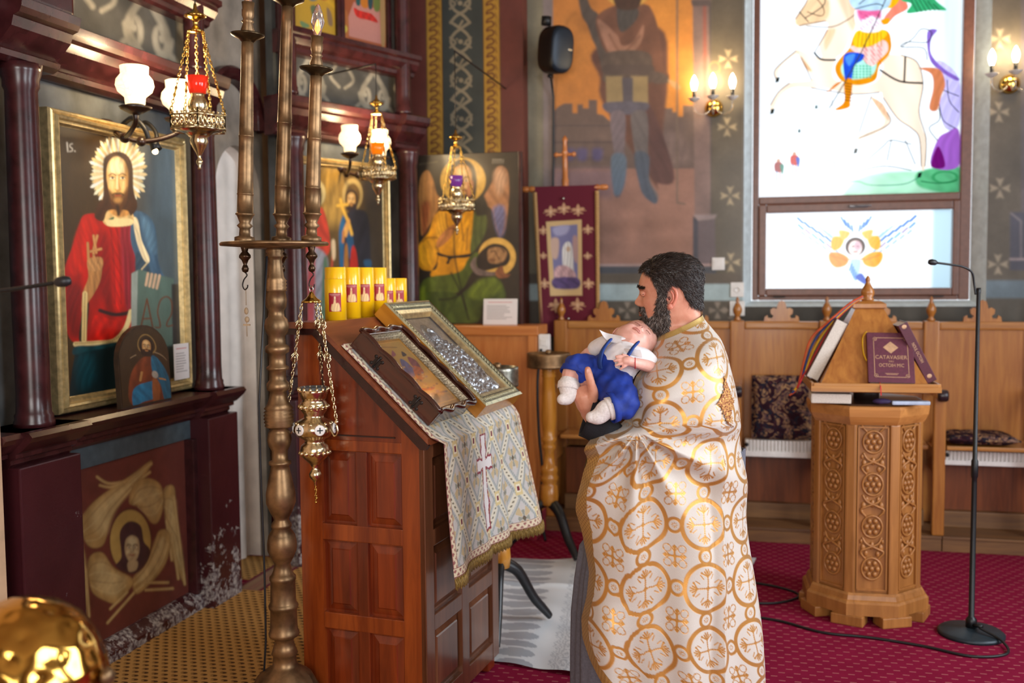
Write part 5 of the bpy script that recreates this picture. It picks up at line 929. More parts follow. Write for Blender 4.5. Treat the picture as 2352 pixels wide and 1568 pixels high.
def carved():
    b = MB(); w_ = .075
    for s_ in (-1, 1): b.box((0, s_*w_-.004, .165), (.012, s_*w_+.004, .935)); b.box((0, s_*(w_+.012)-.003, .16), (.008, s_*(w_+.012)+.003, .94))
    for z in (.165, .935): b.box((0, -w_, z-.004), (.012, w_, z+.004))
    for q in range(4):
        z = .265+q*.2; b.tube([(.004, .052*math.cos(e), z+.052*math.sin(e)) for e in np.linspace(0, 2*PI, 20, endpoint=False)], .006, 6, None, True, True); b.ball((.004, 0, z), .013, 8, sc=(.8, 1, 1))
        for e in range(6): b.ball((.004, .03*math.cos(e*PI/3), z+.03*math.sin(e*PI/3)), .013, 8, sc=(.8, 1, 1))
        zc = z+.1
        for s_ in (-1, 1):
            b.tube(smooth_poly([(.002, s_*.03, z+.045), (.008, s_*.06, zc-.02), (.01, s_*.02, zc), (.008, -s_*.03, zc+.02), (.002, -s_*.05, zc+.05)], 4, False), .006, 5)
            for (y, zz, l) in ((.045, .0, .022), (.03, .028, .018), (.055, -.03, .014)): b.ball((.004, s_*y, zc+zz*(1 if q % 2 else -1)), l*.55, 6, sc=(.7, 1.1, 1.5))
        b.ball((.004, 0, zc+.01), .012, 6, sc=(.8, 1, 1.6))
    return b
cv = carved().build('carved_panel', PINE, bs); cvm = cv.data
for k in range(8):
    q = cv if k == 0 else bpy.data.objects.new('carved_panel', cvm)
    if k: COL.objects.link(q); q.parent = bs
    q.matrix_local = Matrix.Rotation(k*PI/4, 4, 'Z') @ Matrix.Translation((.234, 0, 0)) @ Matrix.Diagonal((1, .87, 1, 1))
MB().lathe([(.06, 1.04), (.06, 1.105)], 20).build('pivot_hub', plain('dark_pivot', '#2a1a12', .5), bs)
def sq(levels, mat, name, bev=0):
    b = MB(); P = [[(x*a, y*a, z) for x, y in ((-1, -1), (1, -1), (1, 1), (-1, 1))] for a, z in levels]
    b.add([p for r in P for p in r], [(j*4+i, j*4+(i+1) % 4, (j+1)*4+(i+1) % 4, (j+1)*4+i) for j in range(len(P)-1) for i in range(4)]+[(3, 2, 1, 0), tuple((len(P)-1)*4+i for i in range(4))]); return b.build(name, mat, bs)
sq([(.262, 1.098), (.285, 1.104), (.285, 1.128), (.272, 1.132)], OAKX, 'ledge_board'); sq([(.24, 1.13), (.062, 1.485)], OAK, 'pyramid'); sq([(.064, 1.48), (.076, 1.485), (.075, 1.503), (.052, 1.516), (.04, 1.518)], OAK, 'cap')
for k in range(4): MB().box((-.275, -.285, 1.126), (.275, -.27, 1.143), Matrix.Rotation(k*PI/2, 4, 'Z'), .004).build('book_lip', OAKX, bs)
MB().lathe([(r*.9, z-.034) for r, z in ((.03, 1.55), (.034, 1.558), (.026, 1.565), (.036, 1.585), (.034, 1.6), (.018, 1.625), (.01, 1.64), (.012, 1.648), (.013, 1.655), (.006, 1.668), (.001, 1.672))], 20).build('finial', OAK, bs)
def text_mesh(name, txt, size, mat, parent, M, fit=None):
    cu_ = bpy.data.curves.new(name, 'FONT'); cu_.body = txt; cu_.size = size; cu_.align_x = 'CENTER'; cu_.align_y = 'CENTER'; cu_.extrude = .0003; cu_.resolution_u = 3
    tmp = bpy.data.objects.new(name, cu_); me = bpy.data.meshes.new_from_object(tmp); bpy.data.objects.remove(tmp); bpy.data.curves.remove(cu_)
    if fit:
        xs = [v.co.x for v in me.vertices]; k = fit/(max(xs)-min(xs))
        for v in me.vertices: v.co.x *= k
    me.materials.append(mat); o = bpy.data.objects.new(name, me); COL.objects.link(o); o.parent = parent; o.matrix_local = M; return o
GILT = plain('gilt_print', '#c9a07c', .4, .3, .1, 60); MAROON = plain('maroon_book_cloth', '#5c2437', .5, 0, .12, 90, .1); PAGES = plain('page_edges', '#d8cfc4', .8, 0, .1, 200, .2)
sl = math.atan2(.178, .355)
def book(label, M, w_, h_, th, cover, spine_side=-1):
    """closed book; local x width, y thickness (front = -y), z height"""
    t = thing('book', label, 'book'); t.matrix_world = M
    MB().box((-w_/2, -.003, 0), (w_/2, 0, h_), None, .001).build('back_cover', cover, t); MB().box((-w_/2, -th, 0), (w_/2, -th+.003, h_), None, .001).build('front_cover', cover, t)
    x = spine_side*w_/2; MB().box((x-.004, -th, 0), (x+.004, 0, h_), None, .002).build('spine', cover, t); MB().box((-w_/2+.004, -th+.003, .004), (w_/2-.004, -.003, h_-.004)).build('page_block', PAGES, t); return t
WB = Matrix.Translation((.515, 5.10, 0)) @ Matrix.Rotation(math.radians(2.5), 4, 'Z')
t = book('maroon book with gilt frame and title leaning on the front of the pyramid rest', WB @ Matrix.Translation((.075, -.242, 1.135)) @ Matrix.Rotation(-sl, 4, 'X') @ Matrix.Rotation(math.radians(1), 4, 'Y'), .2, .25, .026, MAROON)
F = lambda x, z: Matrix.Translation((x, -.0264, z)) @ Matrix.Rotation(PI/2, 4, 'X')
text_mesh('title_line', 'CATAVASIER', .026, GILT, t, F(.0, .125), .14); text_mesh('title_line', 'SAU', .012, GILT, t, F(.0, .105)); text_mesh('title_line', 'OCTOIH MIC', .024, GILT, t, F(.0, .085), .11)
b = MB()
for (x0, x1, z0, z1) in ((-.062, .062, .222, .2245), (-.062, .062, .026, .0285), (-.076, -.0735, .042, .208), (.0735, .076, .042, .208)): b.box((x0, -.0267, z0), (x1, -.026, z1))
for sx in (-1, 1):
    for z in (.217, .034): b.tube([(sx*.069+.008*math.cos(e), -.0263, z+.008*math.sin(e)) for e in np.linspace(0, 2*PI, 12, endpoint=False)], .0014, 4, None, True, True); b.ball((sx*.069, -.026, z), .003, 5, sc=(1, .2, 1))
b.prism([(0, .205), (.034, .175), (0, .145), (-.034, .175)], -.0266, -.026)
b.box((-.03, -.0265, .044), (.03, -.026, .046)).box((-.024, -.0265, .039), (.024, -.026, .041)); b.build('gilt_ornament', GILT, t)
MB().tube(smooth_poly([(-.098, -.01, .25), (-.105, -.012, .258), (-.122, -.014, .22), (-.12, -.014, .15), (-.107, -.014, .11)], 5, False), .004, 6, None, True, False, .25).build('yellow_ribbon', plain('yellow_ribbon_cloth', '#e0ac10', .6), t); MB().tube([(-.055, -.026, .0), (-.053, -.037, -.016), (-.054, -.042, -.07)], .0045, 6, None, True, False, .25).build('red_ribbon', plain('red_ribbon_cloth', '#c01418', .6), t)
t = book('maroon book with gilt spine lettering leaning on the right face of the pyramid rest', WB @ Matrix.Rotation(PI/2, 4, 'Z') @ Matrix.Translation((-.09, -.2435, 1.135)) @ Matrix.Rotation(-sl, 4, 'X'), .19, .30, .045, plain('crimson_book_cloth', '#530f2a', .45, 0, .1, 90))
SM = Matrix.Translation((-.0996, -.0225, .15)) @ Matrix.Rotation(-PI/2, 4, 'Z') @ Matrix.Rotation(PI/2, 4, 'X') @ Matrix.Rotation(-PI/2, 4, 'Z')
text_mesh('spine_title', 'NOUL OCTOIH', .02, GILT, t, SM, .1)
for z in (.285, .03): MB().ball((-.099, -.0225, z), .011, 8, sc=(.06, 1, .9)).build('spine_ornament', GILT, t)
t = book('thick brown book with pale page edges leaning on the left face of the pyramid rest', WB @ Matrix.Rotation(-PI/2, 4, 'Z') @ Matrix.Translation((.04, -.2435, 1.135)) @ Matrix.Rotation(-sl, 4, 'X'), .22, .31, .06, plain('brown_book_cloth', '#5a352c', .5, 0, .12, 90), -1)
rb = thing('page_ribbons', 'coloured marker ribbons trailing over the left book from the cap', 'ribbons'); rb.matrix_world = WB
for i, cc in enumerate(('#b5202a', '#d9a511', '#24407e', '#c9542a')):
    d = i*.012; MB().tube(smooth_poly([(-.03, -.06, 1.53+d*.3), (-.075-d*.5, -.07, 1.505), (-.165-d*.8, -.085, 1.415), (-.235-d*1.2, -.09, 1.29+.01*i), (-.30-d*.8, -.1, 1.17-.02*i), (-.335-.012*i, -.12, 1.10-.012*i)], 6, False), .006, 6, None, True, False, .3).build('ribbon', plain('ribbon_%d' % i, cc, .6), rb)
tag(MB().box((-.09, -.11, 0), (.09, .11, .045), None, .006).build('closed_booklet', PAGES), 'pale closed booklet tucked under the pyramid rest', 'booklet'); bpy.data.objects['closed_booklet'].location = (.335, 4.96, 1.043)
gl = thing('spectacles_case', 'small purple cloth and pale blue case on the octagonal table top', 'case', (.62, 4.86, 1.043)); MB().box((-.02, -.02, 0), (.15, .02, .018), Matrix.Rotation(.12, 4, 'Z'), .006).build('case', plain('pale_blue_case', '#a9b6cc', .4), gl); MB().ball((-.06, 0, .014), .03, 10, sc=(1.4, .9, .45)).build('cloth', plain('purple_cloth', '#33234e', .8, 0, .3), gl)
# ------------------------------------------------------------------ microphone stands and cables
def mic_stand(label, loc, rz, pole_h, goose, br=.143):
    t = thing('microphone_stand', label, 'microphone stand', loc, rz); BM = plain('black_powder_coat', '#101216', .4, .2, .1, 60)
    MB().lathe([(br, 0), (br, .012), (br-.01, .02), (.05, .028), (.03, .034), (.001, .036)], 48).build('round_base', plain('dark_blue_grey_base', '#1f2b33', .45, .2, .15, 40, .1), t)
    MB().lathe([(.024, .03), (.024, .07), (.017, .08), (.013, .085), (.0115, .7), (.0115, .72), (.015, .73), (.015, .8), (.01, .81), (.0085, pole_h), (.01, pole_h+.01), (.01, pole_h+.03)], 16).build('pole', BM, t)
    g = [(x, y, pole_h+z) for x, y, z in goose]; MB().tube(smooth_poly(g, 6, False), .005, 8).build('gooseneck', BM, t)
    e, d = Vector(g[-1]), (Vector(g[-1])-Vector(g[-2])).normalized(); MB().lathe([(.005, -.02), (.012, -.01), (.014, .008), (.01, .02), (.001, .024)], 14, Matrix.Translation(e) @ d.to_track_quat('Z', 'Y').to_matrix().to_4x4()).build('microphone_head', BLACK, t)
    MB().tube([(.0, -.015, .05), (.03, -.05, .055)], .009, 8).build('plug', BM, t); return t
mic_stand('black microphone stand with a round base beside the octagonal book stand', (.955, 4.82, 0), math.radians(10), 1.55, [(-.012, 0, .0), (-.02, 0, .05), (-.035, -.01, .1), (-.08, -.02, .125), (-.14, -.03, .135), (-.215, -.045, .145)])
ml = mic_stand('black gooseneck microphone reaching in from the left picture edge', (-2.02, 2.0, .006), 0, 1.515, [(0, 0, .0), (.02, 0, .07), (.1, .015, .095), (.24, .05, .105), (.385, .08, .125)])
def cable(label, pts, r=.006):
    o = MB().tube(smooth_poly(pts, 8, False), r, 8).build('floor_cable', plain('black_rubber', '#0d0d10', .5)); tag(o, label, 'cable'); return o
cable('black cable snaking from the microphone base to the priest', [(.98, 4.77, .05), (1.06, 4.70, .02), (1.05, 4.58, .007), (.9, 4.52, .007), (.72, 4.60, .007), (.5, 4.66, .007), (.3, 4.68, .007), (.1, 4.80, .007), (-.1, 4.82, .007), (-.4, 4.7, .007)])
cable('black cable loop on the carpet left of the book stand', [(-.4, 4.95, .007), (-.1, 5.02, .007), (.1, 5.06, .007), (.215, 5.2, .007), (.12, 5.32, .007), (-.1, 5.4, .007), (-.4, 5.45, .007)])
cable('dark cable hanging behind the candle stand along the cabinet edge', [(-1.30, 6.0, 1.2), (-1.315, 5.96, 1.0), (-1.31, 5.96, .7), (-1.29, 5.96, .45), (-1.30, 5.95, .2), (-1.27, 5.95, .01)], .009)
t = thing('wall_phone', 'small white telephone box on the cabinet edge below the banner', 'telephone', (-1.285, 6.03, 1.22)); MB().box((-.035, -.02, -.06), (.035, .03, .07), None, .008).build('case', WHITE, t); MB().box((-.03, -.03, -.1), (.03, .0, -.055), None, .006).build('plug', BLACK, t); MB().box((-.02, -.024, .0), (.02, -.019, .04), None, .002).build('face_plate', WHITE, t)
# plastic sheet on the floor
def sheet():
    nu, nv = 150, 170; u, v = np.meshgrid(np.linspace(0, 1, nu), np.linspace(0, 1, nv)); A, B, C_, D = [np.array(p) for p in ((-1.46, 5.5), (-.0, 5.85), (-.25, 3.86), (-1.1, 4.02))]
    xy = ((1-u)*(1-v))[..., None]*A+(u*(1-v))[..., None]*B+(u*v)[..., None]*C_+((1-u)*v)[..., None]*D
    z = .014+.004*np.sin(u*23+v*5)+.004*np.sin(v*31-u*9)+.018*np.exp(-((u-.43-.12*v)/.03)**2)*(v > .35)*(np.clip((v-.35)*3, 0, 1))+.012*np.exp(-((v-.3-.1*u)/.02)**2)
    col = np.zeros((nv, nu, 3)); col[:] = lin('#d6dce2'); W_, H_ = 1.2, 1.75; X, Y = u*W_, v*H_
    fx = (X/.3) % 1-.5; k = np.floor(X/.3); fy = ((Y+(k % 2)*.06)/.12) % 1
    lobe = (np.abs(fx) < .40*np.sqrt(np.clip(1-((fy-.5)/.42)**2, 0, 1))) & (k % 2 == 0); col[lobe] = lin('#a3abb5')
    rr = np.hypot(fx*.3, (fy-.5)*.12*1.3); ringm = ((rr*90) % 1 < .45) & (k % 2 == 1) & (rr < .1); col[ringm] = lin('#b3bbc4')
    m = painted('glossy_plastic_sheet', .3, .05, 60, 0, .15); o = fastgrid('plastic_sheet', np.concatenate([xy, z[..., None]], -1), m, None, col); tag(o, 'pale grey patterned plastic sheet spread on the carpet behind the priest', 'floor sheet')
sheet()
# ------------------------------------------------------------------ candle stands
def candle_stand(label, loc, rz, R, drum, wood_m, sc=1, legr=.27):
    t = thing('candle_stand', label, 'candle stand', loc, rz)
    MB().lathe([(.035, .28), (.05, .285), (.055, .33), (.05, .4), (.04, .41), (.052, .43), (.056, .45), (.044, .465), (.052, .485), (.05, .51), (.036, .52), (.03, .6), (.04, .62), (.044, .635), (.034, .65), (.042, .66), (.046, .68), (.036, .69), (.04, .74), (.046, .8), (.04, .95), (.036, 1.04), (.042, 1.05), (.036, 1.06), (.042, 1.07), (.036, 1.08), (.05, 1.1)], 20).build('turned_post', wood_m, t)
    d = [(.05, 1.10), (R*.97, 1.1), (R, 1.105)]+[(R*(.985 if k % 2 else 1), 1.11+k*.009) for k in range(8)]+[(R, 1.185), (R*.96, 1.187), (R*.94, 1.175), (.001, 1.172)]
    MB().lathe(d, 40).build('sand_drum', drum, t); MB().lathe([(.018, 1.172), (.018, 1.2), (.01, 1.205), (.001, 1.206)], 14).build('socket', BRASS, t)
    for k in range(3):
        M = Matrix.Rotation(k*2*PI/3+.4, 4, 'Z'); p = smooth_poly([(.02, 0, .3), (.1, 0, .25), (.18, 0, .12), (.24, 0, .05), (legr, 0, .015)], 4, False); n_ = len(p)
        MB().tube(p, [.034-.016*i/n_ for i in range(n_)], 8, M, True, False, .75).build('leg', plain('black_leg_paint_%d' % k, '#16171a', .35, 0, .3, 25), t)
    return t
YW = wood('yellow_varnished_wood', '#b3701a', '#d3953a', .3, 'Z', 1, coat=.4)
candle_stand('yellow turned candle stand with a brass drum next to the cabinet', (-1.195, 5.72, .012), .95, .13, BRASS, YW)
candle_stand('candle stand with a tarnished silver drum half hidden behind the red-brown lectern', (-1.155, 4.38, .016), -1.77, .098, plain('tarnished_silver', '#8f8c80', .3, .9, .3, 40), YW).scale = (1, 1, 1.03)
# ------------------------------------------------------------------ red-brown lectern; local: x up the slope (away from the priest), y along the width, z up
az = math.radians(6)
LM = Matrix(((-math.cos(az), math.sin(az), 0, -1.13317), (math.sin(az), math.cos(az), 0, 3.27383), (0, 0, 1, .006), (0, 0, 0, 1)))   # columns: depth axis, width axis, up
lec = thing('icon_lectern', 'tall red-brown panelled wooden lectern with a sloping top', 'lectern'); lec.location = (-1.38, 3.65, 0)
ML = Matrix.Translation((1.38, -3.65, 0)) @ LM
LW, LD = .72, .50
top = lambda x: 1.075+min(x, .41)*.37/.41
# near side: frame stiles and rails with raised panels
def side_panel(b, x0, x1, z0, z1, y, dr, arch=False):
    """raised field with bevel inside an opening, facing -y (near side)"""
    q = [(x0, z0), (x1, z0), (x1, z1), (x0, z1)]; i1, i2 = .01, .032
    b.add([(x, y+dr, z) for x, z in q], [(0, 1, 2, 3)])
    r1 = [(x0+i1, z0+i1), (x1-i1, z0+i1), (x1-i1, z1-i1), (x0+i1, z1-i1)]; r2 = [(x0+i2, z0+i2), (x1-i2, z0+i2), (x1-i2, z1-i2), (x0+i2, z1-i2)]; r3 = [(x0+i2+.004, z0+i2+.004), (x1-i2-.004, z0+i2+.004), (x1-i2-.004, z1-i2-.004), (x0+i2+.004, z1-i2-.004)]
    vs = [(x, y+dr-.001, z) for x, z in r1]+[(x, y+dr*.45, z) for x, z in r2]+[(x, y+dr*.2, z) for x, z in r3]
    b.add(vs, [(i, (i+1) % 4, 4+(i+1) % 4, 4+i) for i in range(4)]+[(4+i, 4+(i+1) % 4, 8+(i+1) % 4, 8+i) for i in range(4)]+[(8, 9, 10, 11)])
    return b
for nm, y0 in (('near_stile', 0.0), ('far_stile', LW-.03)):
    for x0, x1 in ((0, .085), (.41, .5)): MB().prism([(x0, .05), (x1, .05), (x1, top(x1)-.002), (x0, top(x0)-.002)], y0, y0+.03, ML, 'XZ').build('stile', RED_W, lec)
PZ = [(.12, .42), (.50, .74), (.80, 1.0)]
PZ = [(.10, .36), (.42, .69), (.75, 1.02)]
for z0, z1 in ((.05, .10), (.36, .42), (.69, .75), (1.02, 1.06)): MB().box((.085, 0, z0), (.41, .026, z1), ML, .003).build('rail', RED_W, lec)
MB().box((.225, 0.002, .1), (.27, .026, 1.02), ML, .003).build('mullion', RED_D, lec)
for z0, z1 in PZ:
    for x0, x1 in ((.085, .225), (.27, .41)): side_panel(MB(), x0, x1, z0, z1, .004, .013).build('panel', RED_D, lec, ML)
MB().prism([(.085, 1.06), (.41, 1.06), (.41, top(.41)-.003), (.085, top(.085)-.003)], .003, .026, ML, 'XZ').build('upper_board', RED_D, lec)
MB().box((.11, -.001, 1.075), (.39, .004, 1.08), ML).box((.395, -.001, 1.08), (.4, .004, 1.42), ML).build('scored_line', plain('dark_groove', '#2a0d06', .5), lec)
MB().prism([(0, .05), (.5, .05), (.5, 1.44), (.41, 1.44), (0, 1.07)], LW-.03, LW, ML, 'XZ').build('far_side', RED_W, lec); MB().box((.475, .03, .05), (.5, LW-.03, 1.44), ML).build('rear_board', RED_D, lec)
# front (towards the priest): stiles, rails and six panels
for y0, y1 in ((0.0, .07), (LW/2-.035, LW/2+.035), (LW-.07, LW)): MB().box((-.003, y0, .05), (.02, y1, 1.06), ML, .003).build('front_stile', WAL_W, lec)
for z0, z1 in ((.05, .12), (.37, .43), (.68, .74), (1.0, 1.06)): MB().box((-.002, .07, z0), (.02, LW-.07, z1), ML, .003).build('front_rail', WAL_W, lec)
MF = ML @ Matrix(((0, 1, 0, 0), (1, 0, 0, 0), (0, 0, 1, 0), (0, 0, 0, 1)))
for z0, z1 in ((.12, .37), (.43, .68), (.74, 1.0)):
    for y0, y1 in ((.07, LW/2-.035), (LW/2+.035, LW-.07)): side_panel(MB(), y0, y1, z0, z1, .0, .018).build('front_panel', WAL_W, lec, MF)
for y in (.3, .44): MB().lathe([(.004, 0), (.007, .01), (.004, .03), (.006, .05), (.003, .06)], 10, ML @ Matrix.Translation((-.012, y, .62))).build('handle_drop', IRON, lec)
for x in (.03, .44):
    for y in (.02, LW-.09): MB().box((x-.02, y, 0), (x+.05, y+.07, .05), ML, .006).build('foot', RED_D, lec)
MB().prism([(-.02, 1.055), (-.03, 1.06), (-.03, 1.085), (.405, 1.485), (.43, 1.485), (.52, 1.485), (.52, 1.455), (.42, 1.455), (.40, 1.45), (.0, 1.062)], -.025, .86, ML, 'XZ').build('sloping_top', wood('slab_wood', '#6b3320', '#94502f', .28, 'Y', .8, coat=.5), lec)
MB().prism([(-.022, 1.045), (-.034, 1.06), (.405, 1.462), (.53, 1.462), (.53, 1.44), (.42, 1.44), (.0, 1.045)], -.028, -.012, ML, 'XZ').build('edge_moulding', plain('dark_edge_varnish', '#2e1614', .22, 0, .2), lec)
SA = math.atan2(.40, .435); SL = LM @ Matrix.Translation((-.03, 0, 1.0865)) @ Matrix.Rotation(-SA, 4, 'Y')     # slope frame: x up the slope, y width, z off the board
# ------------------------------------------------------------------ embroidered cloth
def cloth():
    t = thing('lectern_cloth', 'cream brocade cloth with a red cross and gold fringe hanging over the lectern', 'cloth'); t.matrix_world = LM
    nu, nv = 330, 470; u, v = np.meshgrid(np.linspace(0, 1, nu), np.linspace(0, 1, nv)); LS, LH = .47, .545; s = v*(LS+LH)   # arclength from the upper edge
    Y0 = -.012+.07*np.clip((s-LS)/.03, 0, 1)*1.0; Y1 = .845+.0*s; hang = np.clip((s-LS)/LH, 0, 1)
    Y1 = Y1+.14*hang**1.2; y = Y0+(Y1-Y0)*u; y = y-.0*hang
    cs, sn = math.cos(SA), math.sin(SA); sl_ = LS-np.minimum(s, LS); x = -.034+sl_*cs; z = 1.0905+sl_*sn
    x = np.where(s > LS, -.04-.012*np.clip((s-LS)/.03, 0, 1), x); z = np.where(s > LS, 1.085-(s-LS), z)
    fold = hang*(.03*np.sin(u*7.5+.4)+.022*np.sin(u*15+1.2)*hang+.035*u*u); x = x-np.where(s > LS, np.abs(fold)*1.0+fold*.2, 0); z = z-.0*hang
    z = np.where((s <= LS) & (u < .02), z-.004, z)
    # weave
    X, Y = u*.86, s; base = np.zeros((nv, nu, 3)); base[:] = lin('#cfc9c4'); c = base
    def put(m_, col, a=1.0): m_ = np.clip(m_, 0, 1)[..., None]*a; c[:] = c*(1-m_)+np.array(lin(col))*m_
    p = .2; d1 = ((X+Y*.75)/p) % 1-.5; d2 = ((X-Y*.75)/p) % 1-.5
    for d in (d1, d2):
        put((np.abs(d) < .21).astype(float), '#b3b9ba', .55); put((np.abs(d) < .1).astype(float), '#e6ddc6', .9); dash = ((Y*60) % 1 < .5)
        put(((np.abs(d) < .028) & dash).astype(float), '#5d5138', .85); put(((np.abs(np.abs(d)-.16) < .03) & (((X*70+Y*50) % 1) < .6)).astype(float), '#8b9389', .8)
    e1, e2 = ((X+Y*.75)/p+.5) % 1-.5, ((X-Y*.75)/p+.5) % 1-.5; r = np.abs(e1)+np.abs(e2)
    a1, a2 = np.abs(d1), np.abs(d2); rr = a1+a2; put((rr < .22).astype(float), '#dfc98f', .95); put((rr < .13).astype(float), '#f0e6cc', 1); put((rr < .075).astype(float), '#7a2432', 1)
    q = np.hypot(e1, e2); th = np.arctan2(e2, e1); put(((q < .3) & (np.cos(4*th) > .1) & (q > .08)).astype(float), '#cbb07a', .8); put(((q < .2) & (np.cos(4*th+PI) > .3)).astype(float), '#79806a', .7); put((q < .06).astype(float), '#5c4a2c', .9)
    # red-edged white cross on the hanging half
    cx, cy = .40, LS+.20; dx, dy = np.abs(X-cx), Y-cy
    arm = lambda a, b, L_: (np.abs(a) < (.019+.014*np.clip(np.abs(b)/L_, 0, 1)**2+.011*np.exp(-((np.abs(b)-L_*.55)/.014)**2))) & (np.abs(b) < L_)
    outer = arm(dx, np.where(dy < 0, dy*1.0, dy*.62), .15) | arm(dy+.03, dx, .08) | (np.hypot(dx, dy+.03) < .035)
    inner = arm(dx*1.5, np.where(dy < 0, dy*1.05, dy*.65), .15) | arm((dy+.03)*1.5, dx*1.06, .08)
    put((outer & (np.sin(Y*260)*np.sin(X*260) > -.75)).astype(float), '#8f1534', .95); put(inner.astype(float), '#ece6e4', 1)
    # borders
    for dist, w_ in ((u*.86, .026), ((1-u)*.86, .03), (s, .03), (LS+LH-.035-s, .032)):
        k = (dist < w_) & (dist > -1); put(k.astype(float), '#e4d2b4', 1); put((k & (np.abs(dist-w_*.5) < w_*.32) & ((np.sin((X+Y)*210) > 0) & (np.sin((X-Y)*210) > -.3))).astype(float), '#8d3040', .85); put((np.abs(dist-w_) < .002).astype(float), '#7d2b38', .9); put((np.abs(dist) < .003).astype(float), '#7d2b38', .9)
    fr = s > LS+LH-.033; put(fr.astype(float), '#96773c', 1); put((fr & (np.sin(X*900+np.sin(s*200)) > .2)).astype(float), '#6d5225', .8)
    z = np.where(fr, z-.004*np.sin(X*300), z)
    m = painted('brocade_weave', .6, .12, 250, 0, .3); fastgrid('brocade', np.stack([x, y, z], -1), m, t, c)
    fb = MB(); rows = slice(nv-16, nv); 
    P = np.stack([x, y, z], -1)
    for i in range(0, nu, 2):
        a, b_ = P[nv-15, i], P[nv-1, i]; fb.tube([a+(-.003, 0, 0), (a+b_)/2+(-.005, 0, 0), b_+(-.003, .002*math.sin(i*1.7), -.006)], .0022, 4)
    fb.build('fringe', plain('gold_thread_fringe', '#9a7c40', .5, .2, .3, 150), t)
cloth()
# ------------------------------------------------------------------ boxed icons on the slope
def open_box(t, x0, x1, y0, y1, h, wall, mat, zb=.006, name='box_side'):
    for a, b in (((x0, y0), (x1, y0+wall)), ((x0, y1-wall), (x1, y1)), ((x0, y0+wall), (x0+wall, y1-wall)), ((x1-wall, y0+wall), (x1, y1-wall))): MB().box((a[0], a[1], zb), (b[0], b[1], zb+h), None, .004).build(name, mat, t)
    MB().box((x0+.002, y0+.002, zb), (x1-.002, y1-.002, zb+.008)).build('box_floor', mat, t)
WGL = Mat('thin_cover_glass', '#ffffff', .03); 
def cover_glass():
    m = Mat('cover_glass', '#ffffff', .03); p = m.n('BsdfTransparent'); g = m.n('BsdfGlossy', i_Roughness=.04); x = m.n('MixShader', i_Fac=.16); m.L.new(p.outputs[0], x.inputs[1]); m.L.new(g.outputs[0], x.inputs[2]); m.L.new(x.outputs[0], m.N['Material Output'].inputs[0]); return m.m
CG = cover_glass()
DKBOX = wood('dark_glossy_box_wood', '#2c0e08', '#4e1d10', .16, 'X', .8, coat=.8)
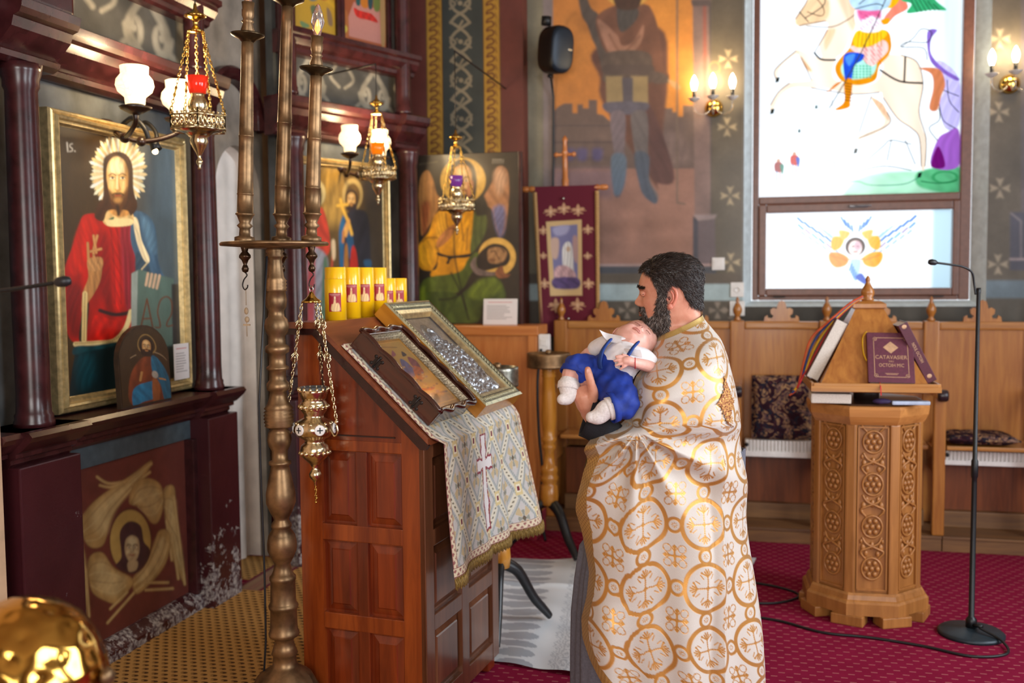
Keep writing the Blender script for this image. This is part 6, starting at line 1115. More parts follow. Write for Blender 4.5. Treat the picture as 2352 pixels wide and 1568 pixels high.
def dark_icon():
    t = thing('boxed_icon', 'dark varnished wooden box icon with scalloped rim on the near half of the lectern', 'icon'); x0, x1, y0, y1, h = .04, .455, .03, .35, .07
    t.matrix_world = SL @ Matrix.Translation((0, 0, .002)); open_box(t, x0, x1, y0, y1, h, .02, DKBOX)
    b = MB()
    for (ax, c0) in ((0, y0), (0, y1)):
        n = 40; P = []
        for k in range(n+1): q = k/n; P.append((x0+(x1-x0)*q, c0, h+.008+.006*abs(math.sin(q*PI*4))))
        b.tube(P, .009, 8)
    for c0 in (x0, x1):
        P = [(c0+(.008*math.sin(k/24*PI*6) if c0 == x0 else .006*math.sin(k/24*PI*6)), y0+(y1-y0)*k/24, h+.008) for k in range(25)]; b.tube(P, .009, 8)
    b.build('scalloped_rim', DKBOX, t)
    ic = [(x0+.03, y0+.03), (x1-.03, y1-.03)]; b = MB(); 
    for k, (i, z) in enumerate(((.0, .055), (.02, .03))): pass
    ins = .014; X0, X1, Y0, Y1 = x0+.021, x1-.021, y0+.021, y1-.021
    vs = [(x, y, z) for (i, z) in ((0, h+.002), (ins, .05)) for x, y in ((X0+i, Y0+i), (X1-i, Y0+i), (X1-i, Y1-i), (X0+i, Y1-i))]
    MB().add(vs, [(i, (i+1) % 4, 4+(i+1) % 4, 4+i) for i in range(4)]).build('silver_liner', plain('chased_silver_liner', '#b5ab94', .3, .8, .4, 160, .5), t)
    MB().box((X0+ins, Y0+ins, .014), (X1-ins, Y1-ins, .05)).build('icon_mount', plain('ochre_mount', '#a8752c', .4), t)
    c = Canvas([(390, 560), (605, 490), (1215, 1040), (985, 1105)], 90, 130, '#b98d48'); L_ = c.line
    c.line([(455, 580), (590, 565)], 12, '#7d5c34', alpha=.7); c.poly([(480, 650), (560, 650), (640, 740), (690, 830), (860, 990), (1100, 960), (1060, 1000), (900, 1020), (800, 930), (600, 760)], '#4a3350', soft=14); c.poly([(700, 650), (780, 680), (840, 760), (760, 740)], '#7c3a48', soft=8); c.poly([(640, 680), (700, 700), (800, 800), (760, 850), (690, 780)], '#4a5a86', soft=8); c.poly([(760, 740), (850, 760), (880, 850), (820, 860)], '#b0522c', soft=8); c.poly([(780, 870), (860, 940), (980, 930), (960, 960), (850, 960), (780, 910)], '#b3261c', soft=8); c.poly([(560, 600), (600, 640), (570, 660)], '#8a4a5a', soft=8); c.poly([(640, 600), (690, 630), (660, 650)], '#2c2834', soft=6)
    for k in range(40): r_ = random.Random(k); xx, yy = 640+r_.random()*400, 720+r_.random()*260; c.ell(xx, yy, 12, 10, r_.choice(['#8a6a70', '#3a2a44', '#b0805a', '#6a4a5e', '#c9a06a']), soft=8, alpha=.8)
    c.poly([(860, 1020), (1100, 980), (1180, 1040), (990, 1085)], '#b07a3c', soft=20); c.line([(395, 560), (605, 492), (1210, 1038), (985, 1100), (395, 560)], 14, '#d49a4a', smooth=False)
    P = c.build('painted_print', PRINT, (X1-ins-.012, Y0+ins+.012, .0512), (0, Y1-Y0-2*ins-.024, 0), (-(X1-X0-2*ins-.024), 0, 0), t)
    MB().box((X0+.004, Y0+.004, .060), (X1-.004, Y1-.004, .0615)).build('cover_glass', CG, t)
    for xx in (.13, .335):
        b = MB().box((xx-.014, y0-.003, .022), (xx+.014, y0+.001, .05)); 
        for dx, dz in ((-.016, .02), (.016, .02), (-.016, .05), (.016, .05), (0, .016), (0, .056)): b.ball((xx+dx, y0-.001, dz), .007, 6, sc=(1, .4, 1))
        b.tube([(xx, y0-.005, .016), (xx, y0-.005, .056)], .003, 6); b.build('hinge', IRON, t)
dark_icon()
def gold_icon():
    t = thing('boxed_icon', 'gilt glazed box icon with embossed silver relief on the far half of the lectern', 'icon'); x0, x1, y0, y1, h = .008, .595, .42, .845, .062
    t.matrix_world = SL @ Matrix.Translation((0, 0, .002)); GW = wood('gilt_side_wood', '#a8691c', '#cf8f34', .3, 'X', .8, coat=.4); open_box(t, x0, x1, y0, y1, h, .014, GW)
    CREAM = plain('champagne_gilt', '#c9c09a', .3, .6, .2, 60)
    def ring(i0, i1, z0, z1, mat, nm):
        vs = [(x, y, z) for (i, z) in ((i0, z0), (i1, z1)) for x, y in ((x0+i, y0+i), (x1-i, y0+i), (x1-i, y1-i), (x0+i, y1-i))]; return MB().add(vs, [(i, (i+1) % 4, 4+(i+1) % 4, 4+i) for i in range(4)]).build(nm, mat, t)
    ring(.0, .012, h+.008, h+.012, CREAM, 'outer_rim'); ring(.012, .045, h+.010, h+.004, plain('sage_grey_rim', '#6f7468', .35, .5, .3, 90, .4), 'braided_rim'); ring(.045, .06, h+.006, h+.002, CREAM, 'inner_rim'); ring(.06, .075, h+.002, .046, GOLD, 'inner_bevel'); ring(-.001, .0, .006, h+.008, GW, 'outer_edge')
    b = MB(); i = .028
    for (A, B) in (((x0+i, y0+i), (x1-i, y0+i)), ((x1-i, y0+i), (x1-i, y1-i)), ((x1-i, y1-i), (x0+i, y1-i)), ((x0+i, y1-i), (x0+i, y0+i))):
        L_ = math.hypot(B[0]-A[0], B[1]-A[1]); n = int(L_/.016); dx, dy = (B[0]-A[0])/L_, (B[1]-A[1])/L_
        for s_ in (-1, 1): b.tube([(A[0]+dx*L_*k/(n*2)-dy*s_*.009*math.sin(k*PI/2), A[1]+dy*L_*k/(n*2)+dx*s_*.009*math.sin(k*PI/2), h+.008+.002*s_*math.cos(k*PI/2)) for k in range(n*2+1)], .0028, 4)
    b.build('braid_ornament', CREAM, t)
    # embossed silver relief: kneeling crowd under a halo
    nx, ny = 150, 110; X, Y = np.meshgrid(np.linspace(0, 1, nx), np.linspace(0, 1, ny)); Z = np.zeros_like(X); g = np.random.default_rng(5)
    for k in range(420):
        cx, cy = g.uniform(.02, .72), g.uniform(.05, .95); cx *= (.75+.5*(.5-abs(cy-.5))); r = g.uniform(.012, .035); a = g.uniform(0, PI); dx, dy = (X-cx)*1.35, Y-cy; q = ((dx*math.cos(a)+dy*math.sin(a))/(r*1.8))**2+((-dx*math.sin(a)+dy*math.cos(a))/r)**2; Z = np.maximum(Z, .011*np.sqrt(np.clip(1-q, 0, 1)))
    for cx, cy, r in ((.74, .5, .13), (.5, .35, .06), (.45, .68, .06)): q = np.hypot((X-cx)*1.35, Y-cy); Z = np.maximum(Z, .008*np.exp(-((q-r)/.012)**2)); Z = np.maximum(Z, .014*np.sqrt(np.clip(1-(q/(r*.55))**2, 0, 1)))
    th = np.arctan2(Y-.5, (X-.74)*1.35); q = np.hypot((X-.74)*1.35, Y-.5); Z += .002*(np.sin(th*40) > 0)*(q > .15)*(q < .22)
    P = np.stack([x0+.07+X*(x1-x0-.14), y0+.07+Y*(y1-y0-.14), .042+Z], -1); fastgrid('silver_relief', P, plain('embossed_silver', '#c3c8ce', .28, .9, .15, 80), t)
    MB().box((x0+.05, y0+.05, .0605), (x1-.05, y1-.05, .062)).build('cover_glass', CG, t)
gold_icon()
# ------------------------------------------------------------------ yellow candles on the ledge
WAX = Mat('yellow_candle_wax', '#ffc512', .3, Subsurface_Weight=.25); WAX.set('Subsurface Radius', (.03, .015, .004)); WAX.set('Coat Weight', .5); WAX.set('Coat Roughness', .08); WAX.set('Emission Color', (*lin('#f2a50c'), 1)); WAX.set('Emission Strength', .0)
def candle(label, x, y, h, r, la):
    t = thing('yellow_candle', label, 'candle', LM @ Vector((x, y, 1.485))); t.rotation_euler = (0, 0, -PI/2-.25)
    MB().lathe([(r, 0), (r, h-.002), (r-.002, h), (r-.004, h-.001), (r-.005, h-.02), (.001, h-.022)], 36).build('wax_tube', WAX.m, t)
    nu, nv = 24, 34; u, v = np.meshgrid(np.linspace(0, 1, nu), np.linspace(0, 1, nv)); a = la+(u-.5)*1.15; z = h*.66-v*.07
    c = Canvas([(0, 0), (100, 0), (100, 140), (0, 140)], nu, nv, '#a30f22'); c.poly([(22, 134), (24, 88), (38, 80), (44, 50), (50, 40), (56, 50), (60, 78), (74, 74), (86, 92), (88, 134)], '#f3c98e', soft=5); c.ell(50, 36, 6, 10, '#f7dcb0'); c.line([(12, 12), (88, 12)], 6, '#d9a8a0', alpha=.7); c.line([(20, 22), (80, 22)], 3, '#d9a8a0', alpha=.6)
    fastgrid('paper_label', np.stack([(r+.0006)*np.cos(a), (r+.0006)*np.sin(a), z], -1), PRINT, t, c.c)
    MB().tube([(0, 0, h-.022), (.002, 0, h-.008)], .0012, 5).build('wick', BLACK, t)
for lab, x, y, h, la in (('tall yellow candle at the left of the back row', .485, .26, .2, .8), ('tall yellow candle, second of the back row', .485, .375, .2, .75), ('tall yellow candle, third of the back row', .485, .49, .2, .65), ('tall yellow candle at the right of the back row', .485, .605, .2, .85), ('short yellow candle standing in front at the left end', .44, .18, .155, .6), ('short yellow candle at the right end of the row', .48, .785, .155, .75), ('short yellow candle tucked in beside the right one', .485, .69, .155, .8)): candle(lab, x, y, h, .041, la)
# ------------------------------------------------------------------ tall brass candelabrum with hanging lamp
cb_ = thing('brass_candelabrum', 'tall turned brass floor candelabrum with three candle tubes and a round tray', 'candelabrum', (-1.645, 3.2, .006))
pr = [(.15, 0), (.155, .02), (.15, .04), (.1, .06), (.09, .08), (.125, .12), (.13, .17), (.1, .225), (.065, .255), (.055, .265), (.052, .30), (.06, .305), (.05, .33), (.042, .35), (.05, .365), (.068, .372), (.07, .382), (.066, .39), (.062, .40), (.06, .47), (.066, .475), (.068, .485), (.062, .492), (.058, .50), (.056, .575), (.06, .58), (.06, .592), (.05, .60), (.042, .615), (.036, .64), (.05, .66), (.066, .69), (.067, .715), (.06, .745), (.04, .77), (.046, .775), (.046, .785), (.034, .80), (.036, .81), (.05, .83), (.067, .865), (.066, .90), (.056, .94), (.044, .985), (.04, 1.0), (.05, 1.005), (.05, 1.015), (.036, 1.02), (.036, 1.055), (.05, 1.075), (.055, 1.095), (.05, 1.12), (.036, 1.135)]
pr += [(q, z) for k in range(6) for q, z in ((.056+.006*math.sin(k*.6), 1.14+k*.0125), (.065+.004*math.sin(k*.6), 1.146+k*.0125))]
pr += [(.05, 1.225), (.04, 1.25), (.036, 1.27), (.05, 1.276), (.052, 1.288), (.05, 1.30), (.038, 1.31), (.036, 1.345), (.05, 1.35), (.05, 1.358), (.037, 1.365), (.037, 1.405), (.052, 1.412), (.055, 1.425), (.05, 1.435), (.038, 1.44), (.037, 1.47), (.05, 1.485), (.055, 1.505), (.048, 1.53), (.036, 1.54), (.034, 1.56), (.045, 1.575), (.048, 1.60), (.042, 1.63)]
pr += [(.045 if k % 2 else .05, 1.632+k*.006) for k in range(7)]+[(.038, 1.68), (.03, 1.74), (.033, 1.75), (.04, 1.756), (.034, 1.765), (.04, 1.772), (.034, 1.785), (.03, 1.79)]
kz = 1.755/1.79
rib = lambda a, k: 1+.05*math.cos(a*18) if 5 <= k <= 7 else 1
MB().lathe([(r*.93 if z < .25 else r*.78, z*kz) for r, z in pr], 40, None, True, True, rib).build('turned_shaft', BRASS, cb_)
MB().lathe([(.03, 1.75), (.1, 1.748), (.1, 1.752), (.185, 1.758), (.187, 1.765), (.182, 1.77), (.02, 1.768)], 48).build('round_tray', BRASS, cb_)
def tube_candle(x, y, hb, ht, lean, nm, seg, bulb=True, top_z=0):
    t = cb_; M = Matrix.Translation((x, y, 1.768)) @ Matrix.Rotation(lean, 4, 'Y')
    p = [(.035, 0), (.035, .02), (.02, .025), (.018, .05), (.028, .06), (.018, .07), (.024, .085), (.028, .095), (.034, .1), (.03, .105)]+[(.028-.008*(k/10)**.9, .105+(ht-.105)*k/10) for k in range(11)]
    for q in seg: p = sorted(p+[(.0285-.008*((q-.105)/(ht-.105)), q-.002), (.0305-.008*((q-.105)/(ht-.105)), q), (.0285-.008*((q-.105)/(ht-.105)), q+.002)], key=lambda r: r[1]) if q > .12 else p
    MB().lathe(p, 24, M).build('candle_tube', BRASS, t)
    MB().lathe([(.02, ht-.01), (.03, ht), (.055, ht+.012), (.058, ht+.018), (.05, ht+.018), (.02, ht+.012), (.016, ht+.02)], 28, M).build('drip_dish', plain('dark_brass_dish_'+nm, '#4a3c28', .3, .8, .2), t)
    MB().lathe([(.018, ht+.018), (.024, ht+.03), (.016, ht+.055), (.022, ht+.06), (.016, ht+.066), (.021, ht+.08), (.021, ht+.1), (.019, ht+.102), (.022, ht+.125), (.001, ht+.126)], 20, M).build('bulb_holder', BRASS, t)
    g = MB().lathe([(.012, ht+.125), (.016, ht+.15), (.024, ht+.172), (.018, ht+.2), (.008, ht+.228), (.001, ht+.236)], 20, M).build('glass_bulb', cl_glass, t)
    MB().lathe([(.001, ht+.135), (.007, ht+.15), (.006, ht+.165), (.001, ht+.182)], 10, M).build('filament', emis('orange_filament_'+nm, '#ff7a30', 4), t)
    MB().lathe([(.001, -.105), (.010, -.1), (.013, -.09), (.009, -.08), (.006, -.075), (.012, -.06), (.021, -.05), (.02, -.042), (.01, -.03), (.014, -.015), (.014, -.008)], 18, Matrix.Translation((x, y, 1.768))).build('turned_drop', plain('dark_bronze_'+nm, '#4a3524', .3, .8, .3), t)
tube_candle(-.105, -.02, 0, .70, .045, 'left', (.17, .37), True)
tube_candle(.0, .05, 0, .83, .055, 'middle', (.2, .42), True)
tube_candle(.118, .045, 0, .585, .055, 'right', (.12, .19, .36), True)
MB().tube([(-.0, -.06, 1.72), (-.055, -.04, 1.2), (-.06, -.03, .9), (-.055, -.03, .6), (-.062, -.02, .35), (-.09, -.02, .02)], .004, 6).build('power_cord', BLACK, cb_)
for sx, sy in ((-.105, -.02), (.118, .045)): MB().tube(smooth_poly([(sx, sy, 1.665), (sx+.006, sy, 1.655), (sx-.006, sy, 1.64), (sx-.012, sy, 1.62), (sx-.004, sy, 1.605), (sx+.006, sy, 1.612), (sx+.008, sy, 1.622)], 4, False), .0025, 6).build('wire_hook', IRON, cb_)
b = MB().tube([(-.105, -.02, 1.612), (-.105, -.02, 1.55)], .0012, 5); b.ball((-.105, -.02, 1.53), .008, 8, sc=(1, .6, 1.6)).ball((-.103, -.02, 1.5), .009, 8, sc=(1, .6, 1.2)).box((-.118, -.022, 1.478), (-.092, -.018, 1.484)).tube([(-.105, -.02, 1.51), (-.105, -.02, 1.44)], .0015, 5); b.build('trinket', plain('pale_trinket', '#a58f72', .5), cb_)
# the lamp that hangs from the tray hook
hl = thing('hanging_censer_lamp', 'ornate gilt lamp on three chains hanging from the candelabrum tray', 'hanging lamp', (-1.530, 3.243, 0)); DZ = -.08
MB().lathe([(.001, .99), (.006, .992), (.004, 1.0), (.012, 1.01), (.021, 1.022), (.022, 1.033), (.016, 1.045), (.009, 1.052), (.02, 1.07), (.045, 1.095), (.052, 1.115), (.048, 1.135), (.035, 1.145), (.034, 1.155), (.06, 1.17), (.074, 1.19), (.072, 1.205), (.055, 1.225), (.036, 1.235), (.034, 1.245), (.045, 1.26), (.049, 1.275), (.046, 1.29), (.038, 1.298), (.044, 1.302), (.05, 1.325), (.053, 1.335), (.05, 1.335), (.044, 1.31), (.001, 1.305)], 32).build('lamp_body', SILVG, hl)
b = MB()
for k in range(14): a = k*2*PI/14; b.ball((.049*math.cos(a), .049*math.sin(a), 1.275), .009, 5); b.ball((.05*math.cos(a), .05*math.sin(a), 1.11), .009, 5); b.ball((.052*math.cos(a), .052*math.sin(a), 1.336), .006, 5, sc=(1, 1, 1.6)); b.ball((.062*math.cos(a), .062*math.sin(a), 1.215), .007, 5)
b = b.build('chased_ornament', SILVG, hl); b['kind'] = 'stuff'
for k in range(6):
    a = -PI/2-.35+k*PI/3; M = Matrix.Rotation(a, 4, 'Z') @ Matrix.Translation((.0715, 0, 1.198)) @ Matrix.Rotation(PI/2, 4, 'Y')
    MB().lathe([(.019, -.002), (.019, .003), (.016, .004), (.001, .004)], 18, M).build('enamel_disc', WHITE, hl); MB().box((-.0105, -.002, .004), (.0105, .002, .0052), M).box((-.002, -.0105, .004), (.002, .0105, .0052), M).build('enamel_cross', BLACK, hl)
MB().lathe([(.042, 1.3), (.05, 1.345), (.048, 1.345), (.04, 1.302)], 24).build('glass_cup', cl_glass, hl)
MB().lathe([(.001, 1.602), (.006, 1.6), (.012, 1.588), (.02, 1.578), (.032, 1.57), (.036, 1.565), (.03, 1.562), (.001, 1.562)], 24).build('chain_cap', GOLDP, hl)
b = MB().tube([(.007*math.cos(e), 0, 1.611+.012*math.sin(e)) for e in np.linspace(0, 2*PI, 12, endpoint=False)], .0018, 6, None, True, True); b.build('ring', SILV, hl)
for k, a in enumerate((PI+.2, -.25, PI/2)):
    c_, s_ = math.cos(a), math.sin(a)
    MB().tube(smooth_poly([(.068*c_, .068*s_, 1.2), (.09*c_, .09*s_, 1.175), (.105*c_, .105*s_, 1.19), (.1*c_, .1*s_, 1.215)], 5, False), .0035, 6).ball((.1*c_, .1*s_, 1.225), .008, 6).build('side_arm', SILVG, hl)
    chain(MB(), (.1*c_, .1*s_, 1.225+DZ), (.034*c_, .034*s_, 1.565), .0, .018, .002, (.3, .55, .72, .82)).build('chain', SILVG, hl)
b = chain(MB(), (0, 0, .935), (0, 0, .99), 0, .012, .0016); b.ball((0, 0, .93), .005, 5).ball((.003, 0, .945), .005, 5); b.build('tassel_chain', GOLDP, hl)
for o in hl.children:
    if o.name.split('.')[0] not in ('chain', 'chain_cap', 'ring'): o.location.z += DZ
# ------------------------------------------------------------------ polished dome at the lower left
gd = thing('brass_dome_vessel', 'polished brass domed vessel on a stand at the near left corner', 'vessel', (-1.34, 1.56, .006))
DOME = Mat('hammered_brass', '#c99a4a', .14, 1); _v = DOME.n('TexVoronoi', i_Scale=26.0, feature='SMOOTH_F1'); DOME.L.new(DOME.coord(), _v.inputs['Vector']); DOME.bump(_v.outputs['Distance'], .55, .02)
MB().lathe([(.12, .80), (.135, .83), (.148, .86), (.15, .89), (.146, .92), (.132, .96), (.108, 1.0), (.07, 1.03), (.03, 1.045), (.001, 1.048)], 48).build('dome', DOME.m, gd)
MB().lathe([(.13, .80), (.16, .79), (.162, .80), (.14, .815)], 48).build('rim', BRASS, gd); MB().lathe([(.001, .0), (.14, 0), (.14, .02), (.05, .05), (.03, .1), (.03, .4), (.045, .42), (.03, .44), (.03, .7), (.08, .76), (.13, .8)], 32).build('pedestal', BRASS, gd)
MB().lathe([(.012, 0), (.018, .008), (.012, .018)], 12, Matrix.Translation((.148, .03, .9)) @ Matrix.Rotation(PI/2, 4, 'Y')).build('side_knob', BRASS, gd)
# ------------------------------------------------------------------ people; figure frame: a = towards his back, b = away from the nave, z up
PM = Matrix(((math.cos(YAW), -math.sin(YAW), 0, -.25794), (math.sin(YAW), math.cos(YAW), 0, 3.39753), (0, 0, 1, 0), (0, 0, 0, 1)))
def sstep(x): x = np.clip(x, 0, 1); return x*x*(3-2*x)
def skin_mat(name, c0, c1, red):
    m = Mat(name, c0, .45, Subsurface_Weight=.12); m.set('Subsurface Radius', (.02, .008, .005)); m.set('Subsurface Scale', .5)
    m.set('Base Color', m.mix(m.math('MULTIPLY', m.noise(18, 3), .6), m.ramp(m.noise(45, 4), [(.3, c0), (.7, c1)]), red)); m.bump(m.noise(260, 3), .06, .002); return m.m
SKIN = skin_mat('adult_skin', '#cb8e74', '#dba68c', '#c6715a'); BSKIN = skin_mat('baby_skin', '#dba698', '#e6b9ab', '#d48f80')
def blob(name, mb, mat, parent, voxel=.004, it=6, fac=.5, M=None):
    """fuse overlapping solids into one continuous smooth surface"""
    o = mb.build(name, mat, None); md = o.modifiers.new('fuse', 'REMESH'); md.mode = 'VOXEL'; md.voxel_size = voxel; md.use_smooth_shade = True
    if it: s_ = o.modifiers.new('soft', 'SMOOTH'); s_.factor = fac; s_.iterations = it
    dg = bpy.context.evaluated_depsgraph_get(); me = bpy.data.meshes.new_from_object(o.evaluated_get(dg)); me.name = name; old = o.data; bpy.data.objects.remove(o); bpy.data.meshes.remove(old)
    q = bpy.data.objects.new(name, me); COL.objects.link(q); q.parent = parent
    if not me.materials: me.materials.append(mat)
    me.polygons.foreach_set('use_smooth', [True]*len(me.polygons))
    if M is not None: q.matrix_local = M
    return q
def head_grid(lv, feats, nu=96, nv=110, p=.88):
    """lv rows: z, front, back, halfwidth -> grid of points (forward, left, up) plus features"""
    lv = np.array(sorted(lv)); z = np.interp(np.linspace(0, 1, nv), np.linspace(0, 1, len(lv)*6-5), np.concatenate([np.linspace(lv[i, 0], lv[i+1, 0], 6, endpoint=False) for i in range(len(lv)-1)]+[lv[-1:, 0]]))
    sm = lambda c: np.convolve(np.pad(np.interp(z, lv[:, 0], lv[:, c]), 3, 'edge'), np.array([1, 2, 3, 4, 3, 2, 1])/16, 'valid')
    f, bk, hw = sm(1), sm(2), sm(3); f[-1] = bk[-1] = lv[-1, 1]; hw[-1] = 0
    th = np.linspace(-PI, PI, nu, endpoint=False); C, Sn = np.cos(th), np.sin(th); cp = np.sign(C)*np.abs(C)**p; sp = np.sign(Sn)*np.abs(Sn)**p
    mid = (f+bk)/2; X = mid[:, None]+np.where(C[None] > 0, (f-mid)[:, None], (mid-bk)[:, None])*cp[None]; Y = hw[:, None]*sp[None]; Z = np.repeat(z[:, None], nu, 1)
    X = X+feats(X, Y, Z)*(X > mid[:, None]); return np.stack([X, Y, Z], -1)
g2 = lambda x, c, w_: np.exp(-((x-c)/w_)**2)
# ---------------- priest
pr_ = thing('person', 'bearded dark-haired man in a white and gold brocade cape holding a baby', 'person'); pr_.matrix_world = PM
LV = [(1.30, .06, -.085, .10), (1.36, .058, -.09, .085), (1.42, .052, -.094, .066), (1.455, .045, -.095, .060), (1.470, .050, -.095, .056), (1.480, .078, -.095, .050), (1.492, .092, -.094, .052), (1.505, .098, -.094, .057), (1.520, .099, -.093, .061), (1.535, .100, -.093, .064), (1.555, .100, -.093, .067), (1.570, .100, -.094, .069), (1.585, .099, -.095, .071), (1.598, .102, -.096, .073), (1.612, .109, -.097, .075), (1.628, .107, -.098, .0765), (1.645, .102, -.098, .0765), (1.665, .093, -.094, .073), (1.682, .076, -.082, .064), (1.695, .055, -.062, .050), (1.703, .032, -.038, .033), (1.7075, -.002, -.002, 0)]
NZ = np.array([(1.54, 0), (1.5465, .004), (1.552, .016), (1.560, .0255), (1.566, .027), (1.574, .022), (1.585, .013), (1.596, .006), (1.606, 0)])
def face_feats(X, Y, Z):
    d = np.interp(Z, NZ[:, 0], NZ[:, 1])*np.exp(-(Y/np.interp(Z, [1.546, 1.556, 1.58, 1.605], [.015, .0165, .0105, .009]))**2)*1.0
    d += .006*g2(Z, 1.556, .007)*g2(np.abs(Y), .0145, .006)
    d -= .013*g2(np.abs(Y), .031, .015)*g2(Z, 1.5945, .011); d += .007*g2(np.abs(Y), .031, .012)*g2(Z, 1.592, .007)
    d += .004*g2(Z, 1.613, .007)*g2(np.abs(Y), .03, .025); d += .005*g2(np.abs(Y), .045, .02)*g2(Z, 1.568, .018)
    d += .007*g2(Z, 1.531, .0045)*g2(Y, 0, .022)+.007*g2(Z, 1.521, .005)*g2(Y, 0, .02)-.004*g2(Z, 1.526, .002)*g2(Y, 0, .024); d -= .003*g2(Z, 1.511, .005)*g2(Y, 0, .02); return d
PH = math.radians(11); cP, sP = math.cos(PH), math.sin(PH)
HM = Matrix(((-cP, -sP, 0, -.018), (sP, -cP, 0, .015), (0, 0, 1, 0), (0, 0, 0, 1))) @ Matrix.Translation((0, 0, 1.47)) @ Matrix.Rotation(math.radians(3.5), 4, 'Y') @ Matrix.Translation((0, 0, -1.47))
HG = head_grid(LV, face_feats, 128, 150)
def tr(M, P): P = np.asarray(P, float); Mx = np.array(M); return P @ Mx[:3, :3].T+Mx[:3, 3]
def closed_loft(b, G):
    nv, nu = G.shape[:2]; b.grid(G, True, True); o = len(b.v)-nv*nu; b.f += [tuple(o+i for i in range(nu))[::-1]]; b.mi.append(0); b.sm.append(True); return b
hb = MB(); closed_loft(hb, tr(HM, HG[:-1])); o_ = len(hb.v)-HG.shape[1]; hb.f.append(tuple(o_+i for i in range(HG.shape[1]))); hb.mi.append(0); hb.sm.append(True)
# torso, left forearm and hand (palm, four fingers, thumb)
tz = [(.80, .15, .14), (.95, .15, .14), (1.1, .14, .14), (1.25, .13, .14), (1.33, .11, .125), (1.38, .09, .1), (1.42, .07, .08), (1.45, .06, .065)]
closed_loft(hb, np.array([[(.03+ra*math.cos(t), .01+rb*math.sin(t), z) for t in np.linspace(0, 2*PI, 40, endpoint=False)] for z, ra, rb in tz])); o_ = len(hb.v)-40; hb.f.append(tuple(o_+i for i in range(40))); hb.mi.append(0); hb.sm.append(True)
hb.tube([(.03, -.1, 1.34), (.01, -.13, 1.2), (-.06, -.13, 1.05)], [.05, .05, .045], 14); hb.tube([(-.06, -.13, 1.05), (-.16, -.125, 1.075), (-.25, -.125, 1.12), (-.318, -.13, 1.212)], [.045, .042, .036, .031], 14)
hb.tube([(-.312, -.13, 1.205), (-.322, -.137, 1.23), (-.328, -.138, 1.255), (-.336, -.125, 1.282)], [.03, .036, .04, .034], 14)
for pts, r in (([(-.338, -.118, 1.27), (-.352, -.085, 1.295), (-.350, -.045, 1.305), (-.335, -.02, 1.30)], .0105), ([(-.332, -.128, 1.285), (-.343, -.095, 1.31), (-.340, -.055, 1.318), (-.325, -.03, 1.312)], .0105), ([(-.322, -.14, 1.288), (-.330, -.10, 1.318), (-.325, -.06, 1.322)], .0098), ([(-.345, -.11, 1.255), (-.362, -.08, 1.275), (-.362, -.05, 1.28)], .009)): hb.tube(smooth_poly(pts, 4, False), r, 10); hb.ball(pts[-1], r, 8)
tp = smooth_poly([(-.318, -.148, 1.232), (-.306, -.168, 1.268), (-.313, -.184, 1.303), (-.321, -.188, 1.333), (-.324, -.187, 1.350)], 4, False); hb.tube(tp, np.interp(np.arange(len(tp)), [0, 4, 8, 12, 16], [.024, .019, .0135, .0132, .0105]), 12); hb.ball(tp[-1], .0105, 8)
body = blob('body', hb, SKIN, pr_, .0036, 2, .4)
MB().ball((-.3245, -.1985, 1.345), .0085, 8, sc=(.8, .25, 1.1)).build('thumb_nail', plain('nail', '#d9a08c', .3), pr_)
# ear, eye, brows, lips
eb = MB(); ec = np.array((.003, .0, 1.573))
hx = [(.012, .0, .020), (.004, .006, .033), (-.010, .010, .035), (-.021, .012, .024), (-.023, .012, .006), (-.016, .010, -.012), (-.007, .007, -.026), (.004, .003, -.031), (.010, .0, -.022)]
def ear(sg):
    b = MB(); P = [(ec[0]+x, sg*(.0665+y), ec[2]+z) for x, y, z in hx]; P = smooth_poly(P, 4, False); b.tube(P, np.interp(np.arange(len(P)), [0, 8, 20, 27, 32], [.004, .0052, .0048, .0075, .005]), 8)
    inner = [(ec[0]+x*.95, sg*(.0665+y*.55), ec[2]+z*.95) for x, y, z in hx]; k = len(inner); b.add(inner+[(ec[0]+.004, sg*.066, ec[2])], [(i, (i+1) % k, k) for i in range(k)], True)
    b.tube(smooth_poly([(ec[0]-.004, sg*.073, ec[2]+.024), (ec[0]-.011, sg*.0755, ec[2]+.012), (ec[0]-.011, sg*.075, ec[2]-.006), (ec[0]-.002, sg*.073, ec[2]-.016)], 4, False), .0042, 8); b.ball((ec[0]+.010, sg*.069, ec[2]-.002), .0055, 8, sc=(.8, .7, 1.3)); b.ball((ec[0]-.001, sg*.0765, ec[2]-.027), .0085, 8, sc=(1, .55, 1.2)); return b
EARM = skin_mat('ear_skin', '#d08672', '#dd957e', '#cc6650')
for sg in (-1, 1):
    b = ear(sg); b.v = [tuple(p) for p in tr(HM, b.v)]; q = b.build('ear', EARM, pr_)
    b = MB().ball((ec[0]+.002, sg*.0685, ec[2]+.001), .006, 8, sc=(.8, .4, 1.3)); b.v = [tuple(p) for p in tr(HM, b.v)]; b.build('ear_canal', plain('ear_hollow_%d' % sg, '#5c2a22', .6), q)
    b = MB().ball((.0895, sg*.031, 1.5935), .0115, 12); b.v = [tuple(p) for p in tr(HM, b.v)]; b.build('eyeball', plain('eye_white_%d' % sg, '#4a3a34', .2), pr_)
    b = MB().ball((.0905, sg*.031, 1.5942), .0125, 12, sc=(1, 1.15, .92)); b.v = [tuple(p) for p in tr(HM, b.v)]; b.build('upper_lid', SKIN, pr_)
    b = MB().tube(smooth_poly([(.090, sg*.046, 1.5915), (.0995, sg*.038, 1.5905), (.1025, sg*.03, 1.590), (.0995, sg*.021, 1.591)], 4, False), .0011, 5); b.v = [tuple(p) for p in tr(HM, b.v)]; b.build('lashes', plain('lash_%d' % sg, '#1c1210', .6), pr_)
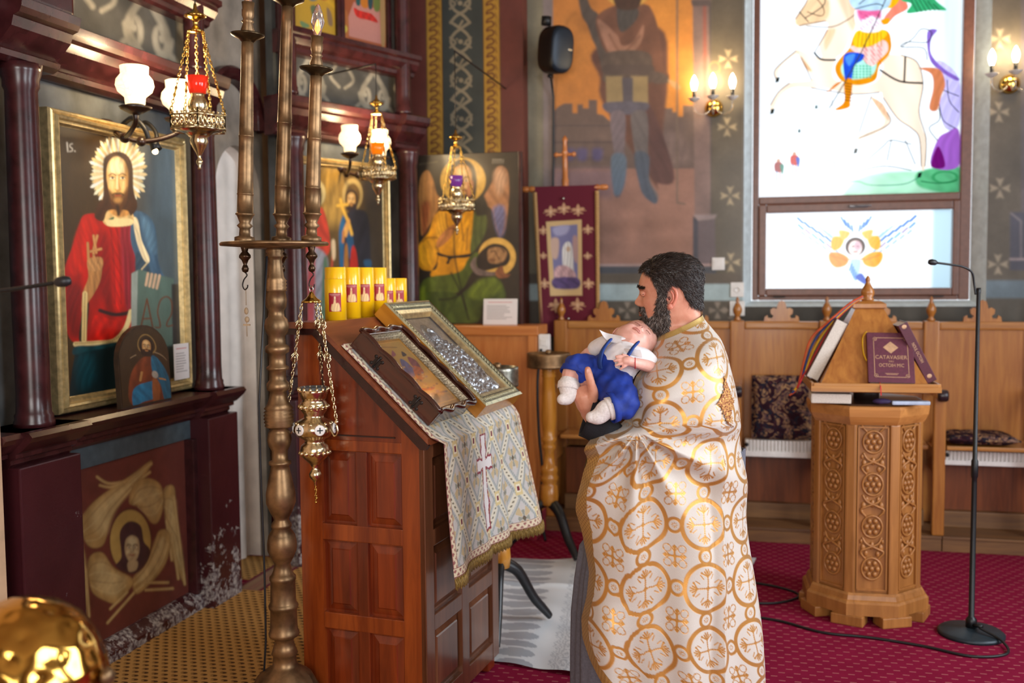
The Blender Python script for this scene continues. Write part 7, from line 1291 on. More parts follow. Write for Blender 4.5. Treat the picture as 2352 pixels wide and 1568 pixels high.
lb = MB().tube(smooth_poly([(.092, .024, 1.5255), (.105, .012, 1.529), (.1095, 0, 1.5285), (.105, -.012, 1.529), (.092, -.024, 1.5255)], 4, False), .0042, 8).tube(smooth_poly([(.092, .024, 1.5245), (.104, .012, 1.521), (.1085, 0, 1.5205), (.104, -.012, 1.521), (.092, -.024, 1.5245)], 4, False), .0048, 8); lb.v = [tuple(p) for p in tr(HM, lb.v)]; lb.build('lips', plain('lip_skin', '#94503f', .4, 0, .1), pr_)
# hair and beard: shells over the head plus thousands of short strands
ZB = np.array([(-.2, 1.530), (-.10, 1.532), (-.075, 1.540), (-.06, 1.552), (-.047, 1.575), (-.034, 1.606), (-.02, 1.617), (0, 1.621), (.012, 1.612), (.022, 1.585), (.040, 1.585), (.047, 1.615), (.057, 1.645), (.068, 1.663), (.08, 1.668), (.2, 1.667)])
def hair_mask(X, Y, Z): zb = np.interp(X, ZB[:, 0], ZB[:, 1])+.003*np.sin(X*300+Y*200); return sstep((Z-zb)/.014+.5)
ZT = np.array([(-.2, 1.50), (.0, 1.560), (.012, 1.590), (.03, 1.598), (.043, 1.585), (.05, 1.545), (.058, 1.522), (.07, 1.510), (.085, 1.508), (.093, 1.510), (.2, 1.512)])
def beard_mask(X, Y, Z):
    m_ = sstep((np.interp(X, ZT[:, 0], ZT[:, 1])+.003*np.sin(X*400)-Z)/.012+.5)*sstep((X-np.interp(Z, [1.44, 1.47, 1.50, 1.54, 1.6], [.03, .018, .006, .012, .018]))/.010+.5)*sstep((Z-1.455)/.012)
    mus = g2(Z, 1.5415, .0085)*(np.abs(Y) < .034)*(X > .085)*1.15; mus = np.maximum(mus, g2(np.abs(Y), .031, .007)*(Z < 1.545)*(Z > 1.50)*(X > .075)*.9); lipclear = 1-g2(Z, 1.5255, .0075)*(np.abs(Y) < .024)*(X > .08); return np.clip(np.maximum(m_, mus), 0, 1)*np.clip(lipclear, 0, 1)
def normals(G):
    du = np.roll(G, -1, 1)-np.roll(G, 1, 1); dv = np.gradient(G, axis=0); n = np.cross(du, dv); n /= np.linalg.norm(n, axis=-1, keepdims=True)+1e-9; return n*np.sign(((G-np.array([0, 0, 1.58]))*n).sum(-1, keepdims=True)+1e-9)
HN = normals(HG)
def strands(G, Nn, w_, n, length, flow, width, seed, lift=.35, grey=None):
    """returns triangle strands rooted on the shell"""
    g = np.random.default_rng(seed); prob = (w_ > .35).reshape(-1)*np.linalg.norm(np.gradient(G, axis=0), axis=-1).reshape(-1)*np.linalg.norm(np.roll(G, -1, 1)-G, axis=-1).reshape(-1); prob /= prob.sum()
    idx = g.choice(len(prob), n, p=prob); P = G.reshape(-1, 3)[idx]+g.normal(0, .0012, (n, 3)); N_ = Nn.reshape(-1, 3)[idx]; D = flow(P)+g.normal(0, .22, (n, 3)); D -= N_*(D*N_).sum(1, keepdims=True); D /= np.linalg.norm(D, axis=1, keepdims=True); D = D+N_*g.uniform(lift*.4, lift*1.3, (n, 1)); L_ = length*g.uniform(.6, 1.3, (n, 1))
    W_ = np.cross(D, N_+g.normal(0, .5, (n, 3))); W_ /= np.linalg.norm(W_, axis=1, keepdims=True)+1e-9; mid = P+D*L_*.55; tip = P+D*L_-N_*L_*lift*.5
    V = np.stack([P-W_*width, P+W_*width, mid+W_*width*.8, mid-W_*width*.8, tip], 1).reshape(-1, 3); F = [(5*i, 5*i+1, 5*i+2, 5*i+3) for i in range(n)]+[(5*i+3, 5*i+2, 5*i+4) for i in range(n)]; return V, F, P
def hair_mat(name, c0, c1, c2):
    m = Mat(name, c0, .42); n_ = m.noise(900, 2); b_ = m.noise(60, 2); m.set('Base Color', m.mix(m.math('GREATER_THAN', n_, .62), m.ramp(n_, [(.3, c0), (.6, c1)]), c2)); return m.m
HAIRM = hair_mat('black_brown_hair', '#120d0b', '#261c18', '#3a302c'); BEARDM = hair_mat('grizzled_beard', '#120d0b', '#2b211d', '#5c524c')
hm_ = hair_mask(*np.moveaxis(HG, -1, 0)); bm_ = beard_mask(*np.moveaxis(HG, -1, 0)); rn = np.random.default_rng(2).normal(0, 1, HG.shape[:2])
SH = HG+HN*(hm_*(.006+.005*sstep((HG[..., 2]-1.60)/.08))+.0012*rn*hm_-.006*(1-hm_))[..., None]
flow_h = lambda P: np.stack([-.55-.6*(P[:, 2] > 1.66)+1.3*(P[:, 0] > .06)*(P[:, 2] > 1.66), .0*P[:, 1], -.55+.5*(P[:, 2] > 1.66)], 1)
def hairobj(name, shell, V, F, mat, sel, frac):
    b = MB(); nv, nu = shell.shape[:2]
    keep = sel
    idx = -np.ones(nv*nu, int); fs = []
    for j in range(nv-1):
        for i in range(nu):
            q = (j*nu+i, j*nu+(i+1) % nu, (j+1)*nu+(i+1) % nu, (j+1)*nu+i)
            if keep[j, i] or keep[j+1, i] or keep[j, (i+1) % nu] or keep[j+1, (i+1) % nu]: fs.append(q)
    b.add(tr(HM, shell.reshape(-1, 3)).tolist(), fs, True); W_ = tr(HM, V); n = len(W_)//5; pick = np.random.default_rng(11).choice(3, n, p=frac)
    for k in range(3):      # strands in three shades
        ii = np.where(pick == k)[0]; vv = W_.reshape(n, 5, 3)[ii].reshape(-1, 3); m_ = len(ii); b.cm = k; b.add(vv.tolist(), [(5*i, 5*i+1, 5*i+2, 5*i+3) for i in range(m_)]+[(5*i+3, 5*i+2, 5*i+4) for i in range(m_)], False)
    return b.build(name, mat, pr_)
V, F, _ = strands(SH, HN, hm_, 30000, .018, flow_h, .0005, 3, .5); hairobj('hair', SH, V, F, [HAIRM, plain('brown_strands', '#2e2320', .4), plain('lit_strands', '#574c48', .4)], hm_ > .02, (.5, .38, .12))
thick = .004+.010*sstep((1.525-HG[..., 2])/.05)*sstep((HG[..., 0]-.02)/.05)
SB = HG+HN*(bm_*thick+.0014*rn*bm_-.006*(1-bm_))[..., None]; SB[..., 2] -= .003*bm_*sstep((1.51-HG[..., 2])/.03)
V, F, _ = strands(SB, HN, bm_, 14000, .014, lambda P: np.stack([.25+.6*np.sin(P[:, 2]*400), .5*np.sin(P[:, 0]*500), -1+0*P[:, 0]], 1), .00055, 4, .75); hairobj('beard', SB, V, F, [BEARDM, plain('brown_beard_strands', '#3f312b', .45), plain('grey_beard_strands', '#8f857e', .5)], bm_ > .02, (.42, .35, .23))
bw = (g2(HG[..., 2], 1.6145+.003*(np.abs(HG[..., 1]) < .03)-.15*np.clip(np.abs(HG[..., 1])-.032, 0, 1), .0034)*(np.abs(HG[..., 1]) > .010)*(np.abs(HG[..., 1]) < .052)*(HG[..., 0] > .06)); V, F, _ = strands(HG+HN*.001, HN, bw, 800, .010, lambda P: np.stack([-.6+0*P[:, 0], np.sign(P[:, 1]), .25+0*P[:, 0]], 1), .0006, 5, .3); b = MB(); b.add(tr(HM, V).tolist(), F, False); b.build('eyebrows', HAIRM, pr_)
# temple greys
tw = hm_*g2(HG[..., 0], .03, .018)*g2(HG[..., 2], 1.605, .025)*(np.abs(HG[..., 1]) > .04); V, F, _ = strands(SH, HN, tw*3, 900, .013, lambda P: np.stack([-.25+0*P[:, 0], 0*P[:, 1], -1+0*P[:, 0]], 1), .0005, 8, .35); b = MB(); b.add(tr(HM, V).tolist(), F, False); b.build('grey_temple_hair', plain('grey_hair', '#77706c', .5), pr_)
# ---------------- brocade cape
CL = np.array([  # z, full front, front edge, back, tilt, near depth, far depth
 (1.484, -.066, -.066, .078, .46, .066, .070), (1.462, -.075, -.075, .086, .45, .076, .080), (1.43, -.095, -.095, .108, .41, .125, .12), (1.395, -.112, -.112, .135, .34, .19, .17), (1.345, -.147, -.147, .158, .22, .238, .20), (1.27, -.168, -.168, .180, .10, .258, .22), (1.20, -.178, -.178, .193, .04, .26, .225), (1.168, -.186, -.186, .199, .0, .26, .225), (1.152, -.245, -.242, .202, .0, .258, .225), (1.135, -.310, -.302, .204, .0, .252, .22), (1.09, -.336, -.325, .210, .0, .242, .21), (1.017, -.356, -.344, .217, .0, .23, .21), (.882, -.367, -.355, .229, .0, .235, .215), (.761, -.356, -.342, .238, .0, .242, .22), (.67, -.337, -.321, .245, .0, .248, .225), (.594, -.345, -.328, .251, .0, .254, .23), (.518, -.366, -.349, .257, .0, .26, .235), (.457, -.366, -.343, .261, .0, .264, .24), (.395, -.362, -.313, .264, .0, .267, .245), (.333, -.360, -.269, .267, .0, .27, .25), (.279, -.36, -.193, .269, .0, .272, .25), (.242, -.36, -.118, .271, .0, .274, .25), (.17, -.36, .02, .273, .0, .276, .25)])
def cape():
    nv, nu = 540, 500; kk = np.arange(len(CL)); tt = np.linspace(0, len(CL)-1, 2400); zz = np.interp(tt, kk, CL[:, 0]); ff = np.interp(tt, kk, CL[:, 1]); sl_ = np.concatenate([[0], np.cumsum(np.hypot(np.diff(zz), np.diff(ff)*.55))]); tq = np.interp(np.linspace(0, sl_[-1], nv), sl_, tt)
    sm = lambda c: np.convolve(np.pad(np.interp(tq, kk, CL[:, c]), 6, 'edge'), np.hanning(15)[1:-1]/np.hanning(15)[1:-1].sum(), 'valid')
    z, af, ae, ar, ti, bn, bf = [sm(c)[:, None] for c in range(7)]
    af = af-.022*sstep((1.14-z)/.05); ac, ha = (af+ar)/2, (ar-af)/2; c0 = np.clip((ac-ae)/ha, -1, 1); c0 = np.sign(c0)*np.abs(c0)**(1/np.interp(z, [.6, .85, 1.0, 1.15, 1.30, 1.40, 1.45], [.9, .75, .55, .5, .45, .6, .92])); t0 = np.arccos(c0); t0 = np.maximum(t0, .02); t1 = 2*PI-np.clip(t0*1.2, .35, 2.2)*np.where(z < 1.13, 1, .1)
    uu = np.linspace(0, 1, nu); un = np.where(uu < .76, uu/.76*.60, .60+(uu-.76)/.24*.40); th = t0+(t1-t0)*np.linspace(0, 1, 1600)[None]
    cs, sn = np.cos(th), np.sin(th); pz = np.interp(z, [.6, .85, 1.0, 1.15, 1.30, 1.40, 1.45], [.9, .75, .55, .5, .45, .6, .92]); pq = np.where((sn > 0) & (cs > 0), pz, .92); a = ac-ha*np.sign(cs)*np.abs(cs)**pq; bdep = np.where(sn > 0, bn, bf); b = .01-bdep*np.sign(sn)*np.abs(sn)**pq
    def even(row_a, row_b, row_t):      # resample every row evenly by arclength
        s_ = np.concatenate([[0], np.cumsum(np.hypot(np.diff(row_a), np.diff(row_b)))]); q = un*s_[-1]; return np.interp(q, s_, row_a), np.interp(q, s_, row_b), np.interp(q, s_, row_t)
    R_ = np.array([even(a[j], b[j], th[j]) for j in range(nv)]); a, b, th = R_[:, 0], R_[:, 1], R_[:, 2]; cs, sn = np.cos(th), np.sin(th); bdep = np.where(sn > 0, bn, bf); Z = z+ti*(a-ac)*1.0+0*th
    # folds
    sleeve = np.exp(-((th-.85)/.55)**2)*np.exp(-((Z-1.29)/.10)**2)*.02
    near = sstep((np.sin(th)+.2)/.6); ga, gz = -.172, 1.160; da, dz = a-ga, gz-Z; rad = np.hypot(da, dz)+1e-6; an = np.arctan2(da, dz)
    D = sleeve.copy(); low = sstep((gz-Z)/.05)
    D += low*near*(.024*np.cos(an*11+.6)*np.exp(-rad/.42)*sstep(rad/.10)+.007*np.cos(an*23+1.0)*np.exp(-rad/.25)*sstep(rad/.06))
    D += low*near*(.019*np.sin(a*23+1.0+.8*np.sin(Z*4))*sstep((1.0-Z)/.6)+.006*np.sin(a*51+Z*5)*sstep((.9-Z)/.6))
    up_ = sstep((Z-1.15)/.04); an2 = np.arctan2(da, Z-gz+.02); D += up_*near*(.010*np.cos(an2*9+.3)*np.exp(-rad/.22)*sstep(rad/.04))
    D += near*.016*np.exp(-np.abs(a-.102-.012*(1.1-Z))/.022)*sstep((1.2-Z)/.2)-near*.010*np.exp(-((a-.075)/.016)**2)*sstep((1.15-Z)/.2)
    D += (1-near)*.012*np.sin(th*9+Z*3)*sstep((1.2-Z)/.5)
    D += .012*np.exp(-((an-.35)/.10)**2)*low*near*np.exp(-rad/.5)-.012*np.exp(-((an-.55)/.09)**2)*low*near*np.exp(-rad/.5)
    na, nb = -cs/np.maximum(ha, .05), -sn/np.maximum(bdep, .05); nn = np.hypot(na, nb); na, nb = na/nn, nb/nn; fade = sstep((1.47-Z)/.1); a = a+D*na*fade; b = b+D*nb*fade
    P = np.stack([a, b, Z], -1)
    # pattern coordinates by arclength
    dS = np.concatenate([np.zeros((nv, 1)), np.hypot(np.diff(a, axis=1), np.diff(b, axis=1))], 1); Scum = np.cumsum(dS, 1); j0 = int(.42*nu); Scum = Scum-Scum[:, j0:j0+1]+.05*np.sin(Z*3.1)
    dT = np.concatenate([np.zeros((1, nu)), np.sqrt((np.diff(P, axis=0)**2).sum(-1))], 0); T = np.cumsum(dT, 0); T = .5*T+.5*np.repeat(T[:, j0:j0+1], nu, 1)
    per = .205; X, Y = Scum+.03, T+.02; fx, fy = (X/per+.5) % 1-.5, (Y/per+.5) % 1-.5; fx, fy = fx*per, fy*per; gold = np.zeros_like(fx); tone = np.zeros_like(fx); e = .0016
    soft = lambda d: np.clip(.5-d/e/1.6, 0, 1)
    def put(d, t_=0.0): nonlocal gold, tone; k = soft(d); tone = tone*(1-k)+t_*k; gold = np.maximum(gold, k)
    def seg(px, py, x0, y0, x1, y1, w_): dx, dy = x1-x0, y1-y0; q = np.clip(((px-x0)*dx+(py-y0)*dy)/(dx*dx+dy*dy), 0, 1); return np.hypot(px-x0-q*dx, py-y0-q*dy)-w_
    R = np.hypot(fx, fy); put(np.abs(R-.078)-.0072, .35)
    hx_, hy_ = np.abs(np.abs(fx)-per/2), np.abs(np.abs(fy)-per/2)
    for (p1, p2) in ((hx_, np.abs(fy)), (np.abs(fx), hy_)):
        r = np.hypot(p1, p2); put(np.abs(r-.0225)-.0052, .35); put(np.where(r < .0175, -1, 1)*0+np.maximum(np.abs(r-.006)-.0035, -np.cos(8*np.arctan2(p2, p1))*.004), .15)
    p, q = np.maximum(np.abs(fx), np.abs(fy)), np.minimum(np.abs(fx), np.abs(fy))
    put(seg(p, q, 0, 0, .047, 0, .0024+.001*np.cos(p*900)), .1); put(seg(p, q, .036, 0, .054, .010, .0026), .1); put(seg(p, q, .047, 0, .061, .005, .0024), .1); put(seg(p, q, .040, .004, .049, .019, .0024), .1); put(seg(p, q, .030, .016, .043, .025, .0018), .2); put(np.hypot(p-.050, q-.020)-.004, .1); put(np.hypot(p, q)-.006, .0)
    cx, cy = np.abs(hx_), np.abs(hy_); p, q = np.maximum(cx, cy), np.minimum(cx, cy)
    put(seg(p, q, 0, 0, .027, 0, .0034), .0); put(np.abs(p-.030)+q-.0085, .0); put(seg(p, q, .016, 0, .026, .009, .0022), .1); put(np.abs(np.hypot(p-.024, q-.024)-.0125)-.0014, .25); put(np.hypot(p-.035, q-.020)-.003, .15); put(np.hypot(p, q)-.007, 0)
    # borders: edge trim, collar band
    edge = Scum-Scum[:, :1]; trim = ((edge < .044) & (Z < 1.15)).astype(float)*sstep((1.152-Z)/.01); farx = Scum[:, -1:]-Scum; trim = np.maximum(trim, (farx < .034)*(Z < 1.15)); trim = np.maximum(trim, ((T[-1:]-T) < .034).astype(float)); col_ = (np.arange(nv)[:, None]+0*T < int(nv*.0185)).astype(float)
    white = np.array(lin('#c6beb6')); g0, g1 = np.array(lin('#cf9440')), np.array(lin('#b9803a')); C_ = white+0*P; gc = g0+(g1-g0)*tone[..., None]; C_ = C_*(1-gold[..., None])+gc*gold[..., None]
    lace = .5+.5*np.sin(edge*520)*np.sin(T*430); tc = np.array(lin('#c39a52'))*(lace[..., None])+np.array(lin('#8d6428'))*(1-lace[..., None]); C_ = C_*(1-trim[..., None])+tc*trim[..., None]; cc = np.array(lin('#cfae62'))*(.85+.15*np.sin(X*900)*np.sin(T*1500))[..., None]; C_ = C_*(1-col_[..., None])+cc*col_[..., None]
    gold = np.maximum(gold, np.maximum(trim*.8, col_*.7))
    m = Mat('gold_brocade', '#d9d1c8', .5); at = m.n('Attribute', attribute_name='Col').outputs['Color']; gl_ = m.n('Attribute', attribute_name='gold').outputs['Fac']; nz = m.noise(420, 3)
    m.set('Base Color', m.mix(m.math('MULTIPLY', nz, .18), at, '#8a7a66')); m.set('Metallic', m.math('MULTIPLY', gl_, .55)); m.set('Roughness', m.math('SUBTRACT', .52, m.math('MULTIPLY', gl_, .14))); m.set('Sheen Weight', .25); m.set('Specular IOR Level', .5)
    m.bump(m.math('ADD', m.math('MULTIPLY', gl_, .8), m.math('MULTIPLY', nz, .5)), .25, .0025)
    o = fastgrid('brocade_cape', P, m, pr_, C_, dict(gold=gold[..., None])); sol = None
    # gilt cross badge sewn on the back
    ci, cj = np.unravel_index(np.argmin((a-.118)**2+(Z-1.243)**2+100*(b > 0.06)), a.shape); uu_ = Scum-Scum[ci, cj]; vv_ = Z-Z[ci, cj]; p, q = np.abs(uu_)/.052, np.abs(vv_)/.098
    d = np.minimum(np.minimum(p*2.6+q*.98, p*.98+q*3.0), (p**.8+q**.8)*1.05)+.09*np.sin(uu_*330)*np.sin(vv_*330); ins = (d < 1) & (np.abs(uu_) < .06) & (np.abs(vv_) < .11); js, is_ = np.where(ins); b2 = MB(); mp = {}; fs = []; vs = []
    na_ = np.stack([na, nb, 0*na], -1)
    for j, i in zip(js, is_):
        if i+1 < nu and j+1 < nv and ins[j, i+1] and ins[j+1, i] and ins[j+1, i+1]:
            f_ = []
            for w_ in ((j, i), (j, i+1), (j+1, i+1), (j+1, i)):
                if w_ not in mp: mp[w_] = len(vs); vs.append(P[w_]+na_[w_]*(.003+.0025*abs(math.sin(uu_[w_]*420)*math.sin(vv_[w_]*420))))
                f_.append(mp[w_])
            fs.append(tuple(f_))
    if fs: bm2 = Mat('copper_gilt_embroidery', '#8c552c', .5, .45); f_ = bm2.noise(160, 3); bm2.set('Base Color', bm2.ramp(f_, [(.35, '#6b3018'), (.52, '#a06a34'), (.68, '#cfa25c')])); bm2.bump(f_, .6, .004); b2.add(vs, fs, True).build('gilt_cross_badge', bm2, pr_)
cape()
# grey under-robe and dark wide cuff
CZ = [(1.06, -.20, .17), (.9, -.24, .19), (.78, -.30, .20), (.731, -.335, .20), (.62, -.352, .205), (.503, -.364, .21), (.35, -.368, .215), (.245, -.369, .22), (.12, -.372, .225), (.015, -.375, .23)]
G = []
for z, al, hbv in CZ:
    ha_ = (.22-al)/2; row = []
    for t in np.linspace(0, 2*PI, 160, endpoint=False): f_ = 1+.018*math.sin(t*14+z*2)+.01*math.sin(t*31); row.append((.22-ha_-ha_*math.cos(t)*f_, .0-(hbv-.03)*math.sin(t)*f_, z))
    G.append(row)
b = MB().grid(np.array(G), True, True); b.f.append(tuple(len(b.v)-160+i for i in range(160))); b.mi.append(0); b.sm.append(False); b.build('under_robe', plain('blue_grey_cassock', '#5f5f69', .75, 0, .12, 120, .15), pr_)
cz = []
for (ca, cb2, cz_, ra, rb, sgk) in ((-.1, -.125, 1.06, .05, .045, -.6), (-.2, -.13, 1.10, .056, .046, 0), (-.265, -.135, 1.15, .062, .05, .6), (-.312, -.14, 1.186, .068, .055, 1), (-.326, -.14, 1.194, .070, .056, 1)): cz.append([(ca-ra*math.cos(t)*.36*sgk, cb2-rb*math.sin(t), cz_-ra*math.cos(t)*.93) for t in np.linspace(0, 2*PI, 40, endpoint=False)])
inn = [[(cz[-1][i][0]+.002-(cz[-1][i][0]+.326)*.12, -.14+(cz[-1][i][1]+.14)*.86, 1.194+(cz[-1][i][2]-1.194)*.88) for i, p in enumerate(cz[-1])], [(x+.05, y, z-.02) for x, y, z in cz[-2]]]
MB().grid(np.array(cz+inn), True, True).build('cuff', plain('black_knit_cuff', '#101018', .85, 0, .3, 300, .4), pr_)
# ---------------- baby
bb = thing('person', 'sleeping baby in white shirt and blue shorts lying in the bearded man\'s arms', 'person'); bb.matrix_world = PM
n_ = Vector((.398, -.474, .783)).normalized(); ey = Vector((.72, -.37, -.59)); ey = (ey-n_*ey.dot(n_)).normalized(); cx_ = n_.cross(ey).normalized()
BH = Matrix(((n_[0], ey[0], cx_[0], -.152), (n_[1], ey[1], cx_[1], .0), (n_[2], ey[2], cx_[2], 1.426), (0, 0, 0, 1))) @ Matrix.Scale(.95, 4)
BL = [(-.088, .0, -.0, .001), (-.085, .03, -.02, .025), (-.076, .052, -.03, .042), (-.062, .062, -.04, .056), (-.045, .066, -.055, .066), (-.025, .066, -.068, .07), (-.005, .064, -.078, .07), (.015, .068, -.084, .07), (.04, .07, -.084, .07), (.06, .062, -.076, .064), (.078, .04, -.055, .048), (.088, .015, -.03, .028), (.092, -.008, -.008, 0)]
def bfeat(X, Y, Z):
    d = np.interp(Z, [-.034, -.028, -.02, -.012, 0, .008], [0, .006, .013, .010, .003, 0])*np.exp(-(Y/.0095)**2); d += .004*g2(Z, -.024, .005)*g2(np.abs(Y), .009, .004); d -= .006*g2(np.abs(Y), .025, .012)*g2(Z, .004, .009); d += .005*g2(np.abs(Y), .025, .010)*g2(Z, .002, .006)
    d += .008*g2(np.abs(Y), .034, .02)*g2(Z, -.035, .02); d += .006*g2(Z, -.043, .004)*g2(Y, 0, .013)+.0055*g2(Z, -.052, .004)*g2(Y, 0, .011)-.003*g2(Z, -.0475, .002)*g2(Y, 0, .015); d -= .004*g2(Z, -.060, .005)*g2(Y, 0, .016); d += .006*g2(Z, -.07, .008)*g2(Y, 0, .016); return d
BG = head_grid(BL, bfeat, 96, 110, .95); sk = MB(); closed_loft(sk, tr(BH, BG)); 
T_ = lambda pts, r, n=12: (sk.tube(smooth_poly(pts, 4, False), np.interp(np.linspace(0, 1, (len(pts)-1)*4+1), np.linspace(0, 1, len(r)), r), n), sk.ball(pts[-1], r[-1], 8), sk.ball(pts[0], r[0], 8))
T_([(-.165, -.03, 1.405), (-.185, -.07, 1.39), (-.21, -.09, 1.36), (-.24, -.09, 1.30)], [.04, .055, .062, .06])
T_([(-.24, -.035, 1.415), (-.275, -.01, 1.402), (-.307, .0, 1.386)], [.026, .024, .021]); T_([(-.307, 0, 1.386), (-.325, .02, 1.37), (-.335, .03, 1.357)], [.021, .018, .015])
T_([(-.15, -.09, 1.38), (-.11, -.10, 1.365), (-.1, -.105, 1.345)], [.028, .026, .022]); T_([(-.1, -.105, 1.345), (-.145, -.17, 1.362), (-.182, -.215, 1.374)], [.022, .019, .0155])
T_([(-.182, -.215, 1.374), (-.198, -.219, 1.379), (-.207, -.22, 1.379)], [.015, .0165, .0145])
for pts, r in (([(-.205, -.214, 1.387), (-.222, -.216, 1.394), (-.236, -.214, 1.393)], .0056), ([(-.208, -.219, 1.381), (-.226, -.222, 1.383), (-.242, -.219, 1.380)], .0058), ([(-.207, -.222, 1.374), (-.224, -.226, 1.371), (-.238, -.224, 1.366)], .0056), ([(-.202, -.224, 1.368), (-.214, -.228, 1.361), (-.224, -.226, 1.354)], .0052), ([(-.19, -.205, 1.383), (-.202, -.204, 1.393), (-.214, -.205, 1.397)], .0062)): T_(pts, [r, r*.95, r*.8], 8)
T_([(-.255, -.05, 1.305), (-.31, -.075, 1.335), (-.362, -.10, 1.352)], [.045, .04, .034]); T_([(-.362, -.10, 1.352), (-.374, -.12, 1.325), (-.384, -.137, 1.293)], [.034, .031, .024]); T_([(-.384, -.137, 1.293), (-.379, -.14, 1.265), (-.398, -.152, 1.254)], [.022, .021, .016])
T_([(-.235, -.13, 1.285), (-.215, -.18, 1.255), (-.214, -.215, 1.235)], [.045, .042, .036]); T_([(-.214, -.215, 1.235), (-.245, -.225, 1.23), (-.272, -.23, 1.224)], [.034, .03, .024]); T_([(-.272, -.23, 1.224), (-.29, -.23, 1.207), (-.312, -.234, 1.204)], [.022, .02, .016])
blob('body', sk, BSKIN, bb, .0026, 3, .4)
def onhead(b): b.v = [tuple(p) for p in tr(BH, b.v)]; return b
for sg in (-1, 1): 
    onhead(MB().tube(smooth_poly([(.0615, sg*.035, .001), (.0665, sg*.029, -.003), (.0675, sg*.022, -.003), (.0655, sg*.015, .001)], 4, False), .0009, 5)).build('closed_eyelid', plain('baby_lash_%d' % sg, '#7a4a40', .6), bb)
    onhead(MB().tube(smooth_poly([(.0645, sg*.036, .016), (.0685, sg*.026, .0185), (.069, sg*.014, .0165)], 4, False), .0013, 5, None, True, False, .5)).build('eyebrow', plain('baby_brow_%d' % sg, '#b98a74', .7), bb)
    onhead(MB().ball((-.012, sg*.072, -.004), .018, 10, sc=(.75, .35, 1.1)).tube([( -.012+.014*math.cos(t), sg*.077, -.004+.019*math.sin(t)) for t in np.linspace(0, 2*PI, 14, endpoint=False)], .003, 6, None, True, True)).build('ear', BSKIN, bb)
    onhead(MB().ball((.0785, sg*.005, -.0265), .0022, 6)).build('nostril', plain('nostril_%d' % sg, '#8a4a40', .6), bb)
onhead(MB().tube(smooth_poly([(.066, .017, -.0485), (.0725, .009, -.0455), (.0745, 0, -.0465), (.0725, -.009, -.0455), (.066, -.017, -.0485)], 4, False), [.001]*1+[.002]*15+[.001], 8).tube(smooth_poly([(.066, .016, -.0495), (.071, .008, -.0525), (.0725, 0, -.053), (.071, -.008, -.0525), (.066, -.016, -.0495)], 4, False), [.001]+[.0023]*15+[.001], 8)).build('lips', plain('baby_lips', '#d08a80', .35), bb)
hs = BG+0; nb_ = normals(BG-np.array([0, 0, 0])); cen = np.array([-.01, 0, .005]); dirn = (BG-cen)/np.linalg.norm(BG-cen, axis=-1, keepdims=True); hmB = sstep((BG[..., 2]-np.interp(BG[..., 0], [-.1, -.02, .02, .05, .08], [-.05, -.01, .03, .062, .075]))/.02+.5); hs = BG+dirn*(.003*hmB-.004*(1-hmB))[..., None]
onhead(MB().grid(hs, True, True)).build('hair', plain('light_brown_baby_hair', '#8a6a52', .6, 0, .2, 200, .3), bb)
# shirt, collar, shorts, braces, socks, bracelet
SHIRT = plain('white_cotton', '#e2dcde', .75, 0, .05, 60, .25, Sheen_Weight=.2)
s_ = MB(); 
def cap(b, pts, r, n=14): b.tube(smooth_poly(pts, 4, False), np.interp(np.linspace(0, 1, (len(pts)-1)*4+1), np.linspace(0, 1, len(r)), r), n); b.ball(pts[0], r[0]*.98, 10); b.ball(pts[-1], r[-1]*.98, 10)
cap(s_, [(-.172, -.075, 1.380), (-.197, -.097, 1.373), (-.222, -.092, 1.35), (-.245, -.09, 1.31)], [.048, .066, .072, .064]); cap(s_, [(-.205, -.06, 1.405), (-.245, -.03, 1.416), (-.282, -.008, 1.402)], [.045, .036, .031]); cap(s_, [(-.17, -.11, 1.378), (-.14, -.105, 1.376), (-.12, -.105, 1.365)], [.045, .038, .034])
blob('shirt', s_, SHIRT, bb, .0045, 5, .5)
cg = lambda pts: np.array(pts)
for pts in ([[(-.205, -.085, 1.449), (-.225, -.06, 1.452), (-.25, -.045, 1.457), (-.274, -.05, 1.468)], [(-.207, -.10, 1.437), (-.228, -.085, 1.441), (-.25, -.07, 1.444), (-.262, -.07, 1.446)], [(-.204, -.125, 1.427), (-.222, -.112, 1.427), (-.24, -.098, 1.43), (-.25, -.09, 1.432)]],
            [[(-.205, -.14, 1.412), (-.188, -.165, 1.412), (-.172, -.175, 1.411), (-.155, -.182, 1.409)], [(-.2, -.155, 1.405), (-.18, -.178, 1.404), (-.167, -.186, 1.402), (-.152, -.192, 1.398)], [(-.193, -.168, 1.395), (-.175, -.188, 1.392), (-.164, -.194, 1.39), (-.152, -.198, 1.387)]]):
    P_ = np.array([smooth_poly(r, 5, False) for r in pts]); P_ = np.array([smooth_poly(P_[:, i], 5, False) for i in range(P_.shape[1])]); nz_ = np.array([-.3, -.6, .7])*.0025; b = MB().grid(P_).grid(P_+nz_); b.build('collar', SHIRT, bb)
for p in ((-.208, -.158, 1.398), (-.225, -.163, 1.368)): MB().ball(p, .0035, 8).build('button', WHITE, bb)
BLUE = plain('royal_blue_cotton', '#0d3190', .7, 0, .15, 40, .3)
s_ = MB(); cap(s_, [(-.232, -.092, 1.345), (-.243, -.092, 1.318), (-.25, -.09, 1.29)], [.071, .077, .072]); cap(s_, [(-.262, -.065, 1.305), (-.31, -.082, 1.333), (-.352, -.10, 1.348)], [.062, .056, .05]); cap(s_, [(-.24, -.13, 1.29), (-.222, -.175, 1.262), (-.215, -.205, 1.243)], [.066, .062, .056]); cap(s_, [(-.215, -.205, 1.243), (-.235, -.214, 1.237)], [.055, .05])
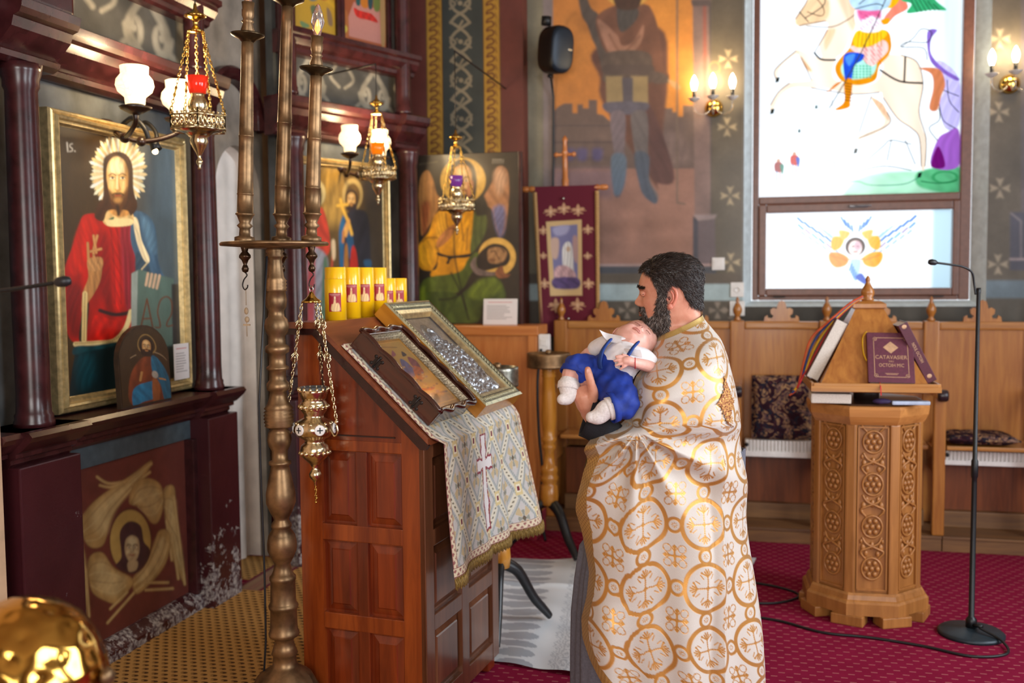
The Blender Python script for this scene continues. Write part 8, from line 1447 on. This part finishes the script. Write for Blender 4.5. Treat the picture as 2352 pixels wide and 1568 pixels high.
so = blob('shorts', s_, BLUE, bb, .0045, 4, .5); me = so.data; co = np.empty(len(me.vertices)*3); me.vertices.foreach_get('co', co); co = co.reshape(-1, 3); no = np.empty(len(me.vertices)*3); me.vertices.foreach_get('normal', no); no = no.reshape(-1, 3)
w1 = .0022*np.sin(co[:, 0]*60+co[:, 2]*95)+.002*np.sin(co[:, 1]*70+co[:, 2]*50-co[:, 0]*80)+.0008*np.sin(co[:, 0]*190-co[:, 2]*140); co += no*w1[:, None]; me.vertices.foreach_set('co', co.reshape(-1)); me.update()
for c_, ax, r in (((-.364, -.108, 1.336), (-.3, -.35, -.8), .043), ((-.247, -.218, 1.232), (-.9, -.2, -.2), .048)):
    q = Vector(ax).normalized().to_track_quat('Z', 'Y').to_matrix().to_4x4(); MB().lathe([(r, -.012), (r*1.04, 0), (r*1.06, .01), (r*.98, .01), (r*.94, -.012)], 28, Matrix.Translation(c_) @ q, True, False).build('leg_cuff', BLUE, bb)
for pts in ([(-.243, -.088, 1.437), (-.262, -.118, 1.420), (-.276, -.142, 1.400), (-.283, -.153, 1.372), (-.28, -.15, 1.35)], [(-.16, -.14, 1.43), (-.18, -.175, 1.415), (-.2, -.185, 1.385), (-.215, -.182, 1.355)]): MB().tube(smooth_poly(pts, 5, False), .013, 8, None, True, False, .4).build('brace', plain('blue_brace_%d' % int(-pts[0][0]*1000), '#0f3a86', .7), bb)
SOCK = plain('white_sock_knit', '#e0dad8', .85, 0, .08, 160, .4)
for pts, r in (([(-.382, -.133, 1.298), (-.384, -.138, 1.284), (-.381, -.141, 1.268), (-.392, -.149, 1.255), (-.404, -.157, 1.251)], [.034, .031, .028, .026, .019]), ([(-.25, -.226, 1.232), (-.272, -.23, 1.225), (-.287, -.231, 1.21), (-.302, -.233, 1.204), (-.317, -.235, 1.203)], [.035, .032, .028, .026, .019])):
    s_ = MB(); cap(s_, pts, r); blob('sock', s_, SOCK, bb, .003, 3, .5); a_, b_ = Vector(pts[0]), Vector(pts[1]); q = (b_-a_).normalized().to_track_quat('Z', 'Y').to_matrix().to_4x4(); MB().lathe([(r[0]*.98, -.008), (r[0]*1.07, -.004), (r[0]*1.08, .014), (r[0]*1.0, .018)], 24, Matrix.Translation(a_) @ q, True, False).build('sock_cuff', SOCK, bb)
MB().tube([tuple(Vector((-.176, -.2135, 1.371))+Vector(q)) for q in [(.006*math.cos(t)*.3, .0175*math.cos(t), .0175*math.sin(t)) for t in np.linspace(0, 2*PI, 20, endpoint=False)]], .0016, 5, None, True, True).build('red_bracelet', plain('red_thread', '#b3121c', .6), bb)

# ------------------------------------------------------------------ groups of look-alikes
for nm, gp in dict(vigil_lamp='gilt vigil lamps before the icons', wall_sconce='two-globe lamps on the icon screen', bulb_sconce='three-bulb wall lamps', framed_icon='gilt framed icons', boxed_icon='icons on the lectern', yellow_candle='yellow candles on the lectern ledge', book='books on the pyramid rest', seat_cushion='paisley stall cushions', radiator='white heaters under the stalls', floor_cable='black cables', candle_stand='turned candle stands', wall_socket='wall sockets', notice_card='printed cards', microphone_stand='microphone stands', person='people').items():
    for o in bpy.data.objects:
        if o.parent is None and o.name.split('.')[0] == nm: o['group'] = gp
